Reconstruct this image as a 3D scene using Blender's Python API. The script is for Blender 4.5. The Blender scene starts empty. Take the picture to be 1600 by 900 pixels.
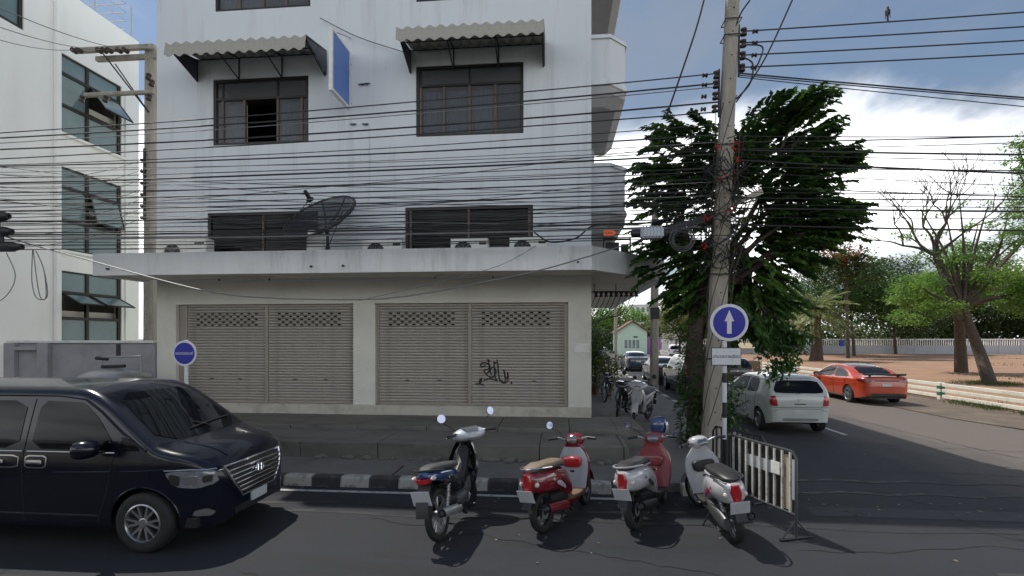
import bpy, bmesh, math, random
import numpy as np
from mathutils import Vector, Matrix
from mathutils.bvhtree import BVHTree

# ------------------------------------------------------------------ camera, sky, sun
SC = bpy.context.scene
COL = SC.collection
R = math.radians
CAM_H = 2.5
YAW = math.atan(73 / 800)
cs, sn = math.cos(YAW), math.sin(YAW)
cam = bpy.data.cameras.new("camera")
cam.lens = 18.0
cam.sensor_width = 36.0
cam.shift_y = 78 / 1600
cam.clip_start = 0.05
cam.clip_end = 3000
camo = bpy.data.objects.new("camera", cam)
COL.objects.link(camo)
camo.location = (0, 0, CAM_H)
camo.rotation_euler = (R(90), 0, YAW)
SC.camera = camo

SUNV = Vector((0.48, -0.36, -1.0)).normalized()        # the way the light travels
SUN_EL = math.asin(-SUNV.z)
SUN_AZ = math.atan2(0.48, 0.36)                        # from +Y towards -X
world = bpy.data.worlds.new("World")
SC.world = world
world.use_nodes = True
wn, wl = world.node_tree.nodes, world.node_tree.links
wn.clear()
wo = wn.new("ShaderNodeOutputWorld")
bg = wn.new("ShaderNodeBackground")
sky = wn.new("ShaderNodeTexSky")
sky.sky_type = 'NISHITA'
sky.sun_disc = False
sky.sun_elevation = SUN_EL
sky.sun_rotation = -SUN_AZ
sky.air_density = 1.3
sky.dust_density = 0.4
sky.ozone_density = 2.5
tc = wn.new("ShaderNodeTexCoord")
sep = wn.new("ShaderNodeSeparateXYZ")
wl.new(tc.outputs["Generated"], sep.inputs[0])
# flat cloud sheet: direction divided by its height
add = wn.new("ShaderNodeMath"); add.operation = 'ADD'; add.inputs[1].default_value = 0.16
ab = wn.new("ShaderNodeMath"); ab.operation = 'MAXIMUM'; ab.inputs[1].default_value = 0.0
wl.new(sep.outputs[2], ab.inputs[0]); wl.new(ab.outputs[0], add.inputs[0])
dx = wn.new("ShaderNodeMath"); dx.operation = 'DIVIDE'
dy = wn.new("ShaderNodeMath"); dy.operation = 'DIVIDE'
wl.new(sep.outputs[0], dx.inputs[0]); wl.new(add.outputs[0], dx.inputs[1])
wl.new(sep.outputs[1], dy.inputs[0]); wl.new(add.outputs[0], dy.inputs[1])
cmb = wn.new("ShaderNodeCombineXYZ")
wl.new(dx.outputs[0], cmb.inputs[0]); wl.new(dy.outputs[0], cmb.inputs[1])
cmb.inputs[2].default_value = 8.5
n1 = wn.new("ShaderNodeTexNoise"); n1.inputs["Scale"].default_value = 0.62
n1.inputs["Detail"].default_value = 9; n1.inputs["Roughness"].default_value = 0.55
n1.inputs["Distortion"].default_value = 0.35
wl.new(cmb.outputs[0], n1.inputs["Vector"])
# clouds bank up towards the horizon
low = wn.new("ShaderNodeMapRange"); low.interpolation_type = 'SMOOTHSTEP'
low.inputs[1].default_value = 0.44; low.inputs[2].default_value = 0.26
low.inputs[3].default_value = -0.06; low.inputs[4].default_value = 0.14
wl.new(sep.outputs[2], low.inputs[0])
sm = wn.new("ShaderNodeMath"); sm.operation = 'ADD'
wl.new(n1.outputs[0], sm.inputs[0]); wl.new(low.outputs[0], sm.inputs[1])
rmp = wn.new("ShaderNodeMapRange"); rmp.interpolation_type = 'SMOOTHSTEP'
rmp.inputs[1].default_value = 0.47; rmp.inputs[2].default_value = 0.62
rmp.inputs[3].default_value = 0.0; rmp.inputs[4].default_value = 0.95
wl.new(sm.outputs[0], rmp.inputs[0])
# cloud body: grey undersides and bright tops
n2 = wn.new("ShaderNodeTexNoise"); n2.inputs["Scale"].default_value = 1.7
n2.inputs["Detail"].default_value = 7; n2.inputs["Roughness"].default_value = 0.6
wl.new(cmb.outputs[0], n2.inputs["Vector"])
cr = wn.new("ShaderNodeMapRange")
cr.inputs[1].default_value = 0.48; cr.inputs[2].default_value = 0.68
cr.inputs[3].default_value = 0.0; cr.inputs[4].default_value = 1.0
wl.new(sm.outputs[0], cr.inputs[0])
cc = wn.new("ShaderNodeMix"); cc.data_type = 'RGBA'
cc.inputs[6].default_value = (4.2, 4.6, 5.4, 1); cc.inputs[7].default_value = (14.5, 14.6, 14.6, 1)
wl.new(cr.outputs[0], cc.inputs[0])
mx = wn.new("ShaderNodeMix"); mx.data_type = 'RGBA'
wl.new(rmp.outputs[0], mx.inputs[0])
veil = wn.new("ShaderNodeMix"); veil.data_type = 'RGBA'          # thin high veil over the blue
vr = wn.new("ShaderNodeMapRange"); vr.inputs[1].default_value = 0.38; vr.inputs[2].default_value = 0.66
vr.inputs[3].default_value = 0.15; vr.inputs[4].default_value = 0.85
wl.new(n2.outputs[0], vr.inputs[0]); wl.new(vr.outputs[0], veil.inputs[0])
veil.inputs[7].default_value = (2.0, 2.35, 2.9, 1)
dim = wn.new("ShaderNodeVectorMath"); dim.operation = 'SCALE'; dim.inputs[3].default_value = 0.66
wl.new(sky.outputs[0], dim.inputs[0]); wl.new(dim.outputs[0], veil.inputs[6])
wl.new(veil.outputs[2], mx.inputs[6]); wl.new(cc.outputs[2], mx.inputs[7])
bg.inputs["Strength"].default_value = 0.13
wl.new(mx.outputs[2], bg.inputs["Color"])
wl.new(bg.outputs[0], wo.inputs["Surface"])

sun = bpy.data.lights.new("sun", 'SUN')
sun.energy = 3.9
sun.angle = R(0.53)
sun.color = (1.0, 0.95, 0.87)
suno = bpy.data.objects.new("sun", sun)
COL.objects.link(suno)
suno.location = (0, 0, 40)
suno.rotation_euler = SUNV.to_track_quat('-Z', 'Y').to_euler()
SC.view_settings.view_transform = 'Standard'
SC.view_settings.look = 'None'
SC.view_settings.gamma = 1.0
SC.view_settings.exposure = 0.18
SC.render.use_motion_blur = False

rnd = random.Random(7)
nrs = np.random.RandomState(11)


# ------------------------------------------------------------------ where things stand
def P(px, py, Y=None, z=None, d=None, X=None):
    """place on the photograph's ray through (px,py): at plane Y, height z, plane X, or depth d"""
    t = (px - 800) / 800.0
    u = (528 - py) / 800.0
    dirx, diry = cs * t - sn, sn * t + cs
    if Y is not None: d = Y / diry
    elif X is not None: d = X / dirx
    elif z is not None: d = (z - CAM_H) / u
    return Vector((dirx * d, diry * d, CAM_H + u * d))


# ------------------------------------------------------------------ materials
MATS = {}


def nodemat(name):
    m = bpy.data.materials.new(name)
    m.use_nodes = True
    nt = m.node_tree
    b = nt.nodes["Principled BSDF"]
    return m, nt, b


def pm(name, col, rough=0.6, metal=0.0, var=0.12, vscale=3.0, bump=0.0, bscale=30.0, coat=0.0,
       spec=0.5, dirt=None, dscale=1.2, damt=0.5, stretch=None, dlo=0.5, dhi=0.68, coords="Object", fine=0.0, flake=0.0):
    """painted, plastered or metal surface: base colour with slow variation, optional dirt in patches, relief"""
    if name in MATS: return MATS[name]
    m, nt, b = nodemat(name)
    N, L = nt.nodes, nt.links
    b.inputs["Roughness"].default_value = rough
    b.inputs["Metallic"].default_value = metal
    b.inputs["Specular IOR Level"].default_value = spec
    if coat: b.inputs["Coat Weight"].default_value = coat; b.inputs["Coat Roughness"].default_value = 0.04
    t = N.new("ShaderNodeTexCoord")
    mp = N.new("ShaderNodeMapping")
    if stretch: mp.inputs["Scale"].default_value = stretch
    L.new(t.outputs[coords], mp.inputs[0])
    n = N.new("ShaderNodeTexNoise"); n.inputs["Scale"].default_value = vscale
    n.inputs["Detail"].default_value = 6; n.inputs["Roughness"].default_value = 0.65
    L.new(mp.outputs[0], n.inputs["Vector"])
    c = Vector(col[:3])
    mix = N.new("ShaderNodeMix"); mix.data_type = 'RGBA'
    lo = c * (1 - var); hi = c * (1 + var)
    mix.inputs[6].default_value = (*lo, 1); mix.inputs[7].default_value = (*[min(1, x) for x in hi], 1)
    mr = N.new("ShaderNodeMapRange"); mr.inputs[1].default_value = 0.3; mr.inputs[2].default_value = 0.7
    L.new(n.outputs[0], mr.inputs[0]); L.new(mr.outputs[0], mix.inputs[0])
    out = mix.outputs[2]
    if dirt:
        n3 = N.new("ShaderNodeTexNoise"); n3.inputs["Scale"].default_value = dscale
        n3.inputs["Detail"].default_value = 8; n3.inputs["Roughness"].default_value = 0.7
        L.new(mp.outputs[0], n3.inputs["Vector"])
        r3 = N.new("ShaderNodeMapRange"); r3.inputs[1].default_value = dlo; r3.inputs[2].default_value = dhi
        r3.inputs[3].default_value = 0; r3.inputs[4].default_value = damt
        L.new(n3.outputs[0], r3.inputs[0])
        m2 = N.new("ShaderNodeMix"); m2.data_type = 'RGBA'; m2.inputs[7].default_value = (*dirt[:3], 1)
        L.new(r3.outputs[0], m2.inputs[0]); L.new(out, m2.inputs[6]); out = m2.outputs[2]
    if fine:
        n5 = N.new("ShaderNodeTexNoise"); n5.inputs["Scale"].default_value = 160; n5.inputs["Detail"].default_value = 2
        L.new(t.outputs[coords], n5.inputs["Vector"])
        r5 = N.new("ShaderNodeMapRange"); r5.inputs[1].default_value = .35; r5.inputs[2].default_value = .65
        r5.inputs[3].default_value = 1 - fine; r5.inputs[4].default_value = 1 + fine
        L.new(n5.outputs[0], r5.inputs[0])
        vm = N.new("ShaderNodeVectorMath"); vm.operation = 'SCALE'
        L.new(out, vm.inputs[0]); L.new(r5.outputs[0], vm.inputs[3]); out = vm.outputs[0]
    L.new(out, b.inputs["Base Color"])
    if bump:
        n4 = N.new("ShaderNodeTexNoise"); n4.inputs["Scale"].default_value = bscale; n4.inputs["Detail"].default_value = 4
        L.new(t.outputs[coords], n4.inputs["Vector"])
        bp = N.new("ShaderNodeBump"); bp.inputs["Strength"].default_value = bump; bp.inputs["Distance"].default_value = 0.02
        L.new(n4.outputs[0], bp.inputs["Height"]); L.new(bp.outputs[0], b.inputs["Normal"])
    MATS[name] = m
    return m


def leafmat(name, c1, c2, rough=0.5, trans=0.35, scale=1.5):
    if name in MATS: return MATS[name]
    m, nt, b = nodemat(name)
    N, L = nt.nodes, nt.links
    t = N.new("ShaderNodeTexCoord")
    n = N.new("ShaderNodeTexNoise"); n.inputs["Scale"].default_value = scale; n.inputs["Detail"].default_value = 5
    n.inputs["Roughness"].default_value = 0.8
    L.new(t.outputs["Object"], n.inputs["Vector"])
    mr = N.new("ShaderNodeMapRange"); mr.inputs[1].default_value = 0.33; mr.inputs[2].default_value = 0.67
    L.new(n.outputs[0], mr.inputs[0])
    mix = N.new("ShaderNodeMix"); mix.data_type = 'RGBA'
    mix.inputs[6].default_value = (*c1, 1); mix.inputs[7].default_value = (*c2, 1)
    L.new(mr.outputs[0], mix.inputs[0])
    L.new(mix.outputs[2], b.inputs["Base Color"])
    b.inputs["Roughness"].default_value = rough
    tr = N.new("ShaderNodeBsdfTranslucent")
    L.new(mix.outputs[2], tr.inputs["Color"])
    ms = N.new("ShaderNodeMixShader"); ms.inputs[0].default_value = trans
    L.new(b.outputs[0], ms.inputs[1]); L.new(tr.outputs[0], ms.inputs[2])
    L.new(ms.outputs[0], N["Material Output"].inputs["Surface"])
    MATS[name] = m
    return m


def glassmat(name, tint, see=0.35, rough=0.03):
    """window glass: mirror-like at grazing angles, tinted see-through otherwise"""
    if name in MATS: return MATS[name]
    m, nt, b = nodemat(name)
    N, L = nt.nodes, nt.links
    b.inputs["Base Color"].default_value = (*[x * 0.25 for x in tint], 1)
    b.inputs["Roughness"].default_value = rough
    b.inputs["Specular IOR Level"].default_value = 0.35
    t = N.new("ShaderNodeTexCoord")
    n4 = N.new("ShaderNodeTexNoise"); n4.inputs["Scale"].default_value = 1.3; n4.inputs["Detail"].default_value = 1
    L.new(t.outputs["Object"], n4.inputs["Vector"])
    bp = N.new("ShaderNodeBump"); bp.inputs["Strength"].default_value = 0.10; bp.inputs["Distance"].default_value = 0.05
    L.new(n4.outputs[0], bp.inputs["Height"]); L.new(bp.outputs[0], b.inputs["Normal"])
    tr = N.new("ShaderNodeBsdfTransparent"); tr.inputs["Color"].default_value = (*tint, 1)
    ms = N.new("ShaderNodeMixShader"); ms.inputs[0].default_value = see
    L.new(b.outputs[0], ms.inputs[1]); L.new(tr.outputs[0], ms.inputs[2])
    L.new(ms.outputs[0], N["Material Output"].inputs["Surface"])
    MATS[name] = m
    return m


# ------------------------------------------------------------------ mesh builder
class MB:
    def __init__(s): s.v = []; s.f = []; s.s = []

    def add(s, vs, fs, smooth=False, M=None):
        o = len(s.v)
        for v in vs:
            v = Vector(v)
            s.v.append(tuple(M @ v) if M is not None else tuple(v))
        for f in fs:
            s.f.append([i + o for i in f]); s.s.append(smooth)
        return s

    def box(s, x0, x1, y0, y1, z0, z1, M=None):
        vs = [(x, y, z) for z in (z0, z1) for y in (y0, y1) for x in (x0, x1)]
        return s.add(vs, [(0, 2, 3, 1), (4, 5, 7, 6), (0, 1, 5, 4), (2, 6, 7, 3), (0, 4, 6, 2), (1, 3, 7, 5)], M=M)

    def cbox(s, c, sx, sy, sz, M=None):
        return s.box(c[0] - sx / 2, c[0] + sx / 2, c[1] - sy / 2, c[1] + sy / 2, c[2] - sz / 2, c[2] + sz / 2, M)

    def quad(s, a, b, c, d): return s.add([a, b, c, d], [(0, 1, 2, 3)])

    def prism(s, poly, axis, a, b, smooth=False):
        """polygon in the two other axes, extruded along axis from a to b"""
        n = len(poly)
        def mk(p, t):
            return {'x': (t, p[0], p[1]), 'y': (p[0], t, p[1]), 'z': (p[0], p[1], t)}[axis]
        vs = [mk(p, a) for p in poly] + [mk(p, b) for p in poly]
        s.add(vs, [tuple(range(n))[::-1], tuple(range(n, 2 * n))])
        return s.add(vs, [(i, (i + 1) % n, n + (i + 1) % n, n + i) for i in range(n)], smooth)

    def tube(s, pts, r, n=8, caps=True, smooth=True, flat=None):
        pts = [Vector(p) for p in pts]
        if len(pts) < 2: return s
        rs = r if isinstance(r, (list, tuple)) else [r] * len(pts)
        up = None; rings = []
        for i, p in enumerate(pts):
            d = (pts[min(i + 1, len(pts) - 1)] - pts[max(i - 1, 0)])
            if d.length < 1e-9: d = Vector((0, 0, 1))
            d.normalize()
            if up is None:
                up = Vector((0, 0, 1)) if abs(d.z) < 0.9 else Vector((1, 0, 0))
            a = (up - d * up.dot(d))
            if a.length < 1e-6: a = d.orthogonal()
            a.normalize(); b = d.cross(a); up = a
            k = flat if flat else 1.0
            rings.append([p + (a * math.cos(2 * math.pi * j / n) * k + b * math.sin(2 * math.pi * j / n)) * rs[i] for j in range(n)])
        return s.loft(rings, caps, smooth)

    def loft(s, rings, caps=True, smooth=True, closed=True):
        n = len(rings[0]); vs = [v for r_ in rings for v in r_]
        fs = []
        for i in range(len(rings) - 1):
            for j in range(n if closed else n - 1):
                k = (j + 1) % n
                fs.append((i * n + j, i * n + k, (i + 1) * n + k, (i + 1) * n + j))
        s.add(vs, fs, smooth)
        if caps:
            s.add(rings[0], [tuple(range(n))[::-1]]); s.add(rings[-1], [tuple(range(n))])
        return s

    def lathe(s, prof, n=24, axis='z', c=(0, 0, 0), smooth=True, closed=False):
        rings = []
        for r_, h in prof:
            ring = []
            for j in range(n):
                a = 2 * math.pi * j / n
                x, y = r_ * math.cos(a), r_ * math.sin(a)
                p = {'z': (x, y, h), 'y': (x, h, y), 'x': (h, x, y)}[axis]
                ring.append((p[0] + c[0], p[1] + c[1], p[2] + c[2]))
            rings.append(ring)
        if closed: rings.append(rings[0]); return s.loft(rings, False, smooth)
        s.loft(rings, False, smooth)
        if prof[0][0] <= .002 or abs(prof[0][1] - prof[1][1]) > 1e-4: s.add(rings[0], [tuple(range(n))[::-1]])
        if prof[-1][0] <= .002 or abs(prof[-1][1] - prof[-2][1]) > 1e-4: s.add(rings[-1], [tuple(range(n))])
        return s

    def ball(s, c, rx, ry=None, rz=None, n=14, m=8, M=None):
        ry = ry or rx; rz = rz or rx
        rings = []
        for i in range(m + 1):
            a = -math.pi / 2 + math.pi * i / m
            k = max(0.02, math.cos(a))
            rings.append([(c[0] + rx * k * math.cos(2 * math.pi * j / n), c[1] + ry * k * math.sin(2 * math.pi * j / n), c[2] + rz * math.sin(a)) for j in range(n)])
        if M is not None: rings = [[M @ Vector(p) for p in r_] for r_ in rings]
        return s.loft(rings)


def fixprops(o, label=None, cat=None, group=None, kind=None):
    if label: o["label"] = label
    if cat: o["category"] = cat
    if group: o["group"] = group
    if kind: o["kind"] = kind
    return o


def mesh_of(name, mb, mat, bev=0.0, seg=1, shade=None):
    me = bpy.data.meshes.new(name)
    me.from_pydata(mb.v, [], mb.f)
    if mb.f: me.polygons.foreach_set("use_smooth", [bool(x) for x in mb.s])
    me.update()
    bm = bmesh.new(); bm.from_mesh(me)
    bmesh.ops.remove_doubles(bm, verts=bm.verts, dist=1e-5)
    bmesh.ops.recalc_face_normals(bm, faces=bm.faces)
    if bev:
        ed = [e for e in bm.edges if len(e.link_faces) == 2 and e.calc_face_angle(0) > 0.7]
        bmesh.ops.bevel(bm, geom=ed, offset=bev, segments=seg, affect='EDGES', clamp_overlap=True)
    bm.to_mesh(me); bm.free()
    if shade == 'auto' or any(mb.s):
        try: me.set_sharp_from_angle(angle=R(38))
        except Exception: pass
    if mat is not None: me.materials.append(mat)
    return me


def obj(name, mb, mat, parent=None, loc=None, rot=None, bev=0.0, seg=1, me=None, **k):
    if me is None: me = mesh_of(name, mb, mat, bev, seg)
    o = bpy.data.objects.new(name, me)
    COL.objects.link(o)
    if parent is not None: o.parent = parent
    if loc is not None: o.location = loc
    if rot is not None: o.rotation_euler = rot
    return fixprops(o, **k)


def rawobj(name, V, F, mat, parent=None, smooth=False, **k):
    """numpy verts (n,3) and equal-sized faces (m,k)"""
    me = bpy.data.meshes.new(name)
    V = np.asarray(V, dtype=np.float32); F = np.asarray(F, dtype=np.int32)
    me.vertices.add(len(V)); me.vertices.foreach_set("co", V.ravel())
    me.loops.add(F.size); me.loops.foreach_set("vertex_index", F.ravel())
    me.polygons.add(len(F))
    me.polygons.foreach_set("loop_start", np.arange(0, F.size, F.shape[1], dtype=np.int32))
    me.polygons.foreach_set("loop_total", np.full(len(F), F.shape[1], dtype=np.int32))
    if smooth: me.polygons.foreach_set("use_smooth", np.ones(len(F), dtype=bool))
    me.update(calc_edges=True)
    me.materials.append(mat)
    o = bpy.data.objects.new(name, me)
    COL.objects.link(o)
    if parent is not None: o.parent = parent
    return fixprops(o, **k)


def thing(name, label, cat, loc=(0, 0, 0), rot=(0, 0, 0), group=None, kind=None):
    o = bpy.data.objects.new(name, None)
    o.empty_display_size = 0.2
    COL.objects.link(o)
    o.location = loc; o.rotation_euler = rot
    return fixprops(o, label, cat, group, kind)


def structure(name, mb, mat, **k):
    o = obj(name, mb, mat, **k); o["kind"] = 'structure'
    return o


def children(o): return [c for c in bpy.data.objects if c.parent == o]


def copy_tree(o, kids=None, parent=None, depth=0):
    c = o.copy(); COL.objects.link(c); c.parent = parent
    for ch in list(o.children): copy_tree(ch, None, c, depth + 1)
    return c


def bezpath(pts, n=8):
    """Catmull-Rom through points"""
    pts = [Vector(p) for p in pts]
    out = []
    for i in range(len(pts) - 1):
        p0 = pts[max(i - 1, 0)]; p1 = pts[i]; p2 = pts[i + 1]; p3 = pts[min(i + 2, len(pts) - 1)]
        for k in range(n):
            t = k / n
            out.append(0.5 * ((2 * p1) + (-p0 + p2) * t + (2 * p0 - 5 * p1 + 4 * p2 - p3) * t * t + (-p0 + 3 * p1 - 3 * p2 + p3) * t ** 3))
    out.append(pts[-1])
    return out


def text_mesh(name, s, size, mat, parent, M, ext=0.002, **k):
    cu = bpy.data.curves.new(name, 'FONT')
    cu.body = s; cu.size = size; cu.align_x = 'CENTER'; cu.align_y = 'CENTER'; cu.extrude = ext
    cu.resolution_u = 3
    t = bpy.data.objects.new("tmp", cu)
    COL.objects.link(t)
    bpy.context.view_layer.update()
    dg = bpy.context.evaluated_depsgraph_get()
    me = bpy.data.meshes.new_from_object(t.evaluated_get(dg))
    bpy.data.objects.remove(t)
    me.transform(M)
    me.materials.clear(); me.materials.append(mat)
    o = bpy.data.objects.new(name, me); COL.objects.link(o); o.parent = parent
    return fixprops(o, **k)


def superring(cx, cy, cz, ry, rz, n=16, e=2.6, axis='x', tilt=0.0):
    """superellipse ring in the plane across an axis"""
    out = []
    for j in range(n):
        a = 2 * math.pi * j / n
        c, s_ = math.cos(a), math.sin(a)
        u = math.copysign(abs(c) ** (2 / e), c) * ry
        w = math.copysign(abs(s_) ** (2 / e), s_) * rz
        if axis == 'x': out.append((cx - w * math.sin(tilt), cy + u, cz + w * math.cos(tilt)))
        elif axis == 'z': out.append((cx + w, cy + u, cz))
        else: out.append((cx + u, cy, cz + w))
    return out
# ------------------------------------------------------------------ materials in use
PLASTER = pm('bluish_white_plaster', (0.65, 0.69, 0.72), 0.75, var=0.05, vscale=0.5, dirt=(0.34, 0.36, 0.36), dscale=2.0, damt=0.5, stretch=(1.4, 1.4, 0.10), dlo=0.52, dhi=0.74, bump=0.12, bscale=22)
PLASTER2 = pm('cream_plaster', (0.70, 0.69, 0.62), 0.75, var=0.05, vscale=0.6, dirt=(0.34, 0.33, 0.29), dscale=0.8, damt=0.3, bump=0.12, bscale=22)
WHITEWALL = pm('white_wall_paint', (0.87, 0.87, 0.84), 0.7, var=0.03, vscale=0.4, dirt=(0.6, 0.58, 0.52), dscale=0.7, damt=0.25, stretch=(1, 1, 0.3), bump=0.08)
CANOPYM = pm('weathered_canopy_paint', (0.74, 0.75, 0.75), 0.75, var=0.06, vscale=1.2, dirt=(0.24, 0.24, 0.23), dscale=1.7, damt=0.55, stretch=(1.6, 1.6, 0.22), dlo=0.53, dhi=0.75, bump=0.2)
SOFFIT = pm('soffit_paint', (0.74, 0.70, 0.60), 0.8, var=0.05, vscale=0.8, dirt=(0.3, 0.28, 0.22), damt=0.3)
PLINTH = pm('plinth_render', (0.52, 0.50, 0.43), 0.8, var=0.08, vscale=2, dirt=(0.2, 0.19, 0.16), dscale=2.2, damt=0.5, bump=0.2)
CONC = pm('pavement_concrete', (0.155, 0.147, 0.135), 0.85, var=0.16, vscale=2.2, dirt=(0.075, 0.072, 0.07), dscale=1.1, damt=0.7, bump=0.35, bscale=60, fine=0.10)
CONC2 = pm('terrace_concrete', (0.15, 0.142, 0.124), 0.8, var=0.15, vscale=1.5, dirt=(0.06, 0.058, 0.055), dscale=1.4, damt=0.75, stretch=(0.6, 1.6, 1), bump=0.35, bscale=50, fine=0.10)
POLEC = pm('pole_concrete', (0.34, 0.31, 0.26), 0.85, var=0.2, vscale=3, dirt=(0.13, 0.12, 0.10), dscale=3.2, damt=0.6, stretch=(1.5, 1.5, 0.35), bump=0.5, bscale=28, fine=0.08)
ASPH = pm('road_asphalt', (0.0160, 0.0180, 0.0245), 0.85, var=0.14, vscale=0.6, dirt=(0.009, 0.010, 0.0135), dscale=0.9, damt=0.9, stretch=(0.35, 1.4, 1), bump=0.5, bscale=180, fine=0.22)
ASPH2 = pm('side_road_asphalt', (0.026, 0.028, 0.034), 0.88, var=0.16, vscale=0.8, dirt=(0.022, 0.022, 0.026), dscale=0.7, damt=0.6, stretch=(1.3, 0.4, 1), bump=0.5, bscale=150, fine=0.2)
# sunlit paleness beyond the building's shadow edge put into the colour, with verge dust
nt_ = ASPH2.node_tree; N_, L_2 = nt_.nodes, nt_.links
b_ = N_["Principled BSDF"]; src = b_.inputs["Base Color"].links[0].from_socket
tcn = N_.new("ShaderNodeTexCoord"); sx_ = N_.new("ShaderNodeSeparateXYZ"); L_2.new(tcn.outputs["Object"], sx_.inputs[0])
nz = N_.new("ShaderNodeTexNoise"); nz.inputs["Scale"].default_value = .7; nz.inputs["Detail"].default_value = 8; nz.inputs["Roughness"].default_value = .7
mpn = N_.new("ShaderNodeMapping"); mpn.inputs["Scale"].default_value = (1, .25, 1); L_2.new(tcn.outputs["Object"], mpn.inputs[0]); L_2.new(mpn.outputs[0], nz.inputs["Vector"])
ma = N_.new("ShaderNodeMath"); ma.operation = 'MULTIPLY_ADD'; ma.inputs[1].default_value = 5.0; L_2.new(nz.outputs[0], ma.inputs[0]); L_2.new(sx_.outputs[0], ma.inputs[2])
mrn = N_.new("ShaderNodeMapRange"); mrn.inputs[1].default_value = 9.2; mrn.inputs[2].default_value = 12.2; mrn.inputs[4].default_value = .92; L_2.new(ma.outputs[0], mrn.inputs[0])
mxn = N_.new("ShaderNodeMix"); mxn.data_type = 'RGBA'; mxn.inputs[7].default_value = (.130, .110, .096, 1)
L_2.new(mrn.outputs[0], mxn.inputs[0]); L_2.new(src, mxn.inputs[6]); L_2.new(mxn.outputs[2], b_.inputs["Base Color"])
DIRT = pm('red_dirt', (0.29, 0.165, 0.105), 0.95, var=0.22, vscale=0.35, dirt=(0.20, 0.15, 0.08), dscale=0.30, damt=0.8, bump=0.6, bscale=14, fine=0.12)
VERGEM = pm('verge_dirt', (0.13, 0.10, 0.075), 0.95, var=0.3, vscale=1.2, dirt=(0.07, 0.055, 0.042), dscale=0.9, damt=0.8, bump=0.7, bscale=20, fine=0.2)
GROUNDM = pm('dry_ground', (0.16, 0.14, 0.08), 0.95, var=0.3, vscale=0.05, dirt=(0.05, 0.08, 0.03), dscale=0.04, damt=0.8)
PAINTW = pm('worn_white_road_paint', (0.42, 0.42, 0.41), 0.7, var=0.06, dirt=(0.12, 0.12, 0.12), dscale=5, damt=0.75, dlo=0.5, dhi=0.62)
KWHITE = pm('kerb_white_paint', (0.42, 0.41, 0.38), 0.75, var=0.1, dirt=(0.14, 0.13, 0.12), dscale=6, damt=0.8, dlo=0.46, dhi=0.62, bump=0.4)
KBLACK = pm('kerb_black_paint', (0.035, 0.035, 0.037), 0.7, var=0.2, dirt=(0.12, 0.115, 0.105), dscale=6, damt=0.6, dlo=0.5, dhi=0.66, bump=0.4)
KRED = pm('kerb_faded_red_paint', (0.13, 0.045, 0.045), 0.75, var=0.2, dirt=(0.09, 0.085, 0.08), dscale=5, damt=0.8, bump=0.4)
SHUT = pm('shutter_beige_steel', (0.39, 0.365, 0.325), 0.45, metal=0.25, var=0.06, vscale=1.0, dirt=(0.17, 0.14, 0.11), dscale=1.3, damt=0.55, coords="Object")
SHUTF = pm('shutter_frame_steel', (0.34, 0.30, 0.26), 0.5, metal=0.3, var=0.08)
DARK = pm('dark_void', (0.012, 0.012, 0.014), 0.9, var=0.1)
BRONZE = pm('dark_bronze_frame', (0.030, 0.026, 0.024), 0.4, metal=0.4, var=0.1)
BRONZE2 = pm('brown_sash_frame', (0.11, 0.08, 0.055), 0.5, metal=0.1, var=0.15)
STEELD = pm('dark_steel', (0.05, 0.05, 0.055), 0.5, metal=0.6, var=0.2)
GALV = pm('galvanised_steel', (0.42, 0.43, 0.44), 0.45, metal=0.7, var=0.12, vscale=8)
WHITEP = pm('white_enamel', (0.74, 0.74, 0.71), 0.4, var=0.05, dirt=(0.4, 0.38, 0.33), dscale=4, damt=0.4)
GREYP = pm('grey_plastic', (0.30, 0.31, 0.33), 0.5, var=0.08)
BLACKP = pm('black_plastic', (0.018, 0.018, 0.02), 0.45, var=0.2)
CABLE = pm('black_cable_jacket', (0.016, 0.016, 0.018), 0.55, var=0.2)
CABLEG = pm('grey_cable_jacket', (0.16, 0.16, 0.17), 0.5, var=0.2)
CABLEP = pm('pale_cable_jacket', (0.5, 0.48, 0.44), 0.5, var=0.1)
AWN = pm('awning_corrugated_sheet', (0.36, 0.345, 0.30), 0.6, var=0.08, dirt=(0.22, 0.2, 0.15), dscale=5, damt=0.5)
CURT = pm('pale_curtain', (0.46, 0.47, 0.50), 0.9, var=0.15, vscale=6)
GLW = glassmat('window_glass', (0.74, 0.77, 0.82), 0.64)
GLD = glassmat('dark_window_glass', (0.06, 0.06, 0.07), 0.5)
GLB = pm('reflective_teal_glass', (0.15, 0.22, 0.225), 0.06, var=0.18, vscale=0.8, spec=0.8)
ORANGE = pm('orange_tag', (0.75, 0.12, 0.02), 0.5, var=0.05)
CHROME = pm('chrome', (0.75, 0.76, 0.78), 0.12, metal=1.0, var=0.02)
RUBBER = pm('tyre_rubber', (0.016, 0.016, 0.017), 0.75, var=0.25, vscale=12, dirt=(0.06, 0.055, 0.05), dscale=9, damt=0.35, bump=0.2, bscale=60)

# ------------------------------------------------------------------ ground, roads, pavements
g = MB(); g.quad((-900, -900, -0.06), (900, -900, -0.06), (900, 1500, -0.06), (-900, 1500, -0.06))
structure('ground', g, GROUNDM)
g = MB(); g.quad((-120, -9, 0), (120, -9, 0), (120, 8.6, 0), (-120, 8.6, 0))
structure('main_road', g, ASPH)
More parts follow.
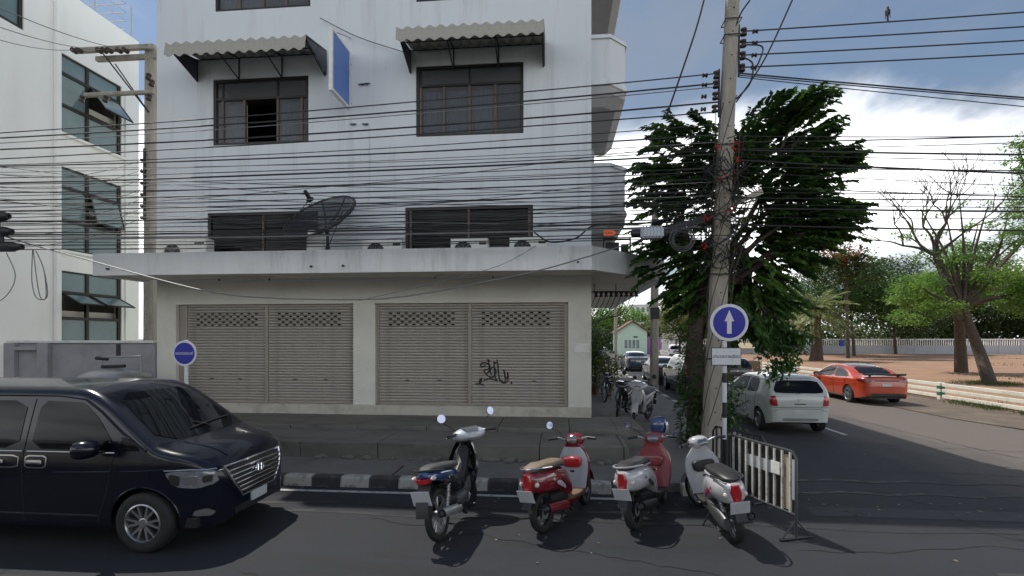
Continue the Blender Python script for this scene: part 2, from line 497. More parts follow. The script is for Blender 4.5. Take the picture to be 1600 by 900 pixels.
# side road with a flared mouth, one sheet 4 mm under the main road where they lap
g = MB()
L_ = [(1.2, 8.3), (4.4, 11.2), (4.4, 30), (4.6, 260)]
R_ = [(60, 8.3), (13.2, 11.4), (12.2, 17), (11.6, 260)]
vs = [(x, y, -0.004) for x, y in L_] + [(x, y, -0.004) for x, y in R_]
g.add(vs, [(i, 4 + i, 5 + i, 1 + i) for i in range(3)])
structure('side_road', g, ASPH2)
g = MB(); vs = [(x, y, 0.014) for x, y in [(120, 8.9), (17, 9.5), (13.6, 11.2), (12.1, 17), (11.6, 90), (15.2, 90), (15.2, 17), (16, 13.5), (22, 11.5), (120, 11)]]
g.add(vs, [(0, 1, 8, 9), (1, 2, 7, 8), (2, 3, 6, 7), (3, 4, 5, 6)])
structure('verge', g, VERGEM)
g = MB(); vs = [(x, y, 0.03) for x, y in [(15.2, 90), (15.2, 17), (16, 13.5), (22, 11.5), (260, 11), (260, 90)]]
g.add(vs, [(0, 1, 2, 3, 4, 5)])
structure('dirt_lot', g, DIRT)
# white edge line and centre dashes of the side road
g = MB(); g.quad((-60, 8.00, 0.004), (1.1, 8.00, 0.004), (1.1, 8.10, 0.004), (-60, 8.10, 0.004))
structure('road_line', g, PAINTW)
g = MB()
for k in range(12):
    y0 = 13.9 + k * 6
    g.quad((7.3, y0, 0.004), (7.42, y0, 0.004), (7.42, y0 + 2.2, 0.004), (7.3, y0 + 2.2, 0.004))
structure('lane_dashes', g, PAINTW)
# patches and cracks of the carriageway
g = MB()
for (x0, x1, y0, y1) in [(-9, 2.4, 7.42, 7.52), (-4.2, 9.5, 7.02, 7.09), (3.2, 9, 9.4, 9.5), (3.1, 8.6, 8.66, 8.72)]:
    pts = []
    n = 40
    for i in range(n):
        xa = x0 + (x1 - x0) * i / n; xb = x0 + (x1 - x0) * (i + 1) / n
        w = 0.04 + 0.04 * math.sin(i * 2.1)
        ya = y0 + 0.05 * math.sin(i * 0.7); yb = y0 + 0.05 * math.sin((i + 1) * 0.7)
        g.quad((xa, ya, 0.0035), (xb, yb, 0.0035), (xb, yb + w + 0.03, 0.0035), (xa, ya + w + 0.03, 0.0035))
structure('tar_seam', g, pm('tar', (0.008, 0.009, 0.011), 0.6, var=0.2, bump=0.3))
for k, (x0, x1, y0, y1, z_) in enumerate(((-1.0, .55, 7.35, 7.62, .0032), (3.6, 6.6, 7.55, 7.95, .0032), (-6.8, -3.2, 4.1, 4.9, .0032), (4.6, 7.4, 5.0, 5.9, .0032))):
    g = MB(); pts = []
    for (xa, ya, xb, yb) in ((x0, y0, x1, y0), (x1, y0, x1, y1), (x1, y1, x0, y1), (x0, y1, x0, y0)):
        for q in range(5): pts.append((xa + (xb - xa) * q / 5 + rnd.uniform(-.03, .03), ya + (yb - ya) * q / 5 + rnd.uniform(-.02, .02), z_))
    g.add(pts, [tuple(range(len(pts)))]); structure('road_patch', g, pm('patched_asphalt_%d' % (k % 2), (.030, .032, .038) if k % 2 else (.013, .014, .018), .8, var=.2, bump=.4, bscale=120, fine=.25))
for k, (x0, y0, x1, y1) in enumerate(((-2.6, 6.9, 2.4, 5.3), (2.8, 6.3, 8.2, 6.9), (-3.4, 5.2, .8, 4.6), (5.2, 8.9, 6.1, 5.2), (3.9, 10.4, 8.8, 9.9), (5.0, 13.2, 10.5, 12.1), (8.8, 19, 9.4, 11.5))):
    g = MB(); n = 46; px_, py_ = x0, y0; off = 0
    for q in range(1, n + 1):
        off = off * .9 + rnd.uniform(-.05, .05); t_ = q / n; d_ = Vector((x1 - x0, y1 - y0)).normalized()
        cx, cy = x0 + (x1 - x0) * t_ - d_.y * off, y0 + (y1 - y0) * t_ + d_.x * off; w = rnd.uniform(.004, .013)
        g.quad((px_ + d_.y * w, py_ - d_.x * w, .0036), (cx + d_.y * w, cy - d_.x * w, .0036), (cx - d_.y * w, cy + d_.x * w, .0036), (px_ - d_.y * w, py_ + d_.x * w, .0036)); px_, py_ = cx, cy
    structure('road_crack', g, pm('crack_dark', (.007, .007, .009), .9, var=.2))
# small litter and leaves on the road
lit = MB()
for k in range(170):
    x = rnd.uniform(-6, 14); y = rnd.choice([rnd.uniform(7.6, 8.3), rnd.uniform(5.2, 14)])
    s_ = rnd.uniform(0.012, 0.04); a = rnd.uniform(0, 6.28); zz = 0.006 if y < 8.28 or x > 5 else 0.16
    if y > 8.3 and x < 5: continue
    lit.add([(x + s_ * math.cos(a), y + s_ * math.sin(a), zz), (x - s_ * math.sin(a) * .6, y + s_ * math.cos(a) * .6, zz + .008), (x - s_ * math.cos(a), y - s_ * math.sin(a), zz), (x + s_ * math.sin(a) * .6, y - s_ * math.cos(a) * .6, zz + .004)], [(0, 1, 2, 3)])
obj('leaf_litter', lit, pm('dry_leaf', (0.2, 0.16, 0.09), 0.8, var=0.5), label='scattered dry leaves and grit lying on the road', cat='leaf litter', kind='stuff')

KY = 8.30      # kerb line of the main road
corner = []
ccx, ccy, cr_ = 1.95, 10.75, 2.45
for i in range(13):
    a = -math.pi / 2 + math.pi / 2 * i / 12
    corner.append((ccx + cr_ * math.cos(a), ccy + cr_ * math.sin(a)))
inner = []
for i in range(13):
    a = -math.pi / 2 + math.pi / 2 * i / 12
    inner.append((ccx + (cr_ - .2) * math.cos(a), ccy + (cr_ - .2) * math.sin(a)))
g = MB()
poly = [(-60, KY + .2)] + inner + [(4.2, 120), (-1, 120), (-1, 12.9), (-60, 12.9)]
g.prism(poly, 'z', -0.05, 0.15)
structure('pavement', g, CONC)
kerb = thing('kerb', None, None, kind='structure')
kb = {}
for nm, mt in (('w', KWHITE), ('b', KBLACK), ('r', KRED)):
    m_ = MB(); m_.prism([(KY - .02, -0.05), (KY + .197, -0.05), (KY + .197, 0.165), (KY + .02, 0.165), (KY, 0.15)], 'x', -.2475, .2475)
    kb[nm] = mesh_of('kerb_block', m_, mt, bev=0.008)
k0 = P(442, 765, Y=KY).x
for i in range(-22, 11):
    x = k0 + .255 + i * 0.5
    if x > 1.9: continue
    key = 'w' if i % 2 == 0 else ('b' if x < -.9 else 'r')
    obj('kerb_block', None, None, kerb, loc=(x, 0, 0), me=kb[key])
for i in range(12):
    (xa, ya), (xb, yb) = corner[i], corner[i + 1]
    (xc, yc), (xd, yd) = inner[i + 1], inner[i]
    m_ = MB(); m_.prism([(xa, ya), (xb, yb), (xc, yc), (xd, yd)], 'z', -0.05, 0.163)
    obj('kerb_block', m_, [KWHITE, KBLACK][(i // 2) % 2], kerb, bev=.006)
for i in range(60):
    y0 = 10.76 + i * 1.0
    m_ = MB(); m_.prism([(4.2, -0.05), (4.4, -0.05), (4.39, 0.163), (4.2, 0.163)], 'y', y0, y0 + .995)
    me_ = None
    if i > 1: obj('kerb_block', None, None, kerb, me=sideK[i % 2], loc=(0, y0 - 10.76, 0))
    else:
        o_ = obj('kerb_block', m_, [KWHITE, KBLACK][i % 2], kerb)
        if i == 0: sideK = [o_.data]
        else:
            o2 = o_.data; o2.transform(Matrix.Translation((0, -1.0, 0))); sideK.append(o2); o_.location = (0, 1.0, 0)
# stepped terrace in front of the shop: lower flag course and upper course
ter = thing('terrace', None, None, kind='structure')
x = -13.0; i = 0
while x < 1.25:
    w = 1.58
    m_ = MB(); m_.box(x, min(x + w - .012, 1.3), 9.72, 11.14, 0.1, 0.45 + .003 * (i % 2))
    obj('lower_step', m_, CONC2, ter, bev=.012)
    m_ = MB(); m_.box(x + .6, min(x + w + .588, 1.25), 11.15, 12.95, 0.1, 0.53 + .003 * (i % 2))
    obj('upper_step', m_, CONC2, ter, bev=.012)
    x += w; i += 1
# broken-out recesses along the riser show darker: rubble lumps at its foot
rb = MB()
for k in range(46):
    xx = rnd.uniform(-4.8, 1.3); s_ = rnd.uniform(.03, .10)
    rb.ball((xx, 9.70 - rnd.uniform(0, .12), .15 + s_ * .3), s_, s_ * .8, s_ * .6, 7, 5)
obj('rubble', rb, CONC2, label='broken bits of concrete along the foot of the terrace step', cat='rubble', kind='stuff')
m_ = MB(); m_.prism([(12.95, .15), (11.0, .15), (12.9, .42)], 'x', 1.26, 2.0)
obj('ramp', m_, CONC2, ter)
# lids set in the pavement
for (pxa, pxb, pya, pyb) in [(612, 742, 745, 731), (835, 905, 744, 734)]:
    a = P(pxa, pya, z=.15); b = P(pxb, pyb, z=.15)
    m_ = MB(); m_.box(a.x, b.x, a.y, b.y, .14, .156)
    o = obj('drain_lid', m_, CONC2, bev=.004, label='flat concrete drain lid in the pavement, ' + ('behind the blue motorcycle' if pxa < 700 else 'behind the red scooter'), cat='drain lid')
    fr = MB(); fr.box(a.x - .03, b.x + .03, a.y - .03, a.y, .14, .158); fr.box(a.x - .03, a.x, a.y, b.y, .14, .158); fr.box(b.x, b.x + .03, a.y, b.y, .14, .158)
    obj('lid_frame', fr, DARK, o)


# ------------------------------------------------------------------ walls with openings
def wall(name, mat, parent, u0, u1, z0, z1, Y, holes, depth=.14, flip=False, X=None, thick=.2):
    """wall in plane Y (or X when given), facing -Y (or +X), with rectangular openings and their reveals"""
    us = sorted({u0, u1, *[h[0] for h in holes], *[h[1] for h in holes]})
    zs = sorted({z0, z1, *[h[2] for h in holes], *[h[3] for h in holes]})
    mb = MB()
    def pt(u, z, d): return (u, Y + d, z) if X is None else (X - d, u, z)
    def isopen(u, z): return any(h[0] < u < h[1] and h[2] < z < h[3] for h in holes) or not (u0 < u < u1 and z0 < z < z1)
    for i in range(len(us) - 1):
        for j in range(len(zs) - 1):
            a, b, c, d = us[i], us[i + 1], zs[j], zs[j + 1]
            um, zm = (a + b) / 2, (c + d) / 2
            if isopen(um, zm): continue
            mb.quad(pt(a, c, 0), pt(b, c, 0), pt(b, d, 0), pt(a, d, 0))
            mb.quad(pt(a, c, thick), pt(a, d, thick), pt(b, d, thick), pt(b, c, thick))
            if isopen(a - 1e-4, zm): mb.quad(pt(a, c, 0), pt(a, d, 0), pt(a, d, thick), pt(a, c, thick))
            if isopen(b + 1e-4, zm): mb.quad(pt(b, c, 0), pt(b, c, thick), pt(b, d, thick), pt(b, d, 0))
            if isopen(um, c - 1e-4): mb.quad(pt(a, c, 0), pt(a, c, thick), pt(b, c, thick), pt(b, c, 0))
            if isopen(um, d + 1e-4): mb.quad(pt(a, d, 0), pt(b, d, 0), pt(b, d, thick), pt(a, d, thick))
    return obj(name, mb, mat, parent)


# ------------------------------------------------------------------ the corner shophouse
FY = 12.8
bl = thing('corner_shophouse', 'white multi-storey corner shophouse with closed roller shutters and a wide concrete canopy', 'building', (0, 0, 0))
XL, XR = P(245, 500, Y=FY).x, P(924, 500, Y=FY).x
def win(pxa, pxb, pyt, pyb):
    return (P(pxa, 500, Y=FY).x, P(pxb, 500, Y=FY).x, P((pxa + pxb) / 2, pyb, Y=FY).z, P((pxa + pxb) / 2, pyt, Y=FY).z)
W1 = win(324, 497, 331, 405); W1 = (W1[0], W1[1], 4.45, W1[3])
W2 = win(633, 833, 322, 400); W2 = (W2[0], W2[1], 4.45, W2[3])
W3 = win(333, 482, 121, 225)
W4 = win(650, 818, 100, 211)
W5 = win(336, 485, -90, 14)
W6 = win(650, 818, -108, -2)
wall('upper_wall', PLASTER, bl, XL, XR, 3.98, 13.7, FY, [W1, W2, W3, W4, W5, W6])
S1 = win(275, 552, 471, 641); S2 = win(586, 888, 469, 646)
ZB = 0.78                                                    # plinth top
S1 = (S1[0], S1[1], ZB, 3.39); S2 = (S2[0], S2[1], ZB, 3.39)
wall('ground_floor_wall', PLASTER2, bl, XL, XR, ZB, 3.98, FY, [S1, S2], thick=.36)
m_ = MB(); m_.box(XL, XR, FY - .035, FY + .5, 0.2, ZB - .002); obj('plinth', m_, PLINTH, bl, bev=.008)
# other sides and roof
m_ = MB(); m_.box(XR - .2, XR, FY + .2, 33, 0.2, 13.7); obj('side_wall', m_, PLASTER, bl)
m_ = MB(); m_.box(XL, XL + .2, FY + .36, 33, 0.2, 13.7); obj('side_wall', m_, PLASTER, bl)
m_ = MB(); m_.box(XL, XR, 33, 33.2, 0.2, 13.7); obj('back_wall', m_, PLASTER, bl)
m_ = MB(); m_.box(XL - .02, XR + 1.15, FY - .42, 33.3, 13.4, 13.62); obj('roof_slab', m_, CANOPYM, bl)
m_ = MB()
m_.box(XL, XR + 1.1, FY - .28, FY - .12, 14.25, 14.62)
for k in range(7): m_.box(XL + .1 + k * 2.05, XL + .3 + k * 2.05, FY - .27, FY - .13, 13.6, 14.26)
obj('shadow_band_beam', m_, PLASTER, bl)  # unseen beam on stubs, added above the roof to cast a shadow band
m_ = MB()
for z in (4.3, 7.2, 10.45): m_.box(XL + .2, XR - .2, FY + .37, 32, z - .12, z)
obj('floor_slab', m_, SOFFIT, bl)
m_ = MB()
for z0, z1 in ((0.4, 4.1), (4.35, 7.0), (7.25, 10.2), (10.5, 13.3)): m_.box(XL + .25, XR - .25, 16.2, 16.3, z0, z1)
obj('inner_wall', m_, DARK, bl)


def shop_shutter(S, pmid, gl, gr):
    x0, x1, z0, z1 = S
    xm = P(pmid, 500, Y=FY).x
    sh = thing('shutter', None, None, (0, 0, 0)); sh.parent = bl
    fr = MB()
    Yd = FY + .12
    fr.box(x0, x0 + gl, Yd - .02, Yd + .10, z0, z1)
    fr.box(x1 - gr, x1, Yd - .02, Yd + .10, z0, z1)
    fr.box(xm - .045, xm + .045, Yd - .03, Yd + .08, z0, z1)
    fr.box(x0 + gl, x1 - gr, Yd - .015, Yd + .07, z1 - .07, z1)
    obj('shutter_frame', fr, SHUTF, sh, bev=.006)
    n = 34
    for (a, b) in ((x0 + gl, xm - .045), (xm + .045, x1 - gr)):
        w = b - a; hgt = (z1 - .07 - z0) / n
        def slat(holes):
            m = MB()
            prof = [(0.018, 0.0), (0.004, .10), (-.004, .35), (-.006, .6), (.0, .82), (.018, .93), (.024, 1.0)]
            cuts = [(-w / 2, w / 2, False)] if not holes else []
            if holes:
                e = -w / 2; cuts = []
                for (ha, hb) in holes: cuts.append((e, ha, False)); cuts.append((ha, hb, True)); e = hb
                cuts.append((e, w / 2, False))
            for (xa, xb, h) in cuts:
                for i in range(len(prof) - 1):
                    if h and 2 <= i <= 3: continue
                    (ya, za), (yb, zb) = prof[i], prof[i + 1]
                    m.add([(xa, ya, za * hgt), (xb, ya, za * hgt), (xb, yb, zb * hgt), (xa, yb, zb * hgt)], [(0, 1, 2, 3)], True)
            return mesh_of('slat', m, SHUT)
        plain = slat(None)
        st = 0.205
        xs = [-w / 2 + .26 + st * k for k in range(int((w - .55) / st) + 1)]
        hA = slat([(x_, x_ + .085) for x_ in xs])
        hB = slat([(x_ + st / 2, x_ + st / 2 + .085) for x_ in xs[:-1]])
        for i in range(n):
            top = n - 1 - i
            me_ = plain if not (2 <= top <= 6) else (hA if top % 2 == 0 else hB)
            obj('slat', None, None, sh, me=me_, loc=((a + b) / 2, Yd + .004 + rnd.uniform(-.002, .002), z0 + i * hgt))
        # bottom bar and lock
        m = MB(); m.box(a + .002, b - .002, Yd - .012, Yd + .012, z0 + .002, z0 + .055); obj('bottom_bar', m, SHUTF, sh, bev=.004)
        for q in (.32, .68):
            m = MB(); m.box(a + w * q - .05, a + w * q + .05, Yd - .018, Yd - .004, z0 + .62, z0 + .645); obj('shutter_lock', m, STEELD, sh)
    m = MB(); m.box(x0 - .1, x1 + .1, FY + .9, FY + .95, z0 - .1, z1 + .1); obj('shop_interior', m, DARK, sh)
    return sh
sh1 = shop_shutter(S1, 413, .24, .05)
sh2 = shop_shutter(S2, 733, .07, .10)
# graffiti on the right shutter: sprayed strokes lying on the slats
def gpt(u, v): # crop coordinates of the tag -> photo pixels
    return 560 + u * 400 / 1500, 440 + v * 240 / 900
strokes = [
    [(748, 492), (718, 498), (722, 478), (748, 476), (770, 492), (762, 512), (735, 520), (752, 545), (778, 562), (800, 545), (806, 520), (790, 500), (770, 520), (752, 540)],
    [(762, 455), (764, 480), (772, 520), (780, 548)],
    [(796, 470), (796, 510), (802, 560), (815, 582)],
    [(812, 456), (818, 500), (824, 560), (838, 586), (858, 588), (860, 560), (852, 515)],
    [(852, 515), (862, 560), (876, 560), (874, 530)], [(874, 530), (876, 575), (862, 592), (840, 592)],
    [(790, 470), (808, 478)], [(752, 458), (772, 466)],
    [(685, 598), (712, 596), (722, 566), (708, 590), (738, 608)], [(735, 578), (770, 570), (812, 580)], [(893, 588), (899, 594), (893, 597)]]
gm = MB()
for s_ in strokes:
    pts = []
    for (u, v) in s_:
        p = P(*gpt(u, v), Y=FY + .114); pts.append(p)
    gm.tube(bezpath(pts, 5), .0165, 6, flat=.999)
for i, v in enumerate(gm.v): gm.v[i] = (v[0], FY + .108 + (v[1] - (FY + .114)) * .25, v[2])
obj('graffiti_tag', gm, pm('black_spray_paint', (.008, .008, .008), .5, var=.1), sh2)

# upstairs windows
def window(W, Y, bars, transom=None, bottom=None, glass=GLW, openbays=(), curtains=(), frame=BRONZE, sash=BRONZE2, parent=None, X=None):
    x0, x1, z0, z1 = W
    w = thing('window', None, None); w.parent = parent or bl
    def B(mb, a, b, c, d, y0, y1):
        if X is None: mb.box(a, b, Y + y0, Y + y1, c, d)
        else: mb.box(X - y1, X - y0, a, b, c, d)
    t = .07
    f = MB()
    B(f, x0, x1, z1 - t, z1, .03, .13); B(f, x0, x1, z0, z0 + t, .03, .13)
    B(f, x0, x0 + t, z0 + t, z1 - t, .03, .13); B(f, x1 - t, x1, z0 + t, z1 - t, .03, .13)
    zt = z1 - t
    if transom: zt = z0 + (z1 - z0) * transom; B(f, x0 + t, x1 - t, zt - .03, zt + .03, .035, .12)
    obj('frame', f, frame, w, bev=.004)
    edges = [x0 + t] + [x0 + (x1 - x0) * b for b in bars] + [x1 - t]
    if transom:
        p = MB(); B(p, x0 + t, x1 - t, zt + .03, z1 - t, .075, .083); obj('pane', p, glass, w)
        for e in edges[1:-1:2]:
            m = MB(); B(m, e - .018, e + .018, zt + .03, z1 - t, .05, .11); obj('mullion', m, frame, w)
    ztop = zt - .03 if transom else zt
    for e in edges[1:-1]:
        m = MB(); B(m, e - .028, e + .028, z0 + t, ztop, .045, .115); obj('mullion', m, sash, w)
    for i in range(len(edges) - 1):
        a = edges[i] + (.028 if i else 0); b = edges[i + 1] - (.028 if i < len(edges) - 2 else 0)
        if i in openbays: continue
        p = MB(); B(p, a, b, z0 + t, ztop, .078, .084); obj('pane', p, glass, w)
        if i in curtains:
            c = MB(); n = 14
            for k in range(n):
                ua = a + (b - a) * k / n; ub = a + (b - a) * (k + 1) / n
                da = .22 + .03 * math.sin(k * 2.3); db = .22 + .03 * math.sin((k + 1) * 2.3)
                c.add([(ua, Y + da, z0 + .1), (ub, Y + db, z0 + .1), (ub, Y + db, ztop - .05), (ua, Y + da, ztop - .05)], [(0, 1, 2, 3)], True)
            obj('curtain', c, CURT, w)
    return w
window(W3, FY, [.09, .32, .67, .92], .70, openbays=(2,), curtains=(1, 3))
window(W4, FY, [.04, .26, .5, .74], .73, curtains=(1, 2, 3))
window(W5, FY, [.25, .5, .74], .73, curtains=(0, 1))
window(W6, FY, [.25, .5, .74], .73, curtains=(2,))
window(W1, FY, [.5], None, glass=GLD)
window(W2, FY, [.04, .5, .97], None, glass=GLD)
# bent paper posters on the left sash
# canopy with chamfered corner
CZ0, CZ1, CYF = 3.98, 4.50, 11.2
cxl, cxr = P(145, 430, Y=CYF).x, P(925, 430, Y=CYF).x
cl = [(cxl, FY - .003), (cxl, CYF), (cxr, CYF), (2.70, 13.45), (2.70, 27.0), (XR + .003, 27.0), (XR + .003, FY - .003)]
m_ = MB(); m_.prism([(cxl + .06, FY - .003), (cxl + .06, CYF + .06), (cxr - .03, CYF + .06), (2.64, 13.48), (2.64, 26.94), (XR + .003, 26.94), (XR + .003, FY - .003)], 'z', 4.12, 4.24)
can = obj('canopy', m_, SOFFIT, bl)
def strip(pts, t, z0, z1, name, mat, **k):
    m = MB()
    n = len(pts)
    offs = []
    for i, p in enumerate(pts):
        d0 = (Vector(pts[i]) - Vector(pts[i - 1])).normalized() if i else None
        d1 = (Vector(pts[i + 1]) - Vector(pts[i])).normalized() if i < n - 1 else None
        if d0 is None: d0 = d1
        if d1 is None: d1 = d0
        nn = (Vector((-d0.y, d0.x)) + Vector((-d1.y, d1.x))).normalized()
        c = nn.dot(Vector((-d0.y, d0.x)))
        offs.append(Vector(p) + nn * t / max(.3, c))
    for i in range(n - 1):
        m.prism([pts[i], pts[i + 1], tuple(offs[i + 1]), tuple(offs[i])], 'z', z0, z1)
    return obj(name, m, mat, can, **k)
ring = [(cxl, FY - .003), (cxl, CYF), (cxr, CYF), (2.70, 13.45), (2.70, 27.0)]
def ring_off(pts, t):
    out = []
    for i, p in enumerate(pts):
        d0 = (Vector(pts[i]) - Vector(pts[i - 1])).normalized() if i else None
        d1 = (Vector(pts[i + 1]) - Vector(pts[i])).normalized() if i < len(pts) - 1 else None
        d0 = d0 or d1; d1 = d1 or d0
        nn = (Vector((-d0.y, d0.x)) + Vector((-d1.y, d1.x))).normalized()
        out.append(tuple(Vector(p) + nn * t / max(.3, nn.dot(Vector((-d0.y, d0.x))))))
    return out
m_ = MB(); m_.prism(ring + ring_off(ring, .13)[::-1], 'z', CZ0, CZ1); obj('canopy_fascia', m_, CANOPYM, can)
# soffit lip
m_ = MB(); m_.prism([(cxl + .13, FY - .004), (cxl + .13, CYF + .13), (cxr - .05, CYF + .13), (2.57, 13.50), (2.57, 26.8), (XR + .004, 26.8), (XR + .004, FY - .004)], 'z', 4.045, 4.118)
obj('soffit_board', m_, SOFFIT, can)
# wires, drip pipes poking out of the fascia
for (px, py) in [(170, 420), (487, 416), (537, 415), (903, 409)]:
    p = P(px, py, Y=CYF)
    m = MB(); m.tube([p + Vector((0, .05, 0)), p + Vector((0, -.07, -.01))], [.028, .022], 8); obj('drip_pipe', m, BLACKP, can)
# balconies on the side street
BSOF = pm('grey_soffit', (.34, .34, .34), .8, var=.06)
def balcony(z0, z1, first):
    b = thing('balcony', None, None); b.parent = bl
    y0, y1, xo, ch = 13.15, 17.0, 1.72, .42
    def outline(o): return [(XR + .004, y0 - o), (xo - ch, y0 - o), (xo + o, y0 + ch), (xo + o, y1 + o), (XR + .004, y1 + o)]
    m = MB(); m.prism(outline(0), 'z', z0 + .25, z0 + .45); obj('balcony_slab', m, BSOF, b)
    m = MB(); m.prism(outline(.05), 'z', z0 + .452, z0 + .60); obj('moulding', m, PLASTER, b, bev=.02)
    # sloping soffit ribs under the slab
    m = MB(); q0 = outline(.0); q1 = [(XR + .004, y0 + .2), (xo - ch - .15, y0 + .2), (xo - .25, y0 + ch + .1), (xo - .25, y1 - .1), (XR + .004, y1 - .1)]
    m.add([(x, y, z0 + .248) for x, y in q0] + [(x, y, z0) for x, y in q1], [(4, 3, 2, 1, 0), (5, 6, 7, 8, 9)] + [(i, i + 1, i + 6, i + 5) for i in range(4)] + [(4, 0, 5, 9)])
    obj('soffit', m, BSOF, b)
    t = .12
    o0, o1 = outline(0), outline(-t)
    m = MB()
    for i in range(4):
        a, c = o0[i], o0[i + 1]; d, e = o1[i], o1[i + 1]
        m.prism([a, c, e, d], 'z', z0 + .602, z1 - .09)
    obj('parapet', m, PLASTER, b)
    o0, o1 = outline(.05), outline(-t - .04)
    m = MB()
    for i in range(4):
        a, c = o0[i], o0[i + 1]; d, e = o1[i], o1[i + 1]
        m.prism([a, c, e, d], 'z', z1 - .088, z1)
    obj('coping', m, PLASTER, b)
    return b
for z0, z1 in ((5.2, 6.93), (8.45, 10.18), (11.7, 13.35)): balcony(z0, z1, True)
m_ = MB(); m_.box(XR + .004, XR + .3, 16.2, 17.2, 4.25, 13.4); obj('side_pier', m_, PLASTER, bl)
# notice plate on the corner column
a = P(897, 551, Y=FY); b = P(921, 537, Y=FY)
m_ = MB(); m_.box(a.x, b.x, FY - .02, FY - .002, a.z, b.z); obj('notice_plate', m_, WHITEP, bl, bev=.003)
# pale painted panels, conduit and small anchors on the wall
for (pxx, pya, pyb) in [(577, 195, 330)]:
    a = P(pxx, pyb, Y=FY); b = P(pxx, pya, Y=FY)
    m = MB(); m.tube([(a.x, FY - .015, a.z), (a.x, FY - .015, b.z)], .010, 6); obj('conduit', m, PLASTER, bl)
for (pxx, pyy) in [(553, 195), (572, 195), (566, 133), (574, 132)]:
    a = P(pxx, pyy, Y=FY)
    m = MB(); m.tube([(a.x - .08, FY - .05, a.z), (a.x + .08, FY - .05, a.z)], .018, 6); m.tube([(a.x, FY + .02, a.z), (a.x, FY - .06, a.z)], .012, 6); obj('anchor_bracket', m, STEELD, bl)

# blue projecting sign high on the wall between the awnings
sx = P(548, 165, Y=FY).x
ps = thing('projecting_sign', 'plain blue sign panel projecting from the wall between the two awnings', 'sign', (sx, FY, 8.35))
m = MB(); m.box(-.03, .03, -1.12, -.16, .06, 1.42); obj('panel', m, pm('projecting_sign_blue', (.11, .21, .55), .5, var=.12, vscale=1.5), ps)
m = MB(); m.box(-.045, .045, -1.18, -.10, 1.421, 1.48); m.box(-.045, .045, -1.18, -.10, 0, .059); m.box(-.045, .045, -1.18, -1.121, .06, 1.42); m.box(-.045, .045, -.159, -.10, .06, 1.42); obj('frame', m, WHITEP, ps)
m = MB(); m.tube([(0, 0, .2), (0, -.12, .2)], .02, 6); m.tube([(0, 0, 1.2), (0, -.12, 1.2)], .02, 6); m.tube([(0, 0, 1.9), (0, -1.0, 1.48)], .008, 5); obj('bracket', m, STEELD, ps)
# fluorescent battens under the canopy
for i, (pa, pb, py, lb) in enumerate([(343, 421, 436, 'bare fluorescent batten under the canopy above the left shutter'), (680, 770, 432, 'bare fluorescent batten under the canopy above the right shutter')]):
    a = P(pa, py, Y=FY - .45); b = P(pb, py, Y=FY - .45)
    t = thing('tube_light', lb, 'light fitting', ((a.x + b.x) / 2, FY - .45, 4.04), group='tube lights under the canopy')
    L2 = (b.x - a.x) / 2
    m = MB(); m.box(-L2, L2, -.03, .03, -.035, .004); obj('batten', m, WHITEP, t, bev=.004)
    m = MB(); m.tube([(-L2 + .02, 0, -.062), (L2 - .02, 0, -.062)], .013, 8); obj('tube', m, pm('unlit_tube', (.7, .7, .68), .3, var=.02), t)
    for s_ in (-1, 1):
        m = MB(); m.box(s_ * L2 - .012, s_ * L2 + .012, -.02, .02, -.085, -.03); obj('lamp_holder', m, STEELD, t)

# ------------------------------------------------------------------ awnings
def awning(pxl, pxr, pyl, pyr, label, ztop_wall, pw=(0, 0)):
    Yf = FY - 1.12
    a = P(pxl, pyl, Y=Yf); b = P(pxr, pyr, Y=Yf)
    zf = (a.z + b.z) / 2
    t = thing('awning', label, 'awning', (0, 0, 0), group='window awnings')
    n = 13
    w = (b.x - a.x) / n
    slope = (ztop_wall - zf) / 1.12
    m = MB(); rings = []
    K = 8
    top = []; bot = []
    for j in range(K + 1):
        u = -w / 2 + w * j / K
        h = .032 * math.cos(2 * math.pi * j / K)
        top.append((u, h))
    vs = []
    for (u, h) in top: vs.append((u, 0, h))
    for (u, h) in top: vs.append((u, 1.12, h + slope * 1.12))
    for (u, h) in top: vs.append((u, 0, h - .012))
    for (u, h) in top: vs.append((u, 1.12, h + slope * 1.12 - .012))
    for (u, h) in top: vs.append((u, -.05, h - .33))           # turned-down valance
    fs = []
    N1 = K + 1
    for j in range(K):
        fs += [(j, j + 1, N1 + j + 1, N1 + j), (2 * N1 + j, 3 * N1 + j, 3 * N1 + j + 1, 2 * N1 + j + 1), (j, 4 * N1 + j, 4 * N1 + j + 1, j + 1)]
    m.add(vs, fs, True)
    me_ = mesh_of('roof_sheet', m, AWN)
    for i in range(n): obj('roof_sheet', None, None, t, me=me_, loc=(a.x + w * (i + .5), Yf, zf + .003 * (i % 2)))
    for q in (0.004, .33, .66, .985):
        x = a.x + (b.x - a.x) * q
        m = MB()
        z0 = ztop_wall - .62
        m.tube([(x, FY - .02, ztop_wall - .06), (x, FY - .02, z0)], .018, 6)
        m.tube([(x, FY - .02, z0), (x, Yf + .08, zf - .05)], .018, 6)
        m.tube([(x, FY - .02, ztop_wall - .06), (x, Yf + .03, zf - .05)], .018, 6)
        obj('bracket', m, STEELD, t)
    for q in (0.0, 1.0):
        x = a.x + (b.x - a.x) * q + (.012 if q == 0 else -.012)
        m = MB(); m.prism([(Yf + .02, zf - .03), (FY - .01, ztop_wall - .03), (FY - .01, ztop_wall - .60)], 'x', x - .006, x + .006); obj('side_cheek', m, pm('grey_cheek_sheet', (.10, .10, .11), .6, var=.15), t)
    for (yy, zz) in ((Yf + .06, zf - .06), (Yf + .6, zf - .06 + slope * .54), (FY - .05, ztop_wall - .07)):
        m = MB(); m.tube([(a.x, yy, zz), (b.x, yy, zz)], .016, 6); obj('purlin', m, STEELD, t)
    return a, b
z3 = P(734, 60, Y=FY).z
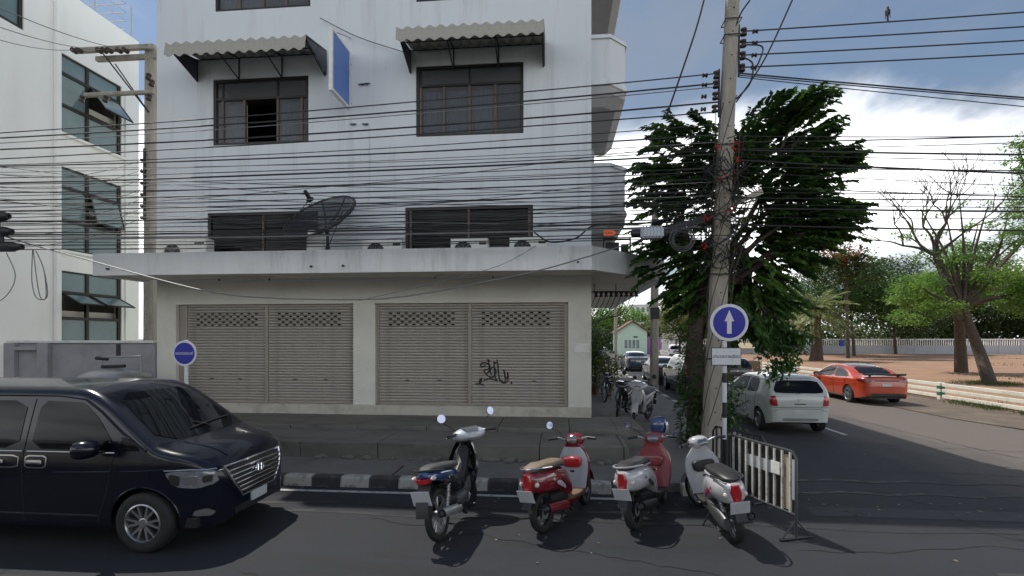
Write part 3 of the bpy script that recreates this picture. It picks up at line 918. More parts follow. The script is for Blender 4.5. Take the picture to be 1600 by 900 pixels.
for (l, r, yl, yr, lab) in [(258, 478, 67, 57, 'corrugated beige awning over the left third-floor window'), (619, 850, 44, 31, 'corrugated beige awning over the right third-floor window')]:
    Yf = FY - 1.12
    awning(l, r, yl, yr, lab, P(734, 72, Y=FY).z if l > 500 else P(380, 88, Y=FY).z)

# ------------------------------------------------------------------ air conditioners on the canopy
def aircon(px0, px1, pyt, label, turned=False, Y=12.15):
    pyt -= 3; a = P(px0, pyt, Y=Y); b = P(px1, pyt, Y=Y)
    w = b.x - a.x; zt = a.z; z0 = 4.245; h = zt - z0
    t = thing('air_conditioner', label, 'air conditioner', ((a.x + b.x) / 2, Y, z0), group='air conditioner units on the canopy')
    H = h
    m = MB(); m.box(-w / 2, w / 2, 0, .32, .05, H); obj('casing', m, WHITEP, t, bev=.015, seg=2)
    m = MB()
    for s_ in (-1, 1): m.box(s_ * w * .33 - .03, s_ * w * .33 + .03, -.02, .34, 0, .05)
    obj('foot', m, STEELD, t)
    r = min(.24, (H - .1) / 2 * .92); cx = -w * .16; cz = .05 + (H - .05) / 2
    m = MB(); m.lathe([(r, -.002), (r, -.022), (r - .018, -.022), (r - .018, -.002)], 28, 'y', (cx, 0, cz), closed=True); obj('fan_ring', m, WHITEP, t)
    m = MB(); m.lathe([(r - .02, -.004), (.001, -.004)], 28, 'y', (cx, 0, cz)); obj('fan_opening', m, DARK, t)
    g_ = MB()
    for k in range(7): 
        rr = r * (k + 1) / 8
        g_.tube([(cx + rr * math.cos(a_ * .3142), -.018, cz + rr * math.sin(a_ * .3142)) for a_ in range(21)], .003, 4)
    for k in range(8):
        a_ = k * math.pi / 4
        g_.tube([(cx, -.018, cz), (cx + r * .97 * math.cos(a_), -.018, cz + r * .97 * math.sin(a_))], .004, 4)
    obj('fan_guard', g_, GREYP, t)
    m = MB(); m.box(w * .27, w * .46, -.006, -.001, H - .17, H - .11); obj('data_plate', m, BLACKP, t)
    m = MB(); m.box(w / 2, w / 2 + .04, .08, .2, .1, .3); obj('valve_cover', m, GREYP, t)
    if turned: t.rotation_euler = (0, 0, R(-62))
    return t
aircon(243, 322, 376, 'white air conditioner at the left end of the canopy beside the concrete pole')
aircon(462, 499, 366, 'air conditioner turned sideways beside the satellite dish post', True, Y=12.0)
aircon(566, 628, 377, 'low white air conditioner between the satellite dish and the right dark window')
aircon(704, 762, 375, 'white air conditioner in front of the middle of the right dark window')
aircon(796, 855, 373, 'white air conditioner at the right edge of the right dark window')

# ------------------------------------------------------------------ satellite dish
sp = P(512, 388, Y=12.0)
dish = thing('satellite_dish', 'large black mesh satellite dish tilted up on the canopy roof', 'satellite dish', (sp.x, 12.0, 4.245))
m = MB(); m.tube([(0, 0, 0), (0, 0, .90)], .035, 10); m.box(-.12, .12, -.12, .12, 0, .015)
for k in range(3):
    a_ = k * 2.094
    m.tube([(.25 * math.cos(a_), .25 * math.sin(a_), .01), (0, 0, .55)], .012, 6)
obj('post', m, STEELD, dish)
ax = Vector((-.20, -.66, .72)).normalized()
e1 = Vector((.84, -.1, .54)); e1 = (e1 - ax * e1.dot(ax)).normalized(); e2 = ax.cross(e1)
cen = Vector((-.16, -.1, 1.20)); RD, DD = .92, .30
def dp(r, a_): return cen - ax * DD * (1 - (r / RD) ** 2) + (e1 * math.cos(a_) + e2 * math.sin(a_)) * r
meshmat, nt_, b_ = nodemat('perforated_mesh')
b_.inputs['Base Color'].default_value = (.05, .052, .06, 1); b_.inputs['Metallic'].default_value = .5; b_.inputs['Roughness'].default_value = .5
tb = nt_.nodes.new('ShaderNodeBsdfTransparent'); mxs = nt_.nodes.new('ShaderNodeMixShader'); mxs.inputs[0].default_value = .28
nt_.links.new(b_.outputs[0], mxs.inputs[1]); nt_.links.new(tb.outputs[0], mxs.inputs[2]); nt_.links.new(mxs.outputs[0], nt_.nodes['Material Output'].inputs[0])
for k in range(8):
    m = MB(); rings = []
    for i in range(7):
        rings.append([dp(RD * (i + .4) / 6.4, (k + j / 5) * math.pi / 4) for j in range(6)])
    m.loft(rings, False, True, closed=False)
    obj('dish_panel', m, meshmat, dish)
    m = MB(); m.tube([dp(RD * i / 6, k * math.pi / 4) for i in range(1, 7)], .018, 5); obj('rib', m, STEELD, dish)
m = MB(); m.tube([dp(RD, a_ * math.pi / 18) for a_ in range(37)], .024, 6); obj('rim', m, STEELD, dish)
foc = cen + ax * .45
m = MB()
for k in range(3): m.tube([dp(RD * .96, k * 2.094 + .6), foc], .009, 5)
obj('feed_arm', m, STEELD, dish)
m = MB(); M_ = Matrix.Translation(foc) @ ax.to_track_quat('Z', 'X').to_matrix().to_4x4()
m.lathe([(.02, -.04), (.09, -.03), (.09, .02), (.05, .04), (.045, .22), (.02, .24)], 14); m.v = [tuple(M_ @ Vector(v)) for v in m.v]
obj('feed_horn', m, BLACKP, dish)
m = MB(); m.tube([(0, 0, .76), tuple(cen - ax * DD)], .05, 8); m.tube([(.03, 0, .5), tuple(dp(RD * .6, .5))], .012, 5); obj('mount', m, STEELD, dish)


# ------------------------------------------------------------------ low shop row across the main road (unseen, added so glass and paint mirror it instead of bright sky)
op = thing('added_shop_row', 'low pale shop row facing the corner building from across the main road', 'building', (0, -15, 0))  # unseen row, added only to darken reflections
OPM = pm('added_shop_row_plaster', (.55, .53, .48), .8, var=.1, dirt=(.3, .28, .25), dscale=.8, damt=.5)
m = MB(); m.box(-34, 30, -10, 0, -.05, 5.6); obj('wall', m, OPM, op)
m = MB(); m.box(-34.3, 30.3, -10.3, .5, 5.602, 5.9); obj('roof', m, CANOPYM, op)
for k in range(15):
    x = -31.5 + k * 4.1
    m = MB(); m.box(x - 1.7, x + 1.7, .002, .05, .1, 2.8); obj('shutter', m, SHUTF, op)
    m = MB(); m.box(x - 1.2, x + 1.2, .002, .06, 3.6, 4.9); f_ = obj('window', m, BRONZE, op); m = MB(); m.box(x - 1.1, x + 1.1, .061, .07, 3.7, 4.8); obj('pane', m, GLB, f_)
# ------------------------------------------------------------------ the white building on the left
LX = -16.0
lb = thing('white_building', 'bright white office block on the left with tall dark-framed glass windows', 'building')
def wy(px): # Y of a pixel column on the plane X = LX
    return P(px, 500, X=LX).y
ya, yb = wy(93), wy(190)
zs_ = []
for (pt_, pb_) in ((80, 205), (258, 389), (422, 534)):
    zs_.append((P(93, pb_, X=LX).z, P(93, pt_, X=LX).z))
zs_[2] = (2.35, zs_[2][1])
holes = [(ya, yb, a, b) for a, b in zs_]
y2 = wy(37)
holes2 = [(9.0, y2, P(37, 48, X=LX).z, 15.5)]
yend = wy(217)
ztopL = P(213, 63, X=LX).z
wall('side_wall', WHITEWALL, lb, 4.0, yend, -.05, ztopL, 0, holes + [(9.0, y2, holes2[0][2], 13.4)], X=LX, thick=.3)
m_ = MB(); m_.box(-34, LX - .31, 4.0, yend, 3.2, 3.4); m_.box(-34, LX - .31, 4, yend, 6.8, 7.0); m_.box(-34, LX - .31, 4, yend, 10.3, 10.5); m_.box(-34, LX - .31, 4, yend, ztopL - .3, ztopL - .1)
obj('floor_slab', m_, SOFFIT, lb)
for ya__, yb__ in ((yend - .2, yend), (4, 4.2)): m_ = MB(); m_.box(-34, LX - .302, ya__, yb__, -.05, ztopL - .002); obj('end_wall', m_, WHITEWALL, lb)
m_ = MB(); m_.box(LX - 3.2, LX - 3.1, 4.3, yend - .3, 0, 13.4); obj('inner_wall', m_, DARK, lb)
m_ = MB(); m_.box(LX + .003, LX + .13, wy(83), wy(91), -.05, ztopL - .6); obj('pilaster', m_, WHITEWALL, lb, bev=.01)
m_ = MB(); m_.box(LX + .003, LX + .06, yb + .12, yb + .3, 2.4, ztopL - 2.2); obj('pilaster', m_, WHITEWALL, lb, bev=.01)
for k, (z0, z1) in enumerate(zs_):
    t = thing('window', None, None); t.parent = lb
    W = (ya, yb, z0, z1); h = z1 - z0
    if k == 2: rows = [z0, z0 + h * .34, z0 + h * .70, z1]
    else: rows = [z0, z0 + h * .36, z0 + h * .76, z1]
    f = MB(); s_ = .05
    for zz in rows: f.box(LX - .14, LX - .04, ya, yb, zz - s_, zz + s_)
    obj('frame', f, BRONZE, t)
    ym = ya + (yb - ya) * .44
    for yy in (ya + .05, ym, yb - .05):
        m = MB()
        for i in range(3): m.box(LX - .14, LX - .04, yy - .05, yy + .05, rows[i] + s_, rows[i + 1] - s_)
        obj('mullion', m, BRONZE, t)
    for i in range(3):
        for j, (a, b) in enumerate(((ya + .1, ym - .05), (ym + .05, yb - .1))):
            if k == 2 and i == 1 or k == 0 and i == 1 and j == 1 or k == 1 and i == 1 and j == 1: continue
            p = MB(); p.box(LX - .1, LX - .09, a, b, rows[i] + s_, rows[i + 1] - s_); obj('pane', p, GLB, t)
    # opened top-hung sashes
    def sash(a, b, zt, hh, ang):
        p = thing('sash', None, None, (LX - .02, 0, zt), (0, 0, 0)); p.parent = t
        q = MB()
        Mx = Matrix.Rotation(-ang, 4, 'Y')
        q.box(0, .012, a + .05, b - .05, -hh + .05, -.05, Mx)
        for (ua, ub, va, vb) in ((a, a + .05, -hh, 0), (b - .05, b, -hh, 0), (a + .05, b - .05, -.05, 0), (a + .05, b - .05, -hh, -hh + .05)): pass
        bpy.data.objects.remove(p)
        o = obj('open_sash', q, GLB, t, loc=(LX - .02, 0, zt))
        q = MB()
        for (ua, ub, va, vb) in ((a, a + .05, -hh, 0), (b - .05, b, -hh, 0), (a + .05, b - .05, -.05, 0), (a + .05, b - .05, -hh, -hh + .05)): q.box(-.01, .03, ua, ub, va, vb, Mx)
        obj('sash_frame', q, BRONZE, o)
    if k == 2:
        sash(ya + .1, ym - .05, rows[2] - s_, rows[2] - rows[1] - .1, R(62)); sash(ym + .05, yb - .1, rows[2] - s_, rows[2] - rows[1] - .1, R(62))
    elif k == 0: sash(ym + .05, yb - .1, rows[2] - s_, rows[2] - rows[1] - .1, R(38))
    else: sash(ym + .05, yb - .1, rows[2] - s_, rows[2] - rows[1] - .1, R(14))
    m = MB(); m.box(LX + .003, LX + .10, ya - .1, yb + .1, z0 - .09, z0 - .01); obj('sill', m, WHITEWALL, t)
t = thing('window', None, None); t.parent = lb
p = MB(); p.box(LX - .1, LX - .09, 9.1, y2 - .1, holes2[0][2] + .1, 13.3); obj('pane', p, GLB, t)
f = MB(); f.box(LX - .14, LX - .04, 9, y2, holes2[0][2], holes2[0][2] + .1); f.box(LX - .14, LX - .04, y2 - .1, y2, holes2[0][2] + .1, 13.4); obj('frame', f, BRONZE, t)
# roof railing
rl = thing('roof_railing', 'thin white metal railing on the roof edge of the left office block', 'railing')
zt = ztopL
yy = 12.0
while yy < yend + .1:
    m = MB(); m.tube([(LX - .3, yy, zt - .1), (LX - .3, yy, zt + 1.35)], .03, 6); obj('post', m, GALV, rl); yy += 1.55
for q in (.35, .68, 1.0, 1.33):
    m = MB(); m.tube([(LX - .3, 8, zt + q), (LX - .3, yend - .25, zt + q)], .018, 5); m.tube([(LX - .3, yend - .25, zt + q), (LX - 3.2, yend - .25, zt + q)], .018, 5); obj('rail', m, GALV, rl)
# boundary wall
bw = thing('boundary_wall', 'low grey rendered boundary wall between the office block and the shophouse', 'wall')
xa = P(12, 535, Y=12.7).x
m_ = MB(); m_.box(xa, XL - .02, 12.75, 12.95, -.05, 2.36); obj('wall_panel', m_, pm('grey_render', (.33, .33, .35), .8, var=.07, dirt=(.2, .2, .2), dscale=1.2, damt=.5, bump=.15), bw)
m_ = MB(); m_.box(xa - .05, XL - .02, 12.68, 13.0, 2.362, 2.43); obj('coping', m_, WHITEP, bw, bev=.01)
for px in (18, 70):
    x = P(px, 500, Y=12.7).x
    m_ = MB(); m_.box(x - .16, x + .16, 12.62, 12.75, -.05, 2.36); obj('pier', m_, pm('grey_render', None), bw, bev=.01)
a, b = P(28, 547, Y=12.7), P(62, 542, Y=12.7)
m_ = MB(); m_.box(a.x, b.x, 12.6, 12.75, a.z, b.z); obj('hood', m_, pm('grey_render', None), bw)
m_ = MB(); m_.box(-40, xa, 12.7, 12.95, -.05, 2.3); obj('wall_panel', m_, WHITEWALL, bw)

# stainless tank with pipes in front of the boundary wall
tc_ = P(180, 580, Y=11.6)
tank = thing('water_tank', 'round steel water tank with pipework standing against the grey boundary wall', 'water tank', (tc_.x, 11.6, .1))
TM = pm('dull_stainless', (.5, .49, .5), .35, metal=.8, var=.15, dirt=(.2, .17, .14), dscale=3, damt=.5)
m = MB(); m.lathe([(.62, 0), (.66, .05), (.66, 1.36), (.64, 1.40)], 32); obj('tank_body', m, TM, tank)
m = MB(); m.lathe([(.70, 1.40), (.74, 1.44), (.70, 1.50), (.5, 1.6), (.26, 1.66), (.01, 1.67)], 32); obj('tank_lid', m, TM, tank)
m = MB(); m.lathe([(.67, .9), (.69, .92), (.69, 1.28), (.67, 1.30)], 32); obj('band', m, BLACKP, tank)
m = MB(); m.tube([(-.45, .1, 1.66), (-.45, .1, 1.92), (.6, .1, 1.95), (.6, .1, 1.5)], .028, 8); obj('pipe', m, GREYP, tank)
m = MB(); m.tube([(-.1, .2, 1.95), (-.1, .2, 2.25)], .05, 8); m.tube([(-.6, .1, 1.9), (-.3, .1, 1.88)], .045, 8); obj('valve', m, STEELD, tank)
m = MB(); m.tube([(-.25, -.1, 1.70), (.35, -.1, 1.72)], .04, 8); obj('handle', m, BLACKP, tank)


# ------------------------------------------------------------------ poles
def concrete_pole(name, label, base, top, w0, w1, lo=None):
    """square tapering pole with chamfers and step holes"""
    base = Vector(base); top = Vector(top)
    t = thing(name, label, 'utility pole', base)
    d = top - base
    m = MB(); rings = []
    N = 8
    for i in range(N + 1):
        q = i / N; w = w0 + (w1 - w0) * q; c = d * q; k = w * .18; h = w / 2
        rings.append([(c.x + x, c.y + y, c.z) for x, y in ((-h + k, -h), (h - k, -h), (h, -h + k), (h, h - k), (h - k, h), (-h + k, h), (-h, h - k), (-h, -h + k))])
    m.loft(rings, True, False)
    obj('shaft', m, POLEC, t)
    m = MB()
    n = int(d.z / .45)
    for i in range(1, n):
        q = i / n; c = d * q; w = w0 + (w1 - w0) * q
        m.tube([(c.x, c.y - w / 2 - .004, c.z), (c.x, c.y - w / 2 + .02, c.z)], .016, 6)
    obj('bolt_holes', m, DARK, t, kind='stuff')
    return t, d
PB = P(1110, 712, z=.15)
PT = Vector((PB.x + .52, PB.y + .05, 10.9))
pole, pd = concrete_pole('utility_pole', 'tall leaning concrete utility pole at the street corner wrapped in cables', (PB.x, PB.y, .1), PT, .345, .21)
def onpole(z): return Vector((PB.x + (PT.x - PB.x) * (z - .1) / 10.8, PB.y + .05 * (z - .1) / 10.8, z))
def pole_z(py): return CAM_H + (528 - py) / 800 * (PB.y * cs - PB.x * sn)
def insulator(parent, c, ax=(1, 0, 0), s=1.0, mat=None):
    ax = Vector(ax).normalized(); M_ = Matrix.Translation(c) @ ax.to_track_quat('Z', 'X').to_matrix().to_4x4()
    m = MB(); m.lathe([(.02 * s, -.07 * s), (.06 * s, -.065 * s), (.06 * s, -.03 * s), (.035 * s, -.015 * s), (.035 * s, .015 * s), (.06 * s, .03 * s), (.06 * s, .065 * s), (.02 * s, .07 * s)], 12)
    m.v = [tuple(M_ @ Vector(v)) for v in m.v]
    return obj('insulator', m, mat or pm('brown_porcelain', (.05, .03, .025), .25, var=.1), parent)
loc0 = Vector((PB.x, PB.y, .1))
for py in (52, 70, 89, 108):
    z = pole_z(py); c = onpole(z) - loc0 + Vector((.24, -.02, 0)); insulator(pole, c, (0, 0, 1)); insulator(pole, c + Vector((.22, 0, 0)), (1, 0, 0), .7)
for py in (117, 132, 150, 170):
    z = pole_z(py); c = onpole(z) - loc0 + Vector((-.25, -.02, 0)); insulator(pole, c, (0, 0, 1)); insulator(pole, c + Vector((-.22, 0, 0)), (1, 0, 0), .7)
for (sx, pa, pb_) in ((.21, 40, 120), (-.22, 108, 182)):
    za, zb = pole_z(pb_), pole_z(pa); m = MB(); a = onpole(za) - loc0 + Vector((sx * .8, 0, 0)); b = onpole(zb) - loc0 + Vector((sx * .8, 0, 0))
    m.cbox((a + b) / 2, .03, .06, (b - a).length); obj('rack', m, STEELD, pole)
for py in (35, 60, 230, 270, 430, 560):
    z = pole_z(py); c = onpole(z) - loc0; w = .44 - .2 * (z / 11)
    m = MB(); q = w / 2 + .012; m.tube([(c.x - q, c.y - q, c.z), (c.x + q, c.y - q, c.z), (c.x + q, c.y + q, c.z), (c.x - q, c.y + q, c.z), (c.x - q, c.y - q, c.z)], .012, 5, smooth=False); obj('band', m, STEELD, pole)
# bracket arm with struts to the right
zA = pole_z(315)
c = onpole(zA) - loc0
m = MB()
Mx = Matrix.Translation(c + Vector((.42, .05, .05))) @ Matrix.Rotation(R(-22), 4, 'Y'); m.cbox((0, 0, 0), .75, .10, .10, Mx)
m.tube([c + Vector((.6, .0, .12)), c + Vector((.14, 0, -.82))], .014, 5); m.tube([c + Vector((.75, .2, .12)), c + Vector((.4, .2, -.5))], .012, 5)
obj('bracket_arm', m, POLEC, pole)

# the second pole behind the boundary wall
p2 = P(236, 500, Y=14.0)
zt2 = P(236, 72, Y=14.0).z
pole2, _d = concrete_pole('utility_pole', 'concrete utility pole with crossarms between the white block and the shophouse', (p2.x, 14.0, -.05), (p2.x, 14.0, zt2), .34, .26)
def on2(px, py, dy=-.16): return P(px, py, Y=14.0 + dy) - Vector((p2.x, 14.0, -.05))
a = on2(112, 78); b = on2(243, 74)
m = MB(); m.box(a.x + .1, b.x, -.26, -.14, b.z - .07, b.z + .07); obj('crossarm', m, POLEC, pole2, bev=.01)
m = MB(); m.box(a.x + .7, b.x, -.12, .0, b.z - .27, b.z - .13); obj('crossarm', m, POLEC, pole2, bev=.01)
a2 = on2(135, 150); b2 = on2(243, 145)
m = MB(); m.box(a2.x, b2.x, -.26, -.15, b2.z - .05, b2.z + .05); obj('crossarm', m, POLEC, pole2, bev=.01)
m = MB(); q = on2(158, 80); q2 = on2(232, 175); m.tube([q, q2], .022, 6); m.tube([on2(180, 100), q2], .018, 6); obj('strut', m, STEELD, pole2)
for px in (116, 124, 155, 163, 171, 186, 196): insulator(pole2, on2(px, 79, -.35), (0, 1, .1), 1.15)
for (px, py) in ((128, 155), (165, 155), (232, 120), (237, 130), (233, 152)): insulator(pole2, on2(px, py, -.3), (0, .3, 1), 1.2)
m = MB(); a = on2(226, 232); b = on2(226, 345); m.cbox(((a + b) / 2), .07, .05, (b - a).length); obj('cable_rack', m, STEELD, pole2)
for py in range(250, 345, 18): insulator(pole2, on2(223, py, -.22), (1, 0, 0), .8)

# ------------------------------------------------------------------ overhead lines
def wire(a, b, sag, r, mat, label, group='overhead lines along the shopfront', n=26, name='overhead_cable', wig=0.0):
    a, b = Vector(a), Vector(b); pts = []
    ph = rnd.uniform(0, 6)
    for i in range(n + 1):
        t = i / n; p = a.lerp(b, t); p.z -= sag * 4 * t * (1 - t)
        if wig: p.z += wig * math.sin(t * 17 + ph) * (1 - abs(2 * t - 1)); p.y += wig * math.cos(t * 13 + ph)
        pts.append(p)
    m = MB(); m.tube(pts, r * .78, 5)
    return obj(name, m, mat, label=label, cat='cable', group=group)
# seen at px 0 (Y 10.3) and at the pole; each runs on past the left of the frame to X=-27
wires = [  # (y at px 0, y at pole, radius, y offset)
    (205, 117, .016, 0), (213, 132, .021, .05), (222, 136, .012, .1), (231, 162, .022, 0), (246, 176, .017, .1), (255, 197, .012, 0), (257, 214, .020, -.05),
    (268, 222, .010, .2), (276, 236, .013, .1), (284, 243, .024, 0), (287, 252, .012, .12), (292, 262, .010, .22), (300, 270, .016, 0), (305, 262, .010, .15), (311, 281, .019, .05),
    (318, 292, .012, .2), (322, 286, .010, 0), (328, 300, .018, .1), (334, 306, .012, .15), (339, 298, .011, .1), (345, 318, .020, 0), (350, 325, .012, .1), (352, 312, .010, .2),
    (358, 330, .012, .12), (363, 342, .017, 0), (366, 346, .025, .05), (369, 352, .014, .15), (374, 356, .020, 0), (377, 362, .013, .2), (381, 368, .016, .05),
    (297, 322, .010, .25), (272, 300, .009, .3), (315, 335, .009, .25), (390, 372, .013, .1), (333, 352, .010, .3), (262, 230, .009, .3)]
ORD = ['topmost', 'second', 'third', 'fourth', 'fifth', 'sixth', 'seventh', 'eighth', 'ninth', 'tenth', 'eleventh', 'twelfth', 'thirteenth', 'fourteenth', 'fifteenth', 'sixteenth', 'seventeenth', 'eighteenth']
wires.sort(key=lambda w: w[0] + w[1]); cnt_ = {}
for i, (yl, yr, r_, oy) in enumerate(wires):
    Yw = 10.28 + oy
    zr = pole_z(yr); a = onpole(zr) + Vector((-.2, oy * .5 - .1, 0))
    l = P(0, yl, Y=Yw)
    # continue the line through the left edge of the frame, with sag
    t_ = (a.x + 27) / (a.x - l.x)
    sag = rnd.uniform(.22, .42) if yl < 300 else rnd.uniform(.12, .3)
    tt = (a.x - l.x) / (a.x + 27)
    zl = (l.z - a.z * (1 - tt) + sag * 4 * tt * (1 - tt)) / tt
    b = Vector((-27, Yw, zl))
    lab = ('below the third-floor awnings' if i < 12 else 'midway down the white facade' if i < 24 else 'in front of the upstairs dark windows')
    thick = 'thick' if r_ > .018 else 'medium' if r_ > .0125 else 'thin'; cnt_[lab] = cnt_.get(lab, 0) + 1
    wire(a, b, sag, r_, CABLEG if i % 5 == 2 else CABLE, f'{thick} cable, {ORD[cnt_[lab] - 1]} of the facade-crossing cables {lab}', wig=.012 if r_ < .02 else .004, n=34)
for i, (ya_, yb_) in enumerate([(330, 215), (372, 300), (300, 352), (250, 312), (388, 318), (344, 262)]):
    c0 = P(-200 + 40 * i, ya_, Y=10.5); c1 = onpole(pole_z(yb_)) + Vector((-.2, .1, 0))
    wire(c1, c0, .32, .008, CABLE, f'thin wire, {ORD[i]} of the slanting ones crossing the parallel facade cables', 'slanting wires in front of the facade', wig=.02, n=40)
# lines on the right of the corner pole
rw = [(10, 52, .018, 0), (33, 70, .018, 0), (55, 89, .018, 0), (76, 108, .018, 0), (146, 115, .020, .1), (150, 117, .014, .15), (160, 121, .012, .1),
      (207, 215, .013, 0), (209, 222, .016, .15), (220, 232, .010, .2), (236, 236, .024, 0), (248, 240, .011, .2), (262, 262, .014, 0), (267, 250, .024, .1), (288, 268, .010, .2), (300, 300, .011, .1),
      (305, 290, .014, .2), (308, 310, .016, 0), (327, 326, .024, .05), (322, 318, .011, .2), (357, 352, .022, 0), (340, 338, .010, .3)]
for i, (yr, yl, r_, oy) in enumerate(rw):
    Yw = 10.28 + oy
    a = onpole(pole_z(yl)) + Vector((.2, oy * .5 - .05, 0)); e = P(1600, yr, Y=Yw)
    tt = (e.x - a.x) / (24 - a.x)
    sag = .14 if i < 4 else rnd.uniform(.12, .3)
    zb = (e.z - a.z * (1 - tt) + sag * 4 * tt * (1 - tt)) / tt
    lab = ['topmost of the four power lines right of the corner pole', 'second of the four power lines right of the corner pole', 'third of the four power lines right of the corner pole', 'lowest of the four power lines right of the corner pole'][i] if i < 4 else \
        ('thick' if r_ > .018 else 'thin') + (' black cable, ' + ORD[i - 4] + ' of the three sloping down right of the corner pole' if i < 7 else ' black cable, ' + ORD[i - 7] + ' in the lower bundle right of the corner pole')
    wire(a, (24, Yw, zb), sag, r_, CABLE, lab, 'overhead lines right of the corner pole', wig=0 if i < 7 else .008)
    if i == 0: W0 = (a, Vector((24, Yw, zb)), sag)
# two steep service lines to the upper right and left
for (q, lab) in (([P(1100, 0, Y=9.0), P(1083, 60, Y=9.2), P(1040, 185, Y=9.8)], 'steep black service cable coming down left of the corner pole'),
            ([P(1238, 0, Y=9.6), P(1195, 92, Y=9.9), P(1150, 160, Y=10.2)], 'steep black service cable coming down right of the corner pole'),
            ([P(1172, 0, Y=10), P(1158, 20, Y=10.1), P(1150, 40, Y=10.2)], 'short looping cable beside the top of the corner pole'),
            ([P(1180, 110, Y=10.1), P(1192, 75, Y=10.1), P(1170, 70, Y=10.1), P(1160, 72, Y=10.1)], 'looping jumper between the power lines at the corner pole'),
            ([P(1150, 155, Y=10.1), P(1172, 130, Y=10.1), P(1176, 100, Y=10.1), P(1162, 90, Y=10.1)], 'lower looping jumper at the corner pole')):
    if q[0].z > 9.0 and q[0].z > q[-1].z:
        q = [q[0] + (q[0] - q[1]) * 2.5] + q
    m = MB(); m.tube(bezpath(q, 8), .016, 6); obj('service_cable', m, CABLE, label=lab, cat='cable')
# the heavy sagging service cable under the canopy and its pale upper end
q = [P(-60, 345, Y=10.2), P(35, 378, Y=10.3), P(130, 404, Y=10.6), P(245, 436, Y=10.7), P(340, 458, Y=10.75), P(430, 466, Y=10.8), P(560, 468, Y=10.8), P(640, 462, Y=10.8), P(760, 440, Y=10.8), P(860, 418, Y=10.8), P(1000, 376, Y=10.6), P(1090, 352, Y=10.35)]
m = MB(); m.tube(bezpath(q, 8), .014, 6); obj('service_cable', m, CABLEG, label='pale sagging cable hanging low in front of the roller shutters', cat='cable')
q = [P(560, 470, Y=11.0), P(690, 440, Y=11.0), P(780, 415, Y=11.0), P(838, 384, Y=11.1)]
m = MB(); m.tube(bezpath(q, 8), .007, 5); obj('service_cable', m, CABLEG, label='thin slack wire rising across the canopy above the right shutter', cat='cable')
q = [P(500, 28, Y=FY - .1), P(560, 58, Y=FY - .12), P(640, 84, Y=FY - .1)]
m = MB(); m.tube(bezpath(q, 8), .010, 5); obj('service_cable', m, CABLE, label='thin black wire looping across the wall between the two awnings', cat='cable')
q = [P(835, 363, Y=11.8), P(860, 378, Y=11.4), P(900, 372, Y=11), P(930, 352, Y=10.6), P(1000, 350, Y=10.4), P(1090, 330, Y=10.3)]
m = MB(); m.tube(bezpath(q, 8), .018, 6); obj('service_cable', m, CABLE, label='black cable dipping beside the right end of the upstairs window', cat='cable')
# wires from the second pole's crossarm to the upper left
for i, px in enumerate((116, 160, 196)):
    a = P(px, 78, Y=13.65)
    e = P(-40, [50, 28, -6][i], Y=9 - i * .6)
    wire(a, e, .12, .012, CABLE, ['lowest', 'middle', 'highest'][i] + ' of the lines leaving the left pole crossarm upward to the left', 'lines from the left pole crossarm')
for i in range(7):
    a = P(222, 250 + i * 15, Y=13.8); e = P(-60, 262 + i * 20, Y=10.6)
    wire(a, e, .35, .009, CABLE, 'thin wire, ' + ORD[i] + ' of those running from the left pole rack across the white block', 'wires from the left pole rack')
# dark splice closures hanging at the far left
for k, (px, py, L_, r_) in enumerate([(-6, 338, .30, .11), (2, 386, .50, .10), (-4, 362, .35, .10)]):
    c = P(px, py, Y=10.05)
    t = thing('splice_closure', ['upper black splice closure', 'lowest and longest black splice closure', 'middle black splice closure'][k] + ' hanging on the cables at the far left', 'splice closure', c)
    m = MB(); m.lathe([(.02, -L_), (r_ * .7, -L_), (r_, -L_ * .8), (r_, L_ * .6), (r_ * .8, L_ * .75), (r_ * .6, L_), (.02, L_)], 14, 'x'); obj('shell', m, BLACKP, t)
    m = MB(); m.box(-.05, .05, -.02, .02, r_ * .9, r_ + .14); obj('hanger', m, STEELD, t)
    m = MB()
    for q_ in range(6):
        a_ = q_ * 1.047; m.tube([(-L_ * .7, r_ * 1.02 * math.cos(a_), r_ * 1.02 * math.sin(a_)), (L_ * .55, r_ * 1.02 * math.cos(a_), r_ * 1.02 * math.sin(a_))], .012, 5)
    obj('ribs', m, BLACKP, t)
for k in range(3):
    pts = [P(10 + k * 10, 395, Y=10.1), P(24 + k * 6, 430, Y=10.1), P(12 - k * 4, 460 + k * 6, Y=10.1), P(-16, 480, Y=10.1)] if k < 1 else [P(50 + k, 390, Y=10.3), P(42 + 8 * k, 440, Y=10.3), P(52 + 6 * k, 466, Y=10.3), P(76 - 2 * k, 462, Y=10.3), P(68, 420, Y=10.3), P(56, 392, Y=10.3)]
    m = MB(); m.tube(bezpath(pts, 8), .010, 5); obj('slack_loop', m, CABLEG, label=['wide', 'narrow', 'drop-shaped'][k] + ' slack cable loop dangling below the closures at the far left', cat='cable', group='slack loops at the far left')
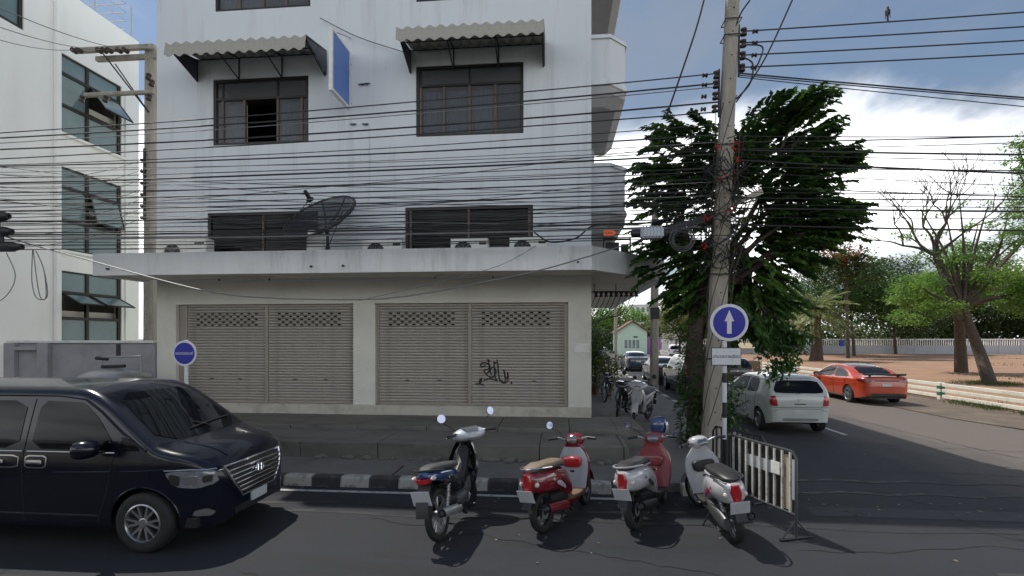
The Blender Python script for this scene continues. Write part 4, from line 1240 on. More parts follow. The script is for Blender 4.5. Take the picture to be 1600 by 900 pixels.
# grey closure, cable coil and tag near the corner pole
c = P(1018, 364, Y=10.2)
t = thing('splice_closure', 'grey ribbed splice closure hanging on the cables left of the corner pole', 'splice closure', c)
m = MB(); m.box(-.22, .22, -.11, .11, -.11, .11); obj('shell', m, pm('light_grey_plastic', (.42, .45, .52), .45, var=.08), t, bev=.03, seg=2)
m = MB()
for q_ in range(6): m.box(-.18 + q_ * .065, -.165 + q_ * .065, -.115, .115, -.118, .118)
m.box(-.02, .0, -.01, .01, .1, .2); obj('ribs', m, GREYP, t)
m = MB(); m.lathe([(.03, -.40), (.07, -.38), (.08, -.22), (.08, -.2)], 12, 'x'); obj('cable_gland', m, BLACKP, t); m = MB(); m.lathe([(.05, .22), (.04, .35)], 10, 'x'); obj('cable_gland', m, BLACKP, t)
c = P(1066, 372, Y=10.15)
m = MB()
for k in range(9):
    rr = rnd.uniform(.17, .25); ox_, oz_ = rnd.uniform(-.03, .03), rnd.uniform(-.03, .03); e_ = rnd.uniform(.85, 1.1)
    m.tube([c + Vector((ox_ + rr * math.cos(a_ * .2618), -.05 + .012 * k, oz_ + rr * e_ * math.sin(a_ * .2618) - .02)) for a_ in range(25)], .007, 5)
for k in range(6): m.tube(bezpath([c + Vector((-.5, .02 * k, -.03 + .02 * k)), c + Vector((-.1, 0, .18 + .02 * k)), c + Vector((.2, .02 * k, .25 + .02 * k)), c + Vector((.42, 0, .30 + .03 * k))], 4), .007, 4)
obj('cable_coil', m, pm('mid_grey_cable', (.07, .07, .075), .5), label='round coil of spare cable hanging left of the corner pole', cat='cable coil')
c = P(952, 364, Y=10.25)
t = thing('warning_tag', 'orange arrow-shaped tag clipped to the cables by the shophouse corner', 'tag', c)
m = MB(); m.prism([(-.11, -.055), (.08, -.055), (.14, 0), (.08, .055), (-.11, .055)], 'y', -.006, .006); obj('tag_plate', m, ORANGE, t)
m = MB()
for k in range(3): m.box(-.07 + k * .05, -.045 + k * .05, -.009, -.006, -.018, .018)
obj('tag_print', m, pm('dark_red_print', (.25, .03, .01), .5), t)
# dark meter rack at the building corner above the canopy
c = P(948, 384, Y=12.3)
t = thing('junction_rack', 'dark steel junction rack standing on the canopy by the shophouse corner', 'rack', (1.55, 13.9, 4.245))
m = MB()
for x_ in (-.35, .35): m.box(x_ - .02, x_ + .02, -.02, .02, 0, .95)
for z_ in (.25, .55, .9): m.box(-.33, .33, -.018, .018, z_ - .015, z_ + .015)
obj('rack_frame', m, STEELD, t)
m = MB(); m.box(-.3, .05, -.1, .0, .28, .8); obj('junction_box', m, BLACKP, t, bev=.01)
m = MB(); m.box(.1, .30, -.1, .0, .35, .75); obj('junction_box', m, STEELD, t, bev=.01)
# messy wires around the pole: tangle, flowers, vine
tg = MB()
for k in range(58):
    z = rnd.uniform(pole_z(420), pole_z(235)); c = onpole(z); a_ = rnd.uniform(0, 6.28); rr = rnd.uniform(.22, .45)
    pts = []
    for j in range(6):
        a_ += rnd.uniform(.4, 1.1); pts.append(c + Vector((rr * math.cos(a_) + rnd.uniform(-.12, .12), rr * math.sin(a_) * .8 - .05, rnd.uniform(-.3, .3))))
    tg.tube(bezpath(pts, 4), rnd.choice([.006, .009, .012]), 4)
obj('cable_tangle', tg, CABLE, label='tangle of loose black wires wrapped round the corner pole', cat='cable tangle', kind='stuff')
def scatter_leaves(n, fn, L, W, name, mat, parent=None, droop=.3, **k):
    V = np.zeros((n * 4, 3)); F = np.arange(n * 4).reshape(n, 4)
    for i in range(n):
        c, d = fn(i)
        d = Vector(d).normalized() if Vector(d).length > 1e-6 else Vector((1, 0, 0))
        s_ = d.cross(Vector((rnd.uniform(-.4, .4), rnd.uniform(-.4, .4), 1))).normalized()
        l = L * rnd.uniform(.6, 1.25); w = W * rnd.uniform(.7, 1.2)
        c = Vector(c)
        V[i * 4] = c; V[i * 4 + 1] = c + d * l * .5 + s_ * w / 2; V[i * 4 + 2] = c + d * l - Vector((0, 0, droop * l)); V[i * 4 + 3] = c + d * l * .5 - s_ * w / 2
    return rawobj(name, V, F, mat, parent, **k)
vine = thing('climbing_vine', 'climbing vine with red flowers tangled round the corner pole', 'vine', (0, 0, 0))
LEAFV = leafmat('vine_leaf', (.03, .06, .015), (.07, .11, .03))
FLOW = leafmat('red_flower', (.55, .02, .03), (.75, .08, .10), trans=.3)
def fv(i):
    z = rnd.uniform(pole_z(430), pole_z(225)); a_ = rnd.uniform(0, 6.28); rr = rnd.uniform(.17, .42)
    return onpole(z) + Vector((rr * math.cos(a_), rr * math.sin(a_), 0)), (math.cos(a_), math.sin(a_), rnd.uniform(-.6, .4))
scatter_leaves(650, fv, .09, .05, 'vine_leaves', LEAFV, vine)
fl = [(1122, 233), (1150, 232), (1155, 250), (1146, 228), (1128, 282), (1150, 275), (1142, 330), (1105, 343), (1100, 385)]
for q_, (px, py) in enumerate(fl):
    c = P(px, py, Y=PB.y - .3)
    def ff(i): return c + Vector((rnd.uniform(-.06, .06), rnd.uniform(-.05, .05), rnd.uniform(-.06, .06))), (rnd.uniform(-1, 1), rnd.uniform(-1, 1), rnd.uniform(-.5, 1))
    scatter_leaves(10, ff, .07, .055, 'flower', FLOW, vine, 0)
m = MB()
for k in range(6):
    pts = [onpole(.3 + j * .9 + k * .12) + Vector((.24 * math.cos(j * .9 + k), -.1 + .22 * math.sin(j * .9 + k), 0)) for j in range(8)]
    m.tube(bezpath(pts, 4), .009, 4)
obj('vine_stem', m, pm('vine_bark', (.06, .05, .035), .9), vine)

# bird on the topmost power line
a, b, sg = W0
bx = P(1387, 30, Y=10.28).x
tt = (bx - a.x) / (b.x - a.x); pz = a.z + (b.z - a.z) * tt - sg * 4 * tt * (1 - tt)
bird = thing('bird', 'small dark bird perched on the topmost power line', 'bird', (bx, 10.28, pz + .018), (0, 0, R(60)))
BM = pm('dark_feathers', (.03, .028, .03), .8, var=.3)
prof = [(-.02, -.10, .004), (-.018, -.075, .014), (-.012, -.035, .022), (0, .0, .034), (.008, .035, .042), (.012, .07, .040), (.012, .098, .030), (.016, .118, .026), (.022, .14, .027), (.026, .157, .020), (.030, .168, .006)]
m = MB(); m.loft([[(x + r_ * math.cos(k * math.pi / 5) * 1.0, r_ * math.sin(k * math.pi / 5) * .85, z) for k in range(10)] for x, z, r_ in prof], True, True); obj('body', m, BM, bird)
m = MB(); m.loft([[(x + u * .6, v, z) for u, v in ((.012, w), (.012, -w), (-.006, -w), (-.006, w))] for x, z, w in ((-.012, -.02, .012), (-.035, -.09, .014), (-.055, -.17, .018))], True, False); obj('tail', m, BM, bird)
for s_ in (-1, 1):
    m = MB(); m.loft([[(x + u, s_ * (.034 + v), z) for u, v in ((.02, 0), (0, .008), (-.02, 0), (0, -.006))] for x, z in ((.01, .085), (-.005, .03), (-.02, -.03), (-.035, -.085))], True, True); obj('wing', m, BM, bird)
    m = MB(); m.tube([(.01, s_ * .014, .0), (.012, s_ * .014, .03)], .003, 5); obj('leg', m, STEELD, bird)
m = MB(); m.loft([[(.042 + .0, r_ * math.cos(k * 1.2566), .152 + r_ * math.sin(k * 1.2566)) if False else (xx, r_ * math.cos(k * 1.2566), .152 + r_ * math.sin(k * 1.2566)) for k in range(5)] for xx, r_ in ((.042, .007), (.064, .001))]); obj('beak', m, STEELD, bird)

# ------------------------------------------------------------------ blue-and-white signs
SBLUE = pm('sign_blue', (.012, .018, .30), .35, var=.06)
SWHITE = pm('sign_white', (.66, .67, .70), .4, var=.04, dirt=(.4, .4, .4), dscale=6, damt=.4)
def round_sign(name, label, px, py, rpx, Y, zbase, post):
    c = P(px, py, Y=Y); d = c.y * cs - c.x * sn; r = rpx * d / 800
    t = thing(name, label, 'sign', (c.x, Y, zbase))
    h = c.z - zbase
    m = MB(); m.lathe([(.001, -.012), (r, -.012), (r, .0), (.001, .0)], 48, 'y', (0, 0, h)); obj('disc', m, SWHITE, t)
    m = MB(); m.lathe([(r * .84, -.0125), (r * .84, -.016), (.001, -.016)], 48, 'y', (0, 0, h)); obj('blue_field', m, SBLUE, t)
    return t, h, r
s1, h1, r1 = round_sign('road_sign', 'round blue road sign with a white arrow pointing up beside the corner pole', 1139, 504, 29, 8.6, .15, None)
m = MB(); aw = [(-.035, -.18), (.035, -.18), (.035, .02), (.075, .02), (0, .2), (-.075, .02), (-.035, .02)]
k_ = r1 / .30
m.prism([(x * k_, h1 + z * k_) for x, z in aw], 'y', -.019, -.0165); obj('arrow', m, SWHITE, s1)
m = MB(); m.tube([(-.06, .035, .0), (-.06, .035, .70)], .035, 10); m.tube([(-.06, .035, 1.05), (-.06, .035, h1 + .2)], .035, 10); obj('post', m, BLACKP, s1)
m = MB(); m.tube([(-.06, .035, .701), (-.06, .035, 1.049)], .036, 10); m.tube([(-.06, .035, 1.30), (-.06, .035, 1.62)], .037, 10); m.tube([(-.06, .035, 1.78), (-.06, .035, 2.3)], .037, 10); obj('post_band', m, SWHITE, s1)
a = P(1111, 571, Y=8.6); b = P(1158, 543, Y=8.6); x_ = (a.x + b.x) / 2 - s1.location.x; z_ = (a.z + b.z) / 2 - .15; w_, hh = b.x - a.x, b.z - a.z
m = MB(); m.box(x_ - w_ / 2, x_ + w_ / 2, -.012, 0, z_ - hh / 2, z_ + hh / 2); pl = obj('plate', m, BLACKP, s1, bev=.003)
m = MB(); m.box(x_ - w_ / 2 + .012, x_ + w_ / 2 - .012, -.015, -.0125, z_ - hh / 2 + .012, z_ + hh / 2 - .012); obj('plate_face', m, SWHITE, pl)
text_mesh('lettering', 'เดินรถทางเดียว', .070, pm('sign_print', (.03, .03, .05), .5), pl, Matrix.Translation((x_, -.018, z_)) @ Matrix.Rotation(R(90), 4, 'X'), .001)
s2, h2, r2 = round_sign('road_sign', 'round blue road sign with white lettering standing in front of the left shutter', 289, 552, 20, 8.62, .15, None)
text_mesh('lettering', 'จอดรถยนต์', .074, SWHITE, s2, Matrix.Translation((0, -.018, h2)) @ Matrix.Rotation(R(90), 4, 'X'), .0012)
m = MB(); m.tube([(0, .035, 0), (0, .035, h2 + r2 + .01)], .034, 10); obj('post', m, SWHITE, s2)


# ------------------------------------------------------------------ steel crowd barriers
def barrier(label, A, B, H, zb, board=True, name='steel_barrier'):
    A = Vector(A); B = Vector(B); L_ = (B - A).length; ang = math.atan2(B.y - A.y, B.x - A.x)
    t = thing(name, label, 'barrier', (A.x, A.y, zb), (0, 0, ang))
    Z0 = .30
    WP = pm('chipped_white_paint', (.62, .61, .56), .5, var=.08, dirt=(.12, .09, .07), dscale=8, damt=.8)
    m = MB(); m.tube([(0, 0, .02), (0, 0, H - .08), (.06, 0, H), (L_ - .06, 0, H), (L_, 0, H - .08), (L_, 0, .02)], .017, 8); m.tube([(0, 0, Z0), (L_, 0, Z0)], .015, 8); obj('frame', m, STEELD if not board else pm('black_frame_paint', (.05, .05, .055), .45, var=.2), t)
    n = 9
    for i in range(n):
        x = L_ * (i + .7) / (n + .4)
        m = MB(); m.box(x - .012, x + .012, -.012, .012, Z0 + .01, H - .012); obj('bar', m, WP if board else STEELD, t)
    if board:
        x0, x1 = L_ * .30, L_ * .86
        m = MB(); m.box(x0, x1, .014, .022, H - .36, H - .20); obj('strip_board', m, pm('grey_board', (.38, .41, .42), .6, var=.1), t)
        m = MB(); m.box(L_ * .68, L_ * .80, -.022, -.014, H - .34, H - .18); obj('white_board', m, WHITEP, t)
        m = MB(); m.box(L_ * .79, L_ * .90, .014, .02, Z0 + .03, H - .06); obj('side_board', m, pm('tan_board', (.42, .36, .25), .7, var=.12), t)
        m = MB(); m.box(.05, L_ - .05, .030, .036, Z0 + .02, H - .03); obj('dark_sheet', m, pm('dark_plastic_sheet', (.03, .028, .025), .7, var=.2), t)
        m = MB(); m.box(L_ * .91, L_ * .985, .0, .006, Z0 + .18, H - .1); obj('corner_plate', m, pm('grey_board', None), t)
    for x in (0, L_):
        m = MB(); m.tube([(x, -.24, .018), (x, .24, .018)], .018, 8); m.tube([(x, -.22, .02), (x, 0, .24)], .009, 5); m.tube([(x, .22, .02), (x, 0, .24)], .009, 5); obj('foot', m, STEELD, t)
    return t
barrier('white-barred steel barrier with grey boards standing on the road by the white scooter', (2.50, 7.80, 0), (2.93, 6.64, 0), 1.08, .0)
barrier('plain dark steel barrier standing on the kerb behind the white-barred one', (2.62, 9.0, 0), (3.1, 8.05, 0), 1.0, .0, board=False)
# ------------------------------------------------------------------ vehicles
def interp(tab, x):
    """smooth (pchip) interpolation through (x, v) pairs"""
    xs = [p[0] for p in tab]; ys = [p[1] for p in tab]
    if x <= xs[0]: return ys[0]
    if x >= xs[-1]: return ys[-1]
    n = len(xs)
    d = [(ys[i + 1] - ys[i]) / (xs[i + 1] - xs[i]) for i in range(n - 1)]
    def slope(i):
        if i == 0: return d[0]
        if i == n - 1: return d[-1]
        if d[i - 1] * d[i] <= 0: return 0.0
        return 2 * d[i - 1] * d[i] / (d[i - 1] + d[i])
    for i in range(n - 1):
        if x <= xs[i + 1]:
            h = xs[i + 1] - xs[i]; t = (x - xs[i]) / h
            a, b = slope(i) * h, slope(i + 1) * h
            return (2 * t**3 - 3 * t**2 + 1) * ys[i] + (t**3 - 2 * t**2 + t) * a + (-2 * t**3 + 3 * t**2) * ys[i + 1] + (t**3 - t**2) * b


CARGLASS = pm('tinted_car_glass', (.004, .005, .007), .04, var=.1, spec=.22)
LAMPC = pm('headlamp_glass', (.22, .23, .25), .08, metal=.3, var=.3, vscale=18, coat=1)
TAILR = pm('tail_lamp_red', (.38, .012, .016), .12, var=.25, vscale=20, coat=1)
PLATE = pm('licence_plate', (.52, .53, .55), .5, var=.08, vscale=9)
ALLOY = pm('alloy_wheel', (.38, .39, .40), .3, metal=.85, var=.06)
TRIMB = pm('black_trim', (.02, .02, .022), .45, var=.15)


class Car:
    def __init__(s, name, label, cat, L, top, w, belt, sill, wheels, wr, paint, tumble=.42, shoulder=.10, crown=.035, loc=(0, 0, 0), head=0.0, rw=.62, group=None, low=.06):
        s.t = thing(name, label, cat, loc, (0, 0, head), group)
        s.L = L; s.top = top; s.w = w; s.belt = belt; s.sill = sill; s.wheels = wheels; s.wr = wr; s.paint = paint
        xs = set()
        x0, x1 = top[0][0], top[-1][0]
        n = 70
        for i in range(n + 1): xs.add(round(x0 + (x1 - x0) * i / n, 4))
        for e in (0.0, .008, .02, .04, .07, .10, .14): xs.add(round(x0 + e, 4)); xs.add(round(x1 - e, 4))
        AR = wr + .055; s.AR = AR
        for xw in wheels:
            for i in range(13): xs.add(round(xw + AR * math.cos(math.pi * i / 12), 4))
        xs = sorted(xs)
        rings = []
        nS, nA, nT = 12, 4, 5
        for x in xs:
            T = interp(top, x); W0 = interp(w, x); B = interp(sill, x); bz = interp(belt, x)
            for xw in wheels:
                dxw = abs(x - xw)
                if dxw < AR - 1e-4: B = max(B, wr + math.sqrt(AR * AR - dxw * dxw))
            rsh = min(shoulder, (T - B) * .45)
            def wid(z):
                if z <= bz:
                    k = (bz - z) / max(.1, bz - .2); return W0 * (1 - low * k * k)
                q = (z - bz); return W0 - tumble * q * (1 + .25 * q)
            B = min(B, T - .06)
            half = []
            for i in range(nS + 1):
                q = i / nS; z = B + (T - rsh - B) * q; half.append((wid(z), z))
            we = wid(T - rsh); wt = max(we - rsh * 1.15, .05)
            for i in range(1, nA + 1):
                a_ = math.pi / 2 * i / nA
                half.append((wt + (we - wt) * math.cos(a_), T - rsh + rsh * math.sin(a_)))
            for i in range(1, nT + 1):
                q = 1 - i / nT; half.append((wt * q, T + crown * (1 - q * q) * min(1, W0 / .8)))
            ring = [(x, -y, z) for y, z in half] + [(x, y, z) for y, z in half[-2::-1]]
            rings.append(ring)
        m = MB(); m.loft(rings, False, True, closed=False)
        for rg in (rings[0], rings[-1]): m.add(rg, [tuple(range(len(rg)))], False)
        # flat underside between the sills (open at the arches, closed by the inner well)
        s.body = obj('body', m, paint, s.t)
        me = s.body.data
        bm = bmesh.new(); bm.from_mesh(me); s.bvh = BVHTree.FromBMesh(bm); bm.free()
        wmid = interp(w, (x0 + x1) / 2)
        m = MB(); zf = min(v for _, v in sill) + .02
        m.box(x0 + .25, x1 - .25, -wmid + .26, wmid - .26, zf, zf + .4)
        for i in range(len(wheels) + 1):
            xa = x0 + .22 if i == 0 else wheels[i - 1] + AR + .02
            xb = x1 - .22 if i == len(wheels) else wheels[i] - AR - .02
            if xb > xa: m.box(xa, xb, -wmid + .10, wmid - .10, zf + .005, zf + .12)
        obj('underbody', m, BLACKP, s.t)

    def hit(s, axis, a, b, sgn=1):
        if axis == 'side': o, d = Vector((a, 5 * sgn, b)), Vector((0, -sgn, 0))
        elif axis == 'front': o, d = Vector((6, a, b)), Vector((-1, 0, 0))
        elif axis == 'rear': o, d = Vector((-9, a, b)), Vector((1, 0, 0))
        else: o, d = Vector((a, b, 5)), Vector((0, 0, -1))
        h = s.bvh.ray_cast(o, d)
        if h[0] is None: return None, None
        return h[0], (h[1] if h[1].dot(d) < 0 else -h[1])

    def patch(s, name, poly, axis, mat, off=.006, sgn=1, parent=None, rnd_=1, skirt=.012, lift=None):
        # Chaikin-rounded outline, sampled densely
        pts = [tuple(p) for p in poly]
        for _ in range(rnd_):
            q = []
            for i in range(len(pts)):
                a, b = pts[i], pts[(i + 1) % len(pts)]
                q.append((a[0] * .85 + b[0] * .15, a[1] * .85 + b[1] * .15)); q.append((a[0] * .15 + b[0] * .85, a[1] * .15 + b[1] * .85))
            pts = q
        dense = []
        for i in range(len(pts)):
            a, b = Vector(pts[i]), Vector(pts[(i + 1) % len(pts)])
            n = max(1, int((b - a).length / .07))
            for k in range(n): dense.append(a.lerp(b, k / n))
        c = sum(dense, Vector((0, 0))) / len(dense)
        rings = []
        last = None
        def pt(v, o):
            nonlocal last
            h, nn = s.hit(axis, v.x, v.y, sgn)
            if h is None: return last
            last = h + nn * o; return last
        s.hit(axis, c.x, c.y, sgn)
        pt(c, off)
        rings.append([pt(v, -skirt) for v in dense])
        for q in (1.0, .8, .6, .4, .2):
            rings.append([pt(c.lerp(v, q), off) for v in dense])
        m = MB(); m.loft(rings, False, True)
        ctr = pt(c, off); n = len(dense)
        m.add(rings[-1] + [ctr], [(i, (i + 1) % n, n) for i in range(n)], True)
        return obj(name, m, mat, parent or s.t)

    def line(s, name, pts, axis, r, mat, sgn=1, parent=None, off=0.0, closed=False):
        pts = [Vector(p) for p in pts]
        if closed: pts.append(pts[0])
        out = []
        for i in range(len(pts) - 1):
            n = max(1, int((pts[i + 1] - pts[i]).length / .06))
            for k in range(n + (i == len(pts) - 2)):
                v = pts[i].lerp(pts[i + 1], k / n); h, nn = s.hit(axis, v.x, v.y, sgn)
                if h is not None: out.append(h + nn * off)
        if len(out) < 2: return None
        m = MB(); m.tube(out, r, 5)
        return obj(name, m, mat, parent or s.t)

    def wheel(s, x, sgn, w, spokes=5, rim=.66, twin=False, hubcap=False):
        r = s.wr
        t = thing('wheel', None, None, (x, sgn * (w - .105), r), (0, 0, 0 if sgn < 0 else math.pi)); t.parent = s.t
        # local: outside face towards -y
        m = MB(); m.lathe([(r * rim, -.10), (r * .80, -.112), (r * .93, -.105), (r * .985, -.085), (r, -.06), (r, .06), (r * .97, .09), (r * rim, .1), (r * rim - .01, .0)], 36, 'y', closed=True); obj('tyre', m, RUBBER, t)
        R_ = r * rim
        m = MB(); m.lathe([(R_ + .004, -.10), (R_ - .012, -.108), (R_ - .022, -.095), (R_ - .03, .05), (R_ - .012, .09), (R_ + .002, .09)], 36, 'y', closed=True)
        m.lathe([(.05, -.085), (.045, -.095), (.001, -.096)], 16, 'y'); m.lathe([(.06, -.03), (.06, -.085), (.05, -.09), (.001, -.09)], 16, 'y')
        for k in range(spokes):
            a_ = 2 * math.pi * k / spokes
            for e in ((-.12, .12) if twin else (0,)):
                a0, a1 = a_ + e * .6, a_ + e * 1.9
                p0 = Vector((math.cos(a0) * .045, -.085, math.sin(a0) * .045)); p1 = Vector((math.cos(a1) * (R_ - .015), -.098, math.sin(a1) * (R_ - .015)))
                dd = (p1 - p0).normalized(); sd = Vector((-dd.z, 0, dd.x)); w0_, w1_ = (.016, .012) if twin else (.032, .024)
                m.add([p0 + sd * w0_, p0 - sd * w0_, p1 - sd * w1_, p1 + sd * w1_] + [v + Vector((0, .03, 0)) for v in (p0 + sd * w0_, p0 - sd * w0_, p1 - sd * w1_, p1 + sd * w1_)], [(0, 1, 2, 3), (0, 4, 5, 1), (1, 5, 6, 2), (2, 6, 7, 3), (3, 7, 4, 0)])
        obj('rim', m, ALLOY, t)
        m = MB(); m.lathe([(R_ - .03, -.02), (.001, -.02)], 24, 'y'); obj('brake_disc', m, STEELD, t)
        return t


def mirror(car, x, y, z, sgn, mat, size=1.0):
    m = MB()
    rings = []
    for q, (dx, k) in enumerate([(-.07, .75), (-.06, .95), (-.02, 1), (.03, .9), (.07, .6), (.085, .25)]):
        rings.append(superring(x + dx * size, sgn * (y + .11 * size), z, .115 * k * size, .085 * k * size, 14, 2.8))
    m.loft(rings); o = obj('door_mirror', m, mat, car.t)
    m = MB(); m.tube([(x + .02, sgn * (y - .10), z - .07), (x + .02, sgn * (y + .06), z - .06)], .018, 8); obj('mirror_arm', m, TRIMB, o)
    m = MB(); r = superring(x - .074 * size, sgn * (y + .11 * size), z, .078 * size, .055 * size, 14, 2.8); m.add(r, [tuple(range(14))]); obj('mirror_glass', m, CHROME, o)
    return o


# ---- the black van, front to +x
NAVY = pm('van_black_navy_paint', (.0028, .004, .011), .22, var=.1, coat=.32, spec=.35, dirt=(.010, .012, .020), dscale=1.5, damt=.25)
vf = -3.86
van = Car('van', 'glossy black-navy passenger van driving in at the left, chrome grille facing right', 'van', 5.15,
    top=[(-2.6, 1.70), (-2.56, 1.80), (-2.4, 1.87), (-1.8, 1.90), (.3, 1.90), (.75, 1.885), (.95, 1.83), (1.15, 1.72), (1.45, 1.50), (1.72, 1.30), (1.84, 1.22), (1.95, 1.185), (2.2, 1.12), (2.38, 1.03), (2.48, .92), (2.53, .80), (2.55, .66)],
    w=[(-2.6, .80), (-2.5, .90), (-2.2, .95), (1.2, .96), (1.7, .955), (2.0, .93), (2.25, .87), (2.42, .77), (2.50, .66), (2.55, .50)],
    belt=[(-2.6, 1.08), (2.6, 1.02)], sill=[(-2.6, .38), (-2.4, .28), (2.0, .27), (2.3, .26), (2.5, .27), (2.55, .33)],
    wheels=(-1.60, 1.72), wr=.350, paint=NAVY, tumble=.20, shoulder=.10, loc=(vf - 2.66, 6.46, 0), head=0.0, low=.05)
V = van
for x in V.wheels:
    for s_ in (-1, 1): V.wheel(x, s_, .955, 6, .64, twin=True)
V.patch('windscreen', [(-.74, 1.245), (.74, 1.245), (.60, 1.80), (-.60, 1.80)], 'front', CARGLASS, .006)
for s_ in (-1, 1):
    V.patch('side_window', [(.28, 1.19), (1.22, 1.18), (1.34, 1.25), (1.10, 1.53), (.90, 1.69), (.80, 1.73), (.30, 1.74)], 'side', CARGLASS, .005, s_)
    V.patch('quarter_window', [(1.42, 1.18), (1.70, 1.18), (1.42, 1.36)], 'side', CARGLASS, .005, s_)
    V.patch('side_window', [(-1.10, 1.19), (.12, 1.19), (.12, 1.74), (-1.10, 1.74)], 'side', CARGLASS, .005, s_)
    V.patch('side_window', [(-2.35, 1.19), (-1.2, 1.19), (-1.2, 1.74), (-2.3, 1.72)], 'side', CARGLASS, .005, s_)
    V.line('window_trim', [(.24, 1.155), (1.36, 1.155)], 'side', .009, CHROME, s_)
    V.line('window_trim', [(-2.4, 1.155), (.18, 1.155)], 'side', .009, CHROME, s_)
    V.line('door_seam', [(.21, 1.76), (.20, 1.05), (.20, .34)], 'side', .006, DARK, s_)
    V.line('door_seam', [(1.14, .34), (1.28, .72), (1.34, 1.05), (1.40, 1.16)], 'side', .006, DARK, s_)
    V.line('door_seam', [(-1.16, 1.76), (-1.17, .34)], 'side', .006, DARK, s_)
    V.line('crease', [(-2.4, .90), (0, .90), (1.6, .95), (2.1, .98)], 'side', .009, NAVY, s_)
    V.line('sill_moulding', [(-1.2, .42), (1.15, .42)], 'side', .012, TRIMB, s_)
    V.line('roof_gutter', [(-2.4, 1.80), (.5, 1.80), (.86, 1.76)], 'side', .012, NAVY, s_, off=.002)
    V.line('a_pillar_trim', [(.86, 1.76), (1.10, 1.62), (1.42, 1.38), (1.75, 1.18)], 'side', .012, NAVY, s_, off=.004)
    # flush handle cups with chrome surround
    V.patch('door_handle', [(-.36, .965), (.16, .965), (.16, 1.115), (-.36, 1.115)], 'side', CHROME, .012, s_)
    V.patch('handle_cup', [(-.345, .98), (.145, .98), (.145, 1.10), (-.345, 1.10)], 'side', NAVY, .014, s_); V.patch('handle_grip', [(-.30, 1.02), (-.02, 1.02), (-.02, 1.06), (-.30, 1.06)], 'side', CHROME, .03, s_)
    V.patch('door_handle', [(.24, .965), (.52, .965), (.52, 1.115), (.24, 1.115)], 'side', CHROME, .012, s_); V.patch('handle_cup', [(.255, .98), (.505, .98), (.505, 1.10), (.255, 1.10)], 'side', NAVY, .014, s_); V.patch('handle_grip', [(.28, 1.02), (.48, 1.02), (.48, 1.06), (.28, 1.06)], 'side', CHROME, .03, s_)
    mirror(V, 1.20, .985, 1.235, s_, NAVY, 1.25)
    V.patch('headlight', [(1.98, .93), (2.10, .77), (2.32, .74), (2.47, .78), (2.50, .91), (2.36, .945), (2.1, .955)], 'side', LAMPC, .008, s_)
    V.patch('lamp_lens', [(2.18, .79), (2.32, .79), (2.32, .89), (2.18, .89)], 'side', CHROME, .016, s_, rnd_=2)
    V.patch('lamp_bezel', [(2.05, .80), (2.14, .78), (2.15, .90), (2.03, .92)], 'side', TRIMB, .015, s_)
    V.patch('lamp_bezel', [(2.36, .80), (2.44, .81), (2.44, .89), (2.36, .88)], 'side', TRIMB, .015, s_)
    V.line('lamp_trim', [(1.98, .96), (2.25, .965), (2.45, .94)], 'side', .008, CHROME, s_, off=.006)
    V.patch('fog_lamp', [(2.26, .42), (2.42, .40), (2.46, .44), (2.40, .49), (2.28, .48)], 'side', CHROME, .01, s_)
    # wheel arch lips
    for xw in V.wheels:
        V.line('arch_lip', [(xw + (V.AR + .012) * math.cos(math.pi * i / 14), V.wr + (V.AR + .012) * math.sin(math.pi * i / 14)) for i in range(15)], 'side', .010, NAVY, s_)
V.patch('grille', [(-.60, .91), (.60, .91), (.50, .72), (.36, .55), (-.36, .55), (-.50, .72)], 'front', TRIMB, .010)
for i in range(6):
    z = .59 + i * .055; y = min(.60, .36 + (z - .55) * .68)
    V.line('grille_bar', [(-y, z), (y, z)], 'front', .013, CHROME, off=.014)
V.line('grille_frame', [(-.60, .93), (-.50, .71), (-.36, .53), (.36, .53), (.50, .71), (.60, .93)], 'front', .016, CHROME, off=.010, closed=True)
em = V.line('emblem', [(.085 * math.cos(a_ * .3142), .79 + .05 * math.sin(a_ * .3142)) for a_ in range(20)], 'front', .009, CHROME, off=.035, closed=True)
for pts in ([(-.045, .755), (-.025, .825)], [(.025, .755), (.045, .825)], [(-.035, .785), (.035, .795)]): V.line('emblem_bar', pts, 'front', .008, CHROME, off=.035, parent=em)
V.patch('licence_plate', [(-.17, .40), (.17, .40), (.17, .52), (-.17, .52)], 'front', PLATE, .02, rnd_=0)
V.patch('lower_intake', [(-.48, .32), (.48, .32), (.5, .42), (-.5, .42)], 'front', TRIMB, .004)
for s_ in (-1, 1):
    V.line('wiper', [(1.745, -.05 - .3 * s_ * .5), (1.66, .30 + .36 * s_)], 'top', .010, TRIMB, off=.02)
V.line('bonnet_seam', [(1.80, -.80), (1.88, -.3), (1.88, .3), (1.80, .80)], 'top', .006, DARK)
V.line('bonnet_crease', [(1.9, -.52), (2.40, -.42)], 'top', .012, NAVY); V.line('bonnet_crease', [(1.9, .52), (2.40, .42)], 'top', .012, NAVY)
V.patch('rear_window', [(-.72, 1.15), (.72, 1.15), (.62, 1.68), (-.62, 1.68)], 'rear', CARGLASS, .005)
for s_ in (-1, 1): V.patch('tail_light', [(-2.58, .95), (-2.48, .95), (-2.48, 1.5), (-2.56, 1.5)], 'side', TAILR, .01, s_)
# seats seen dimly are left to the dark tint

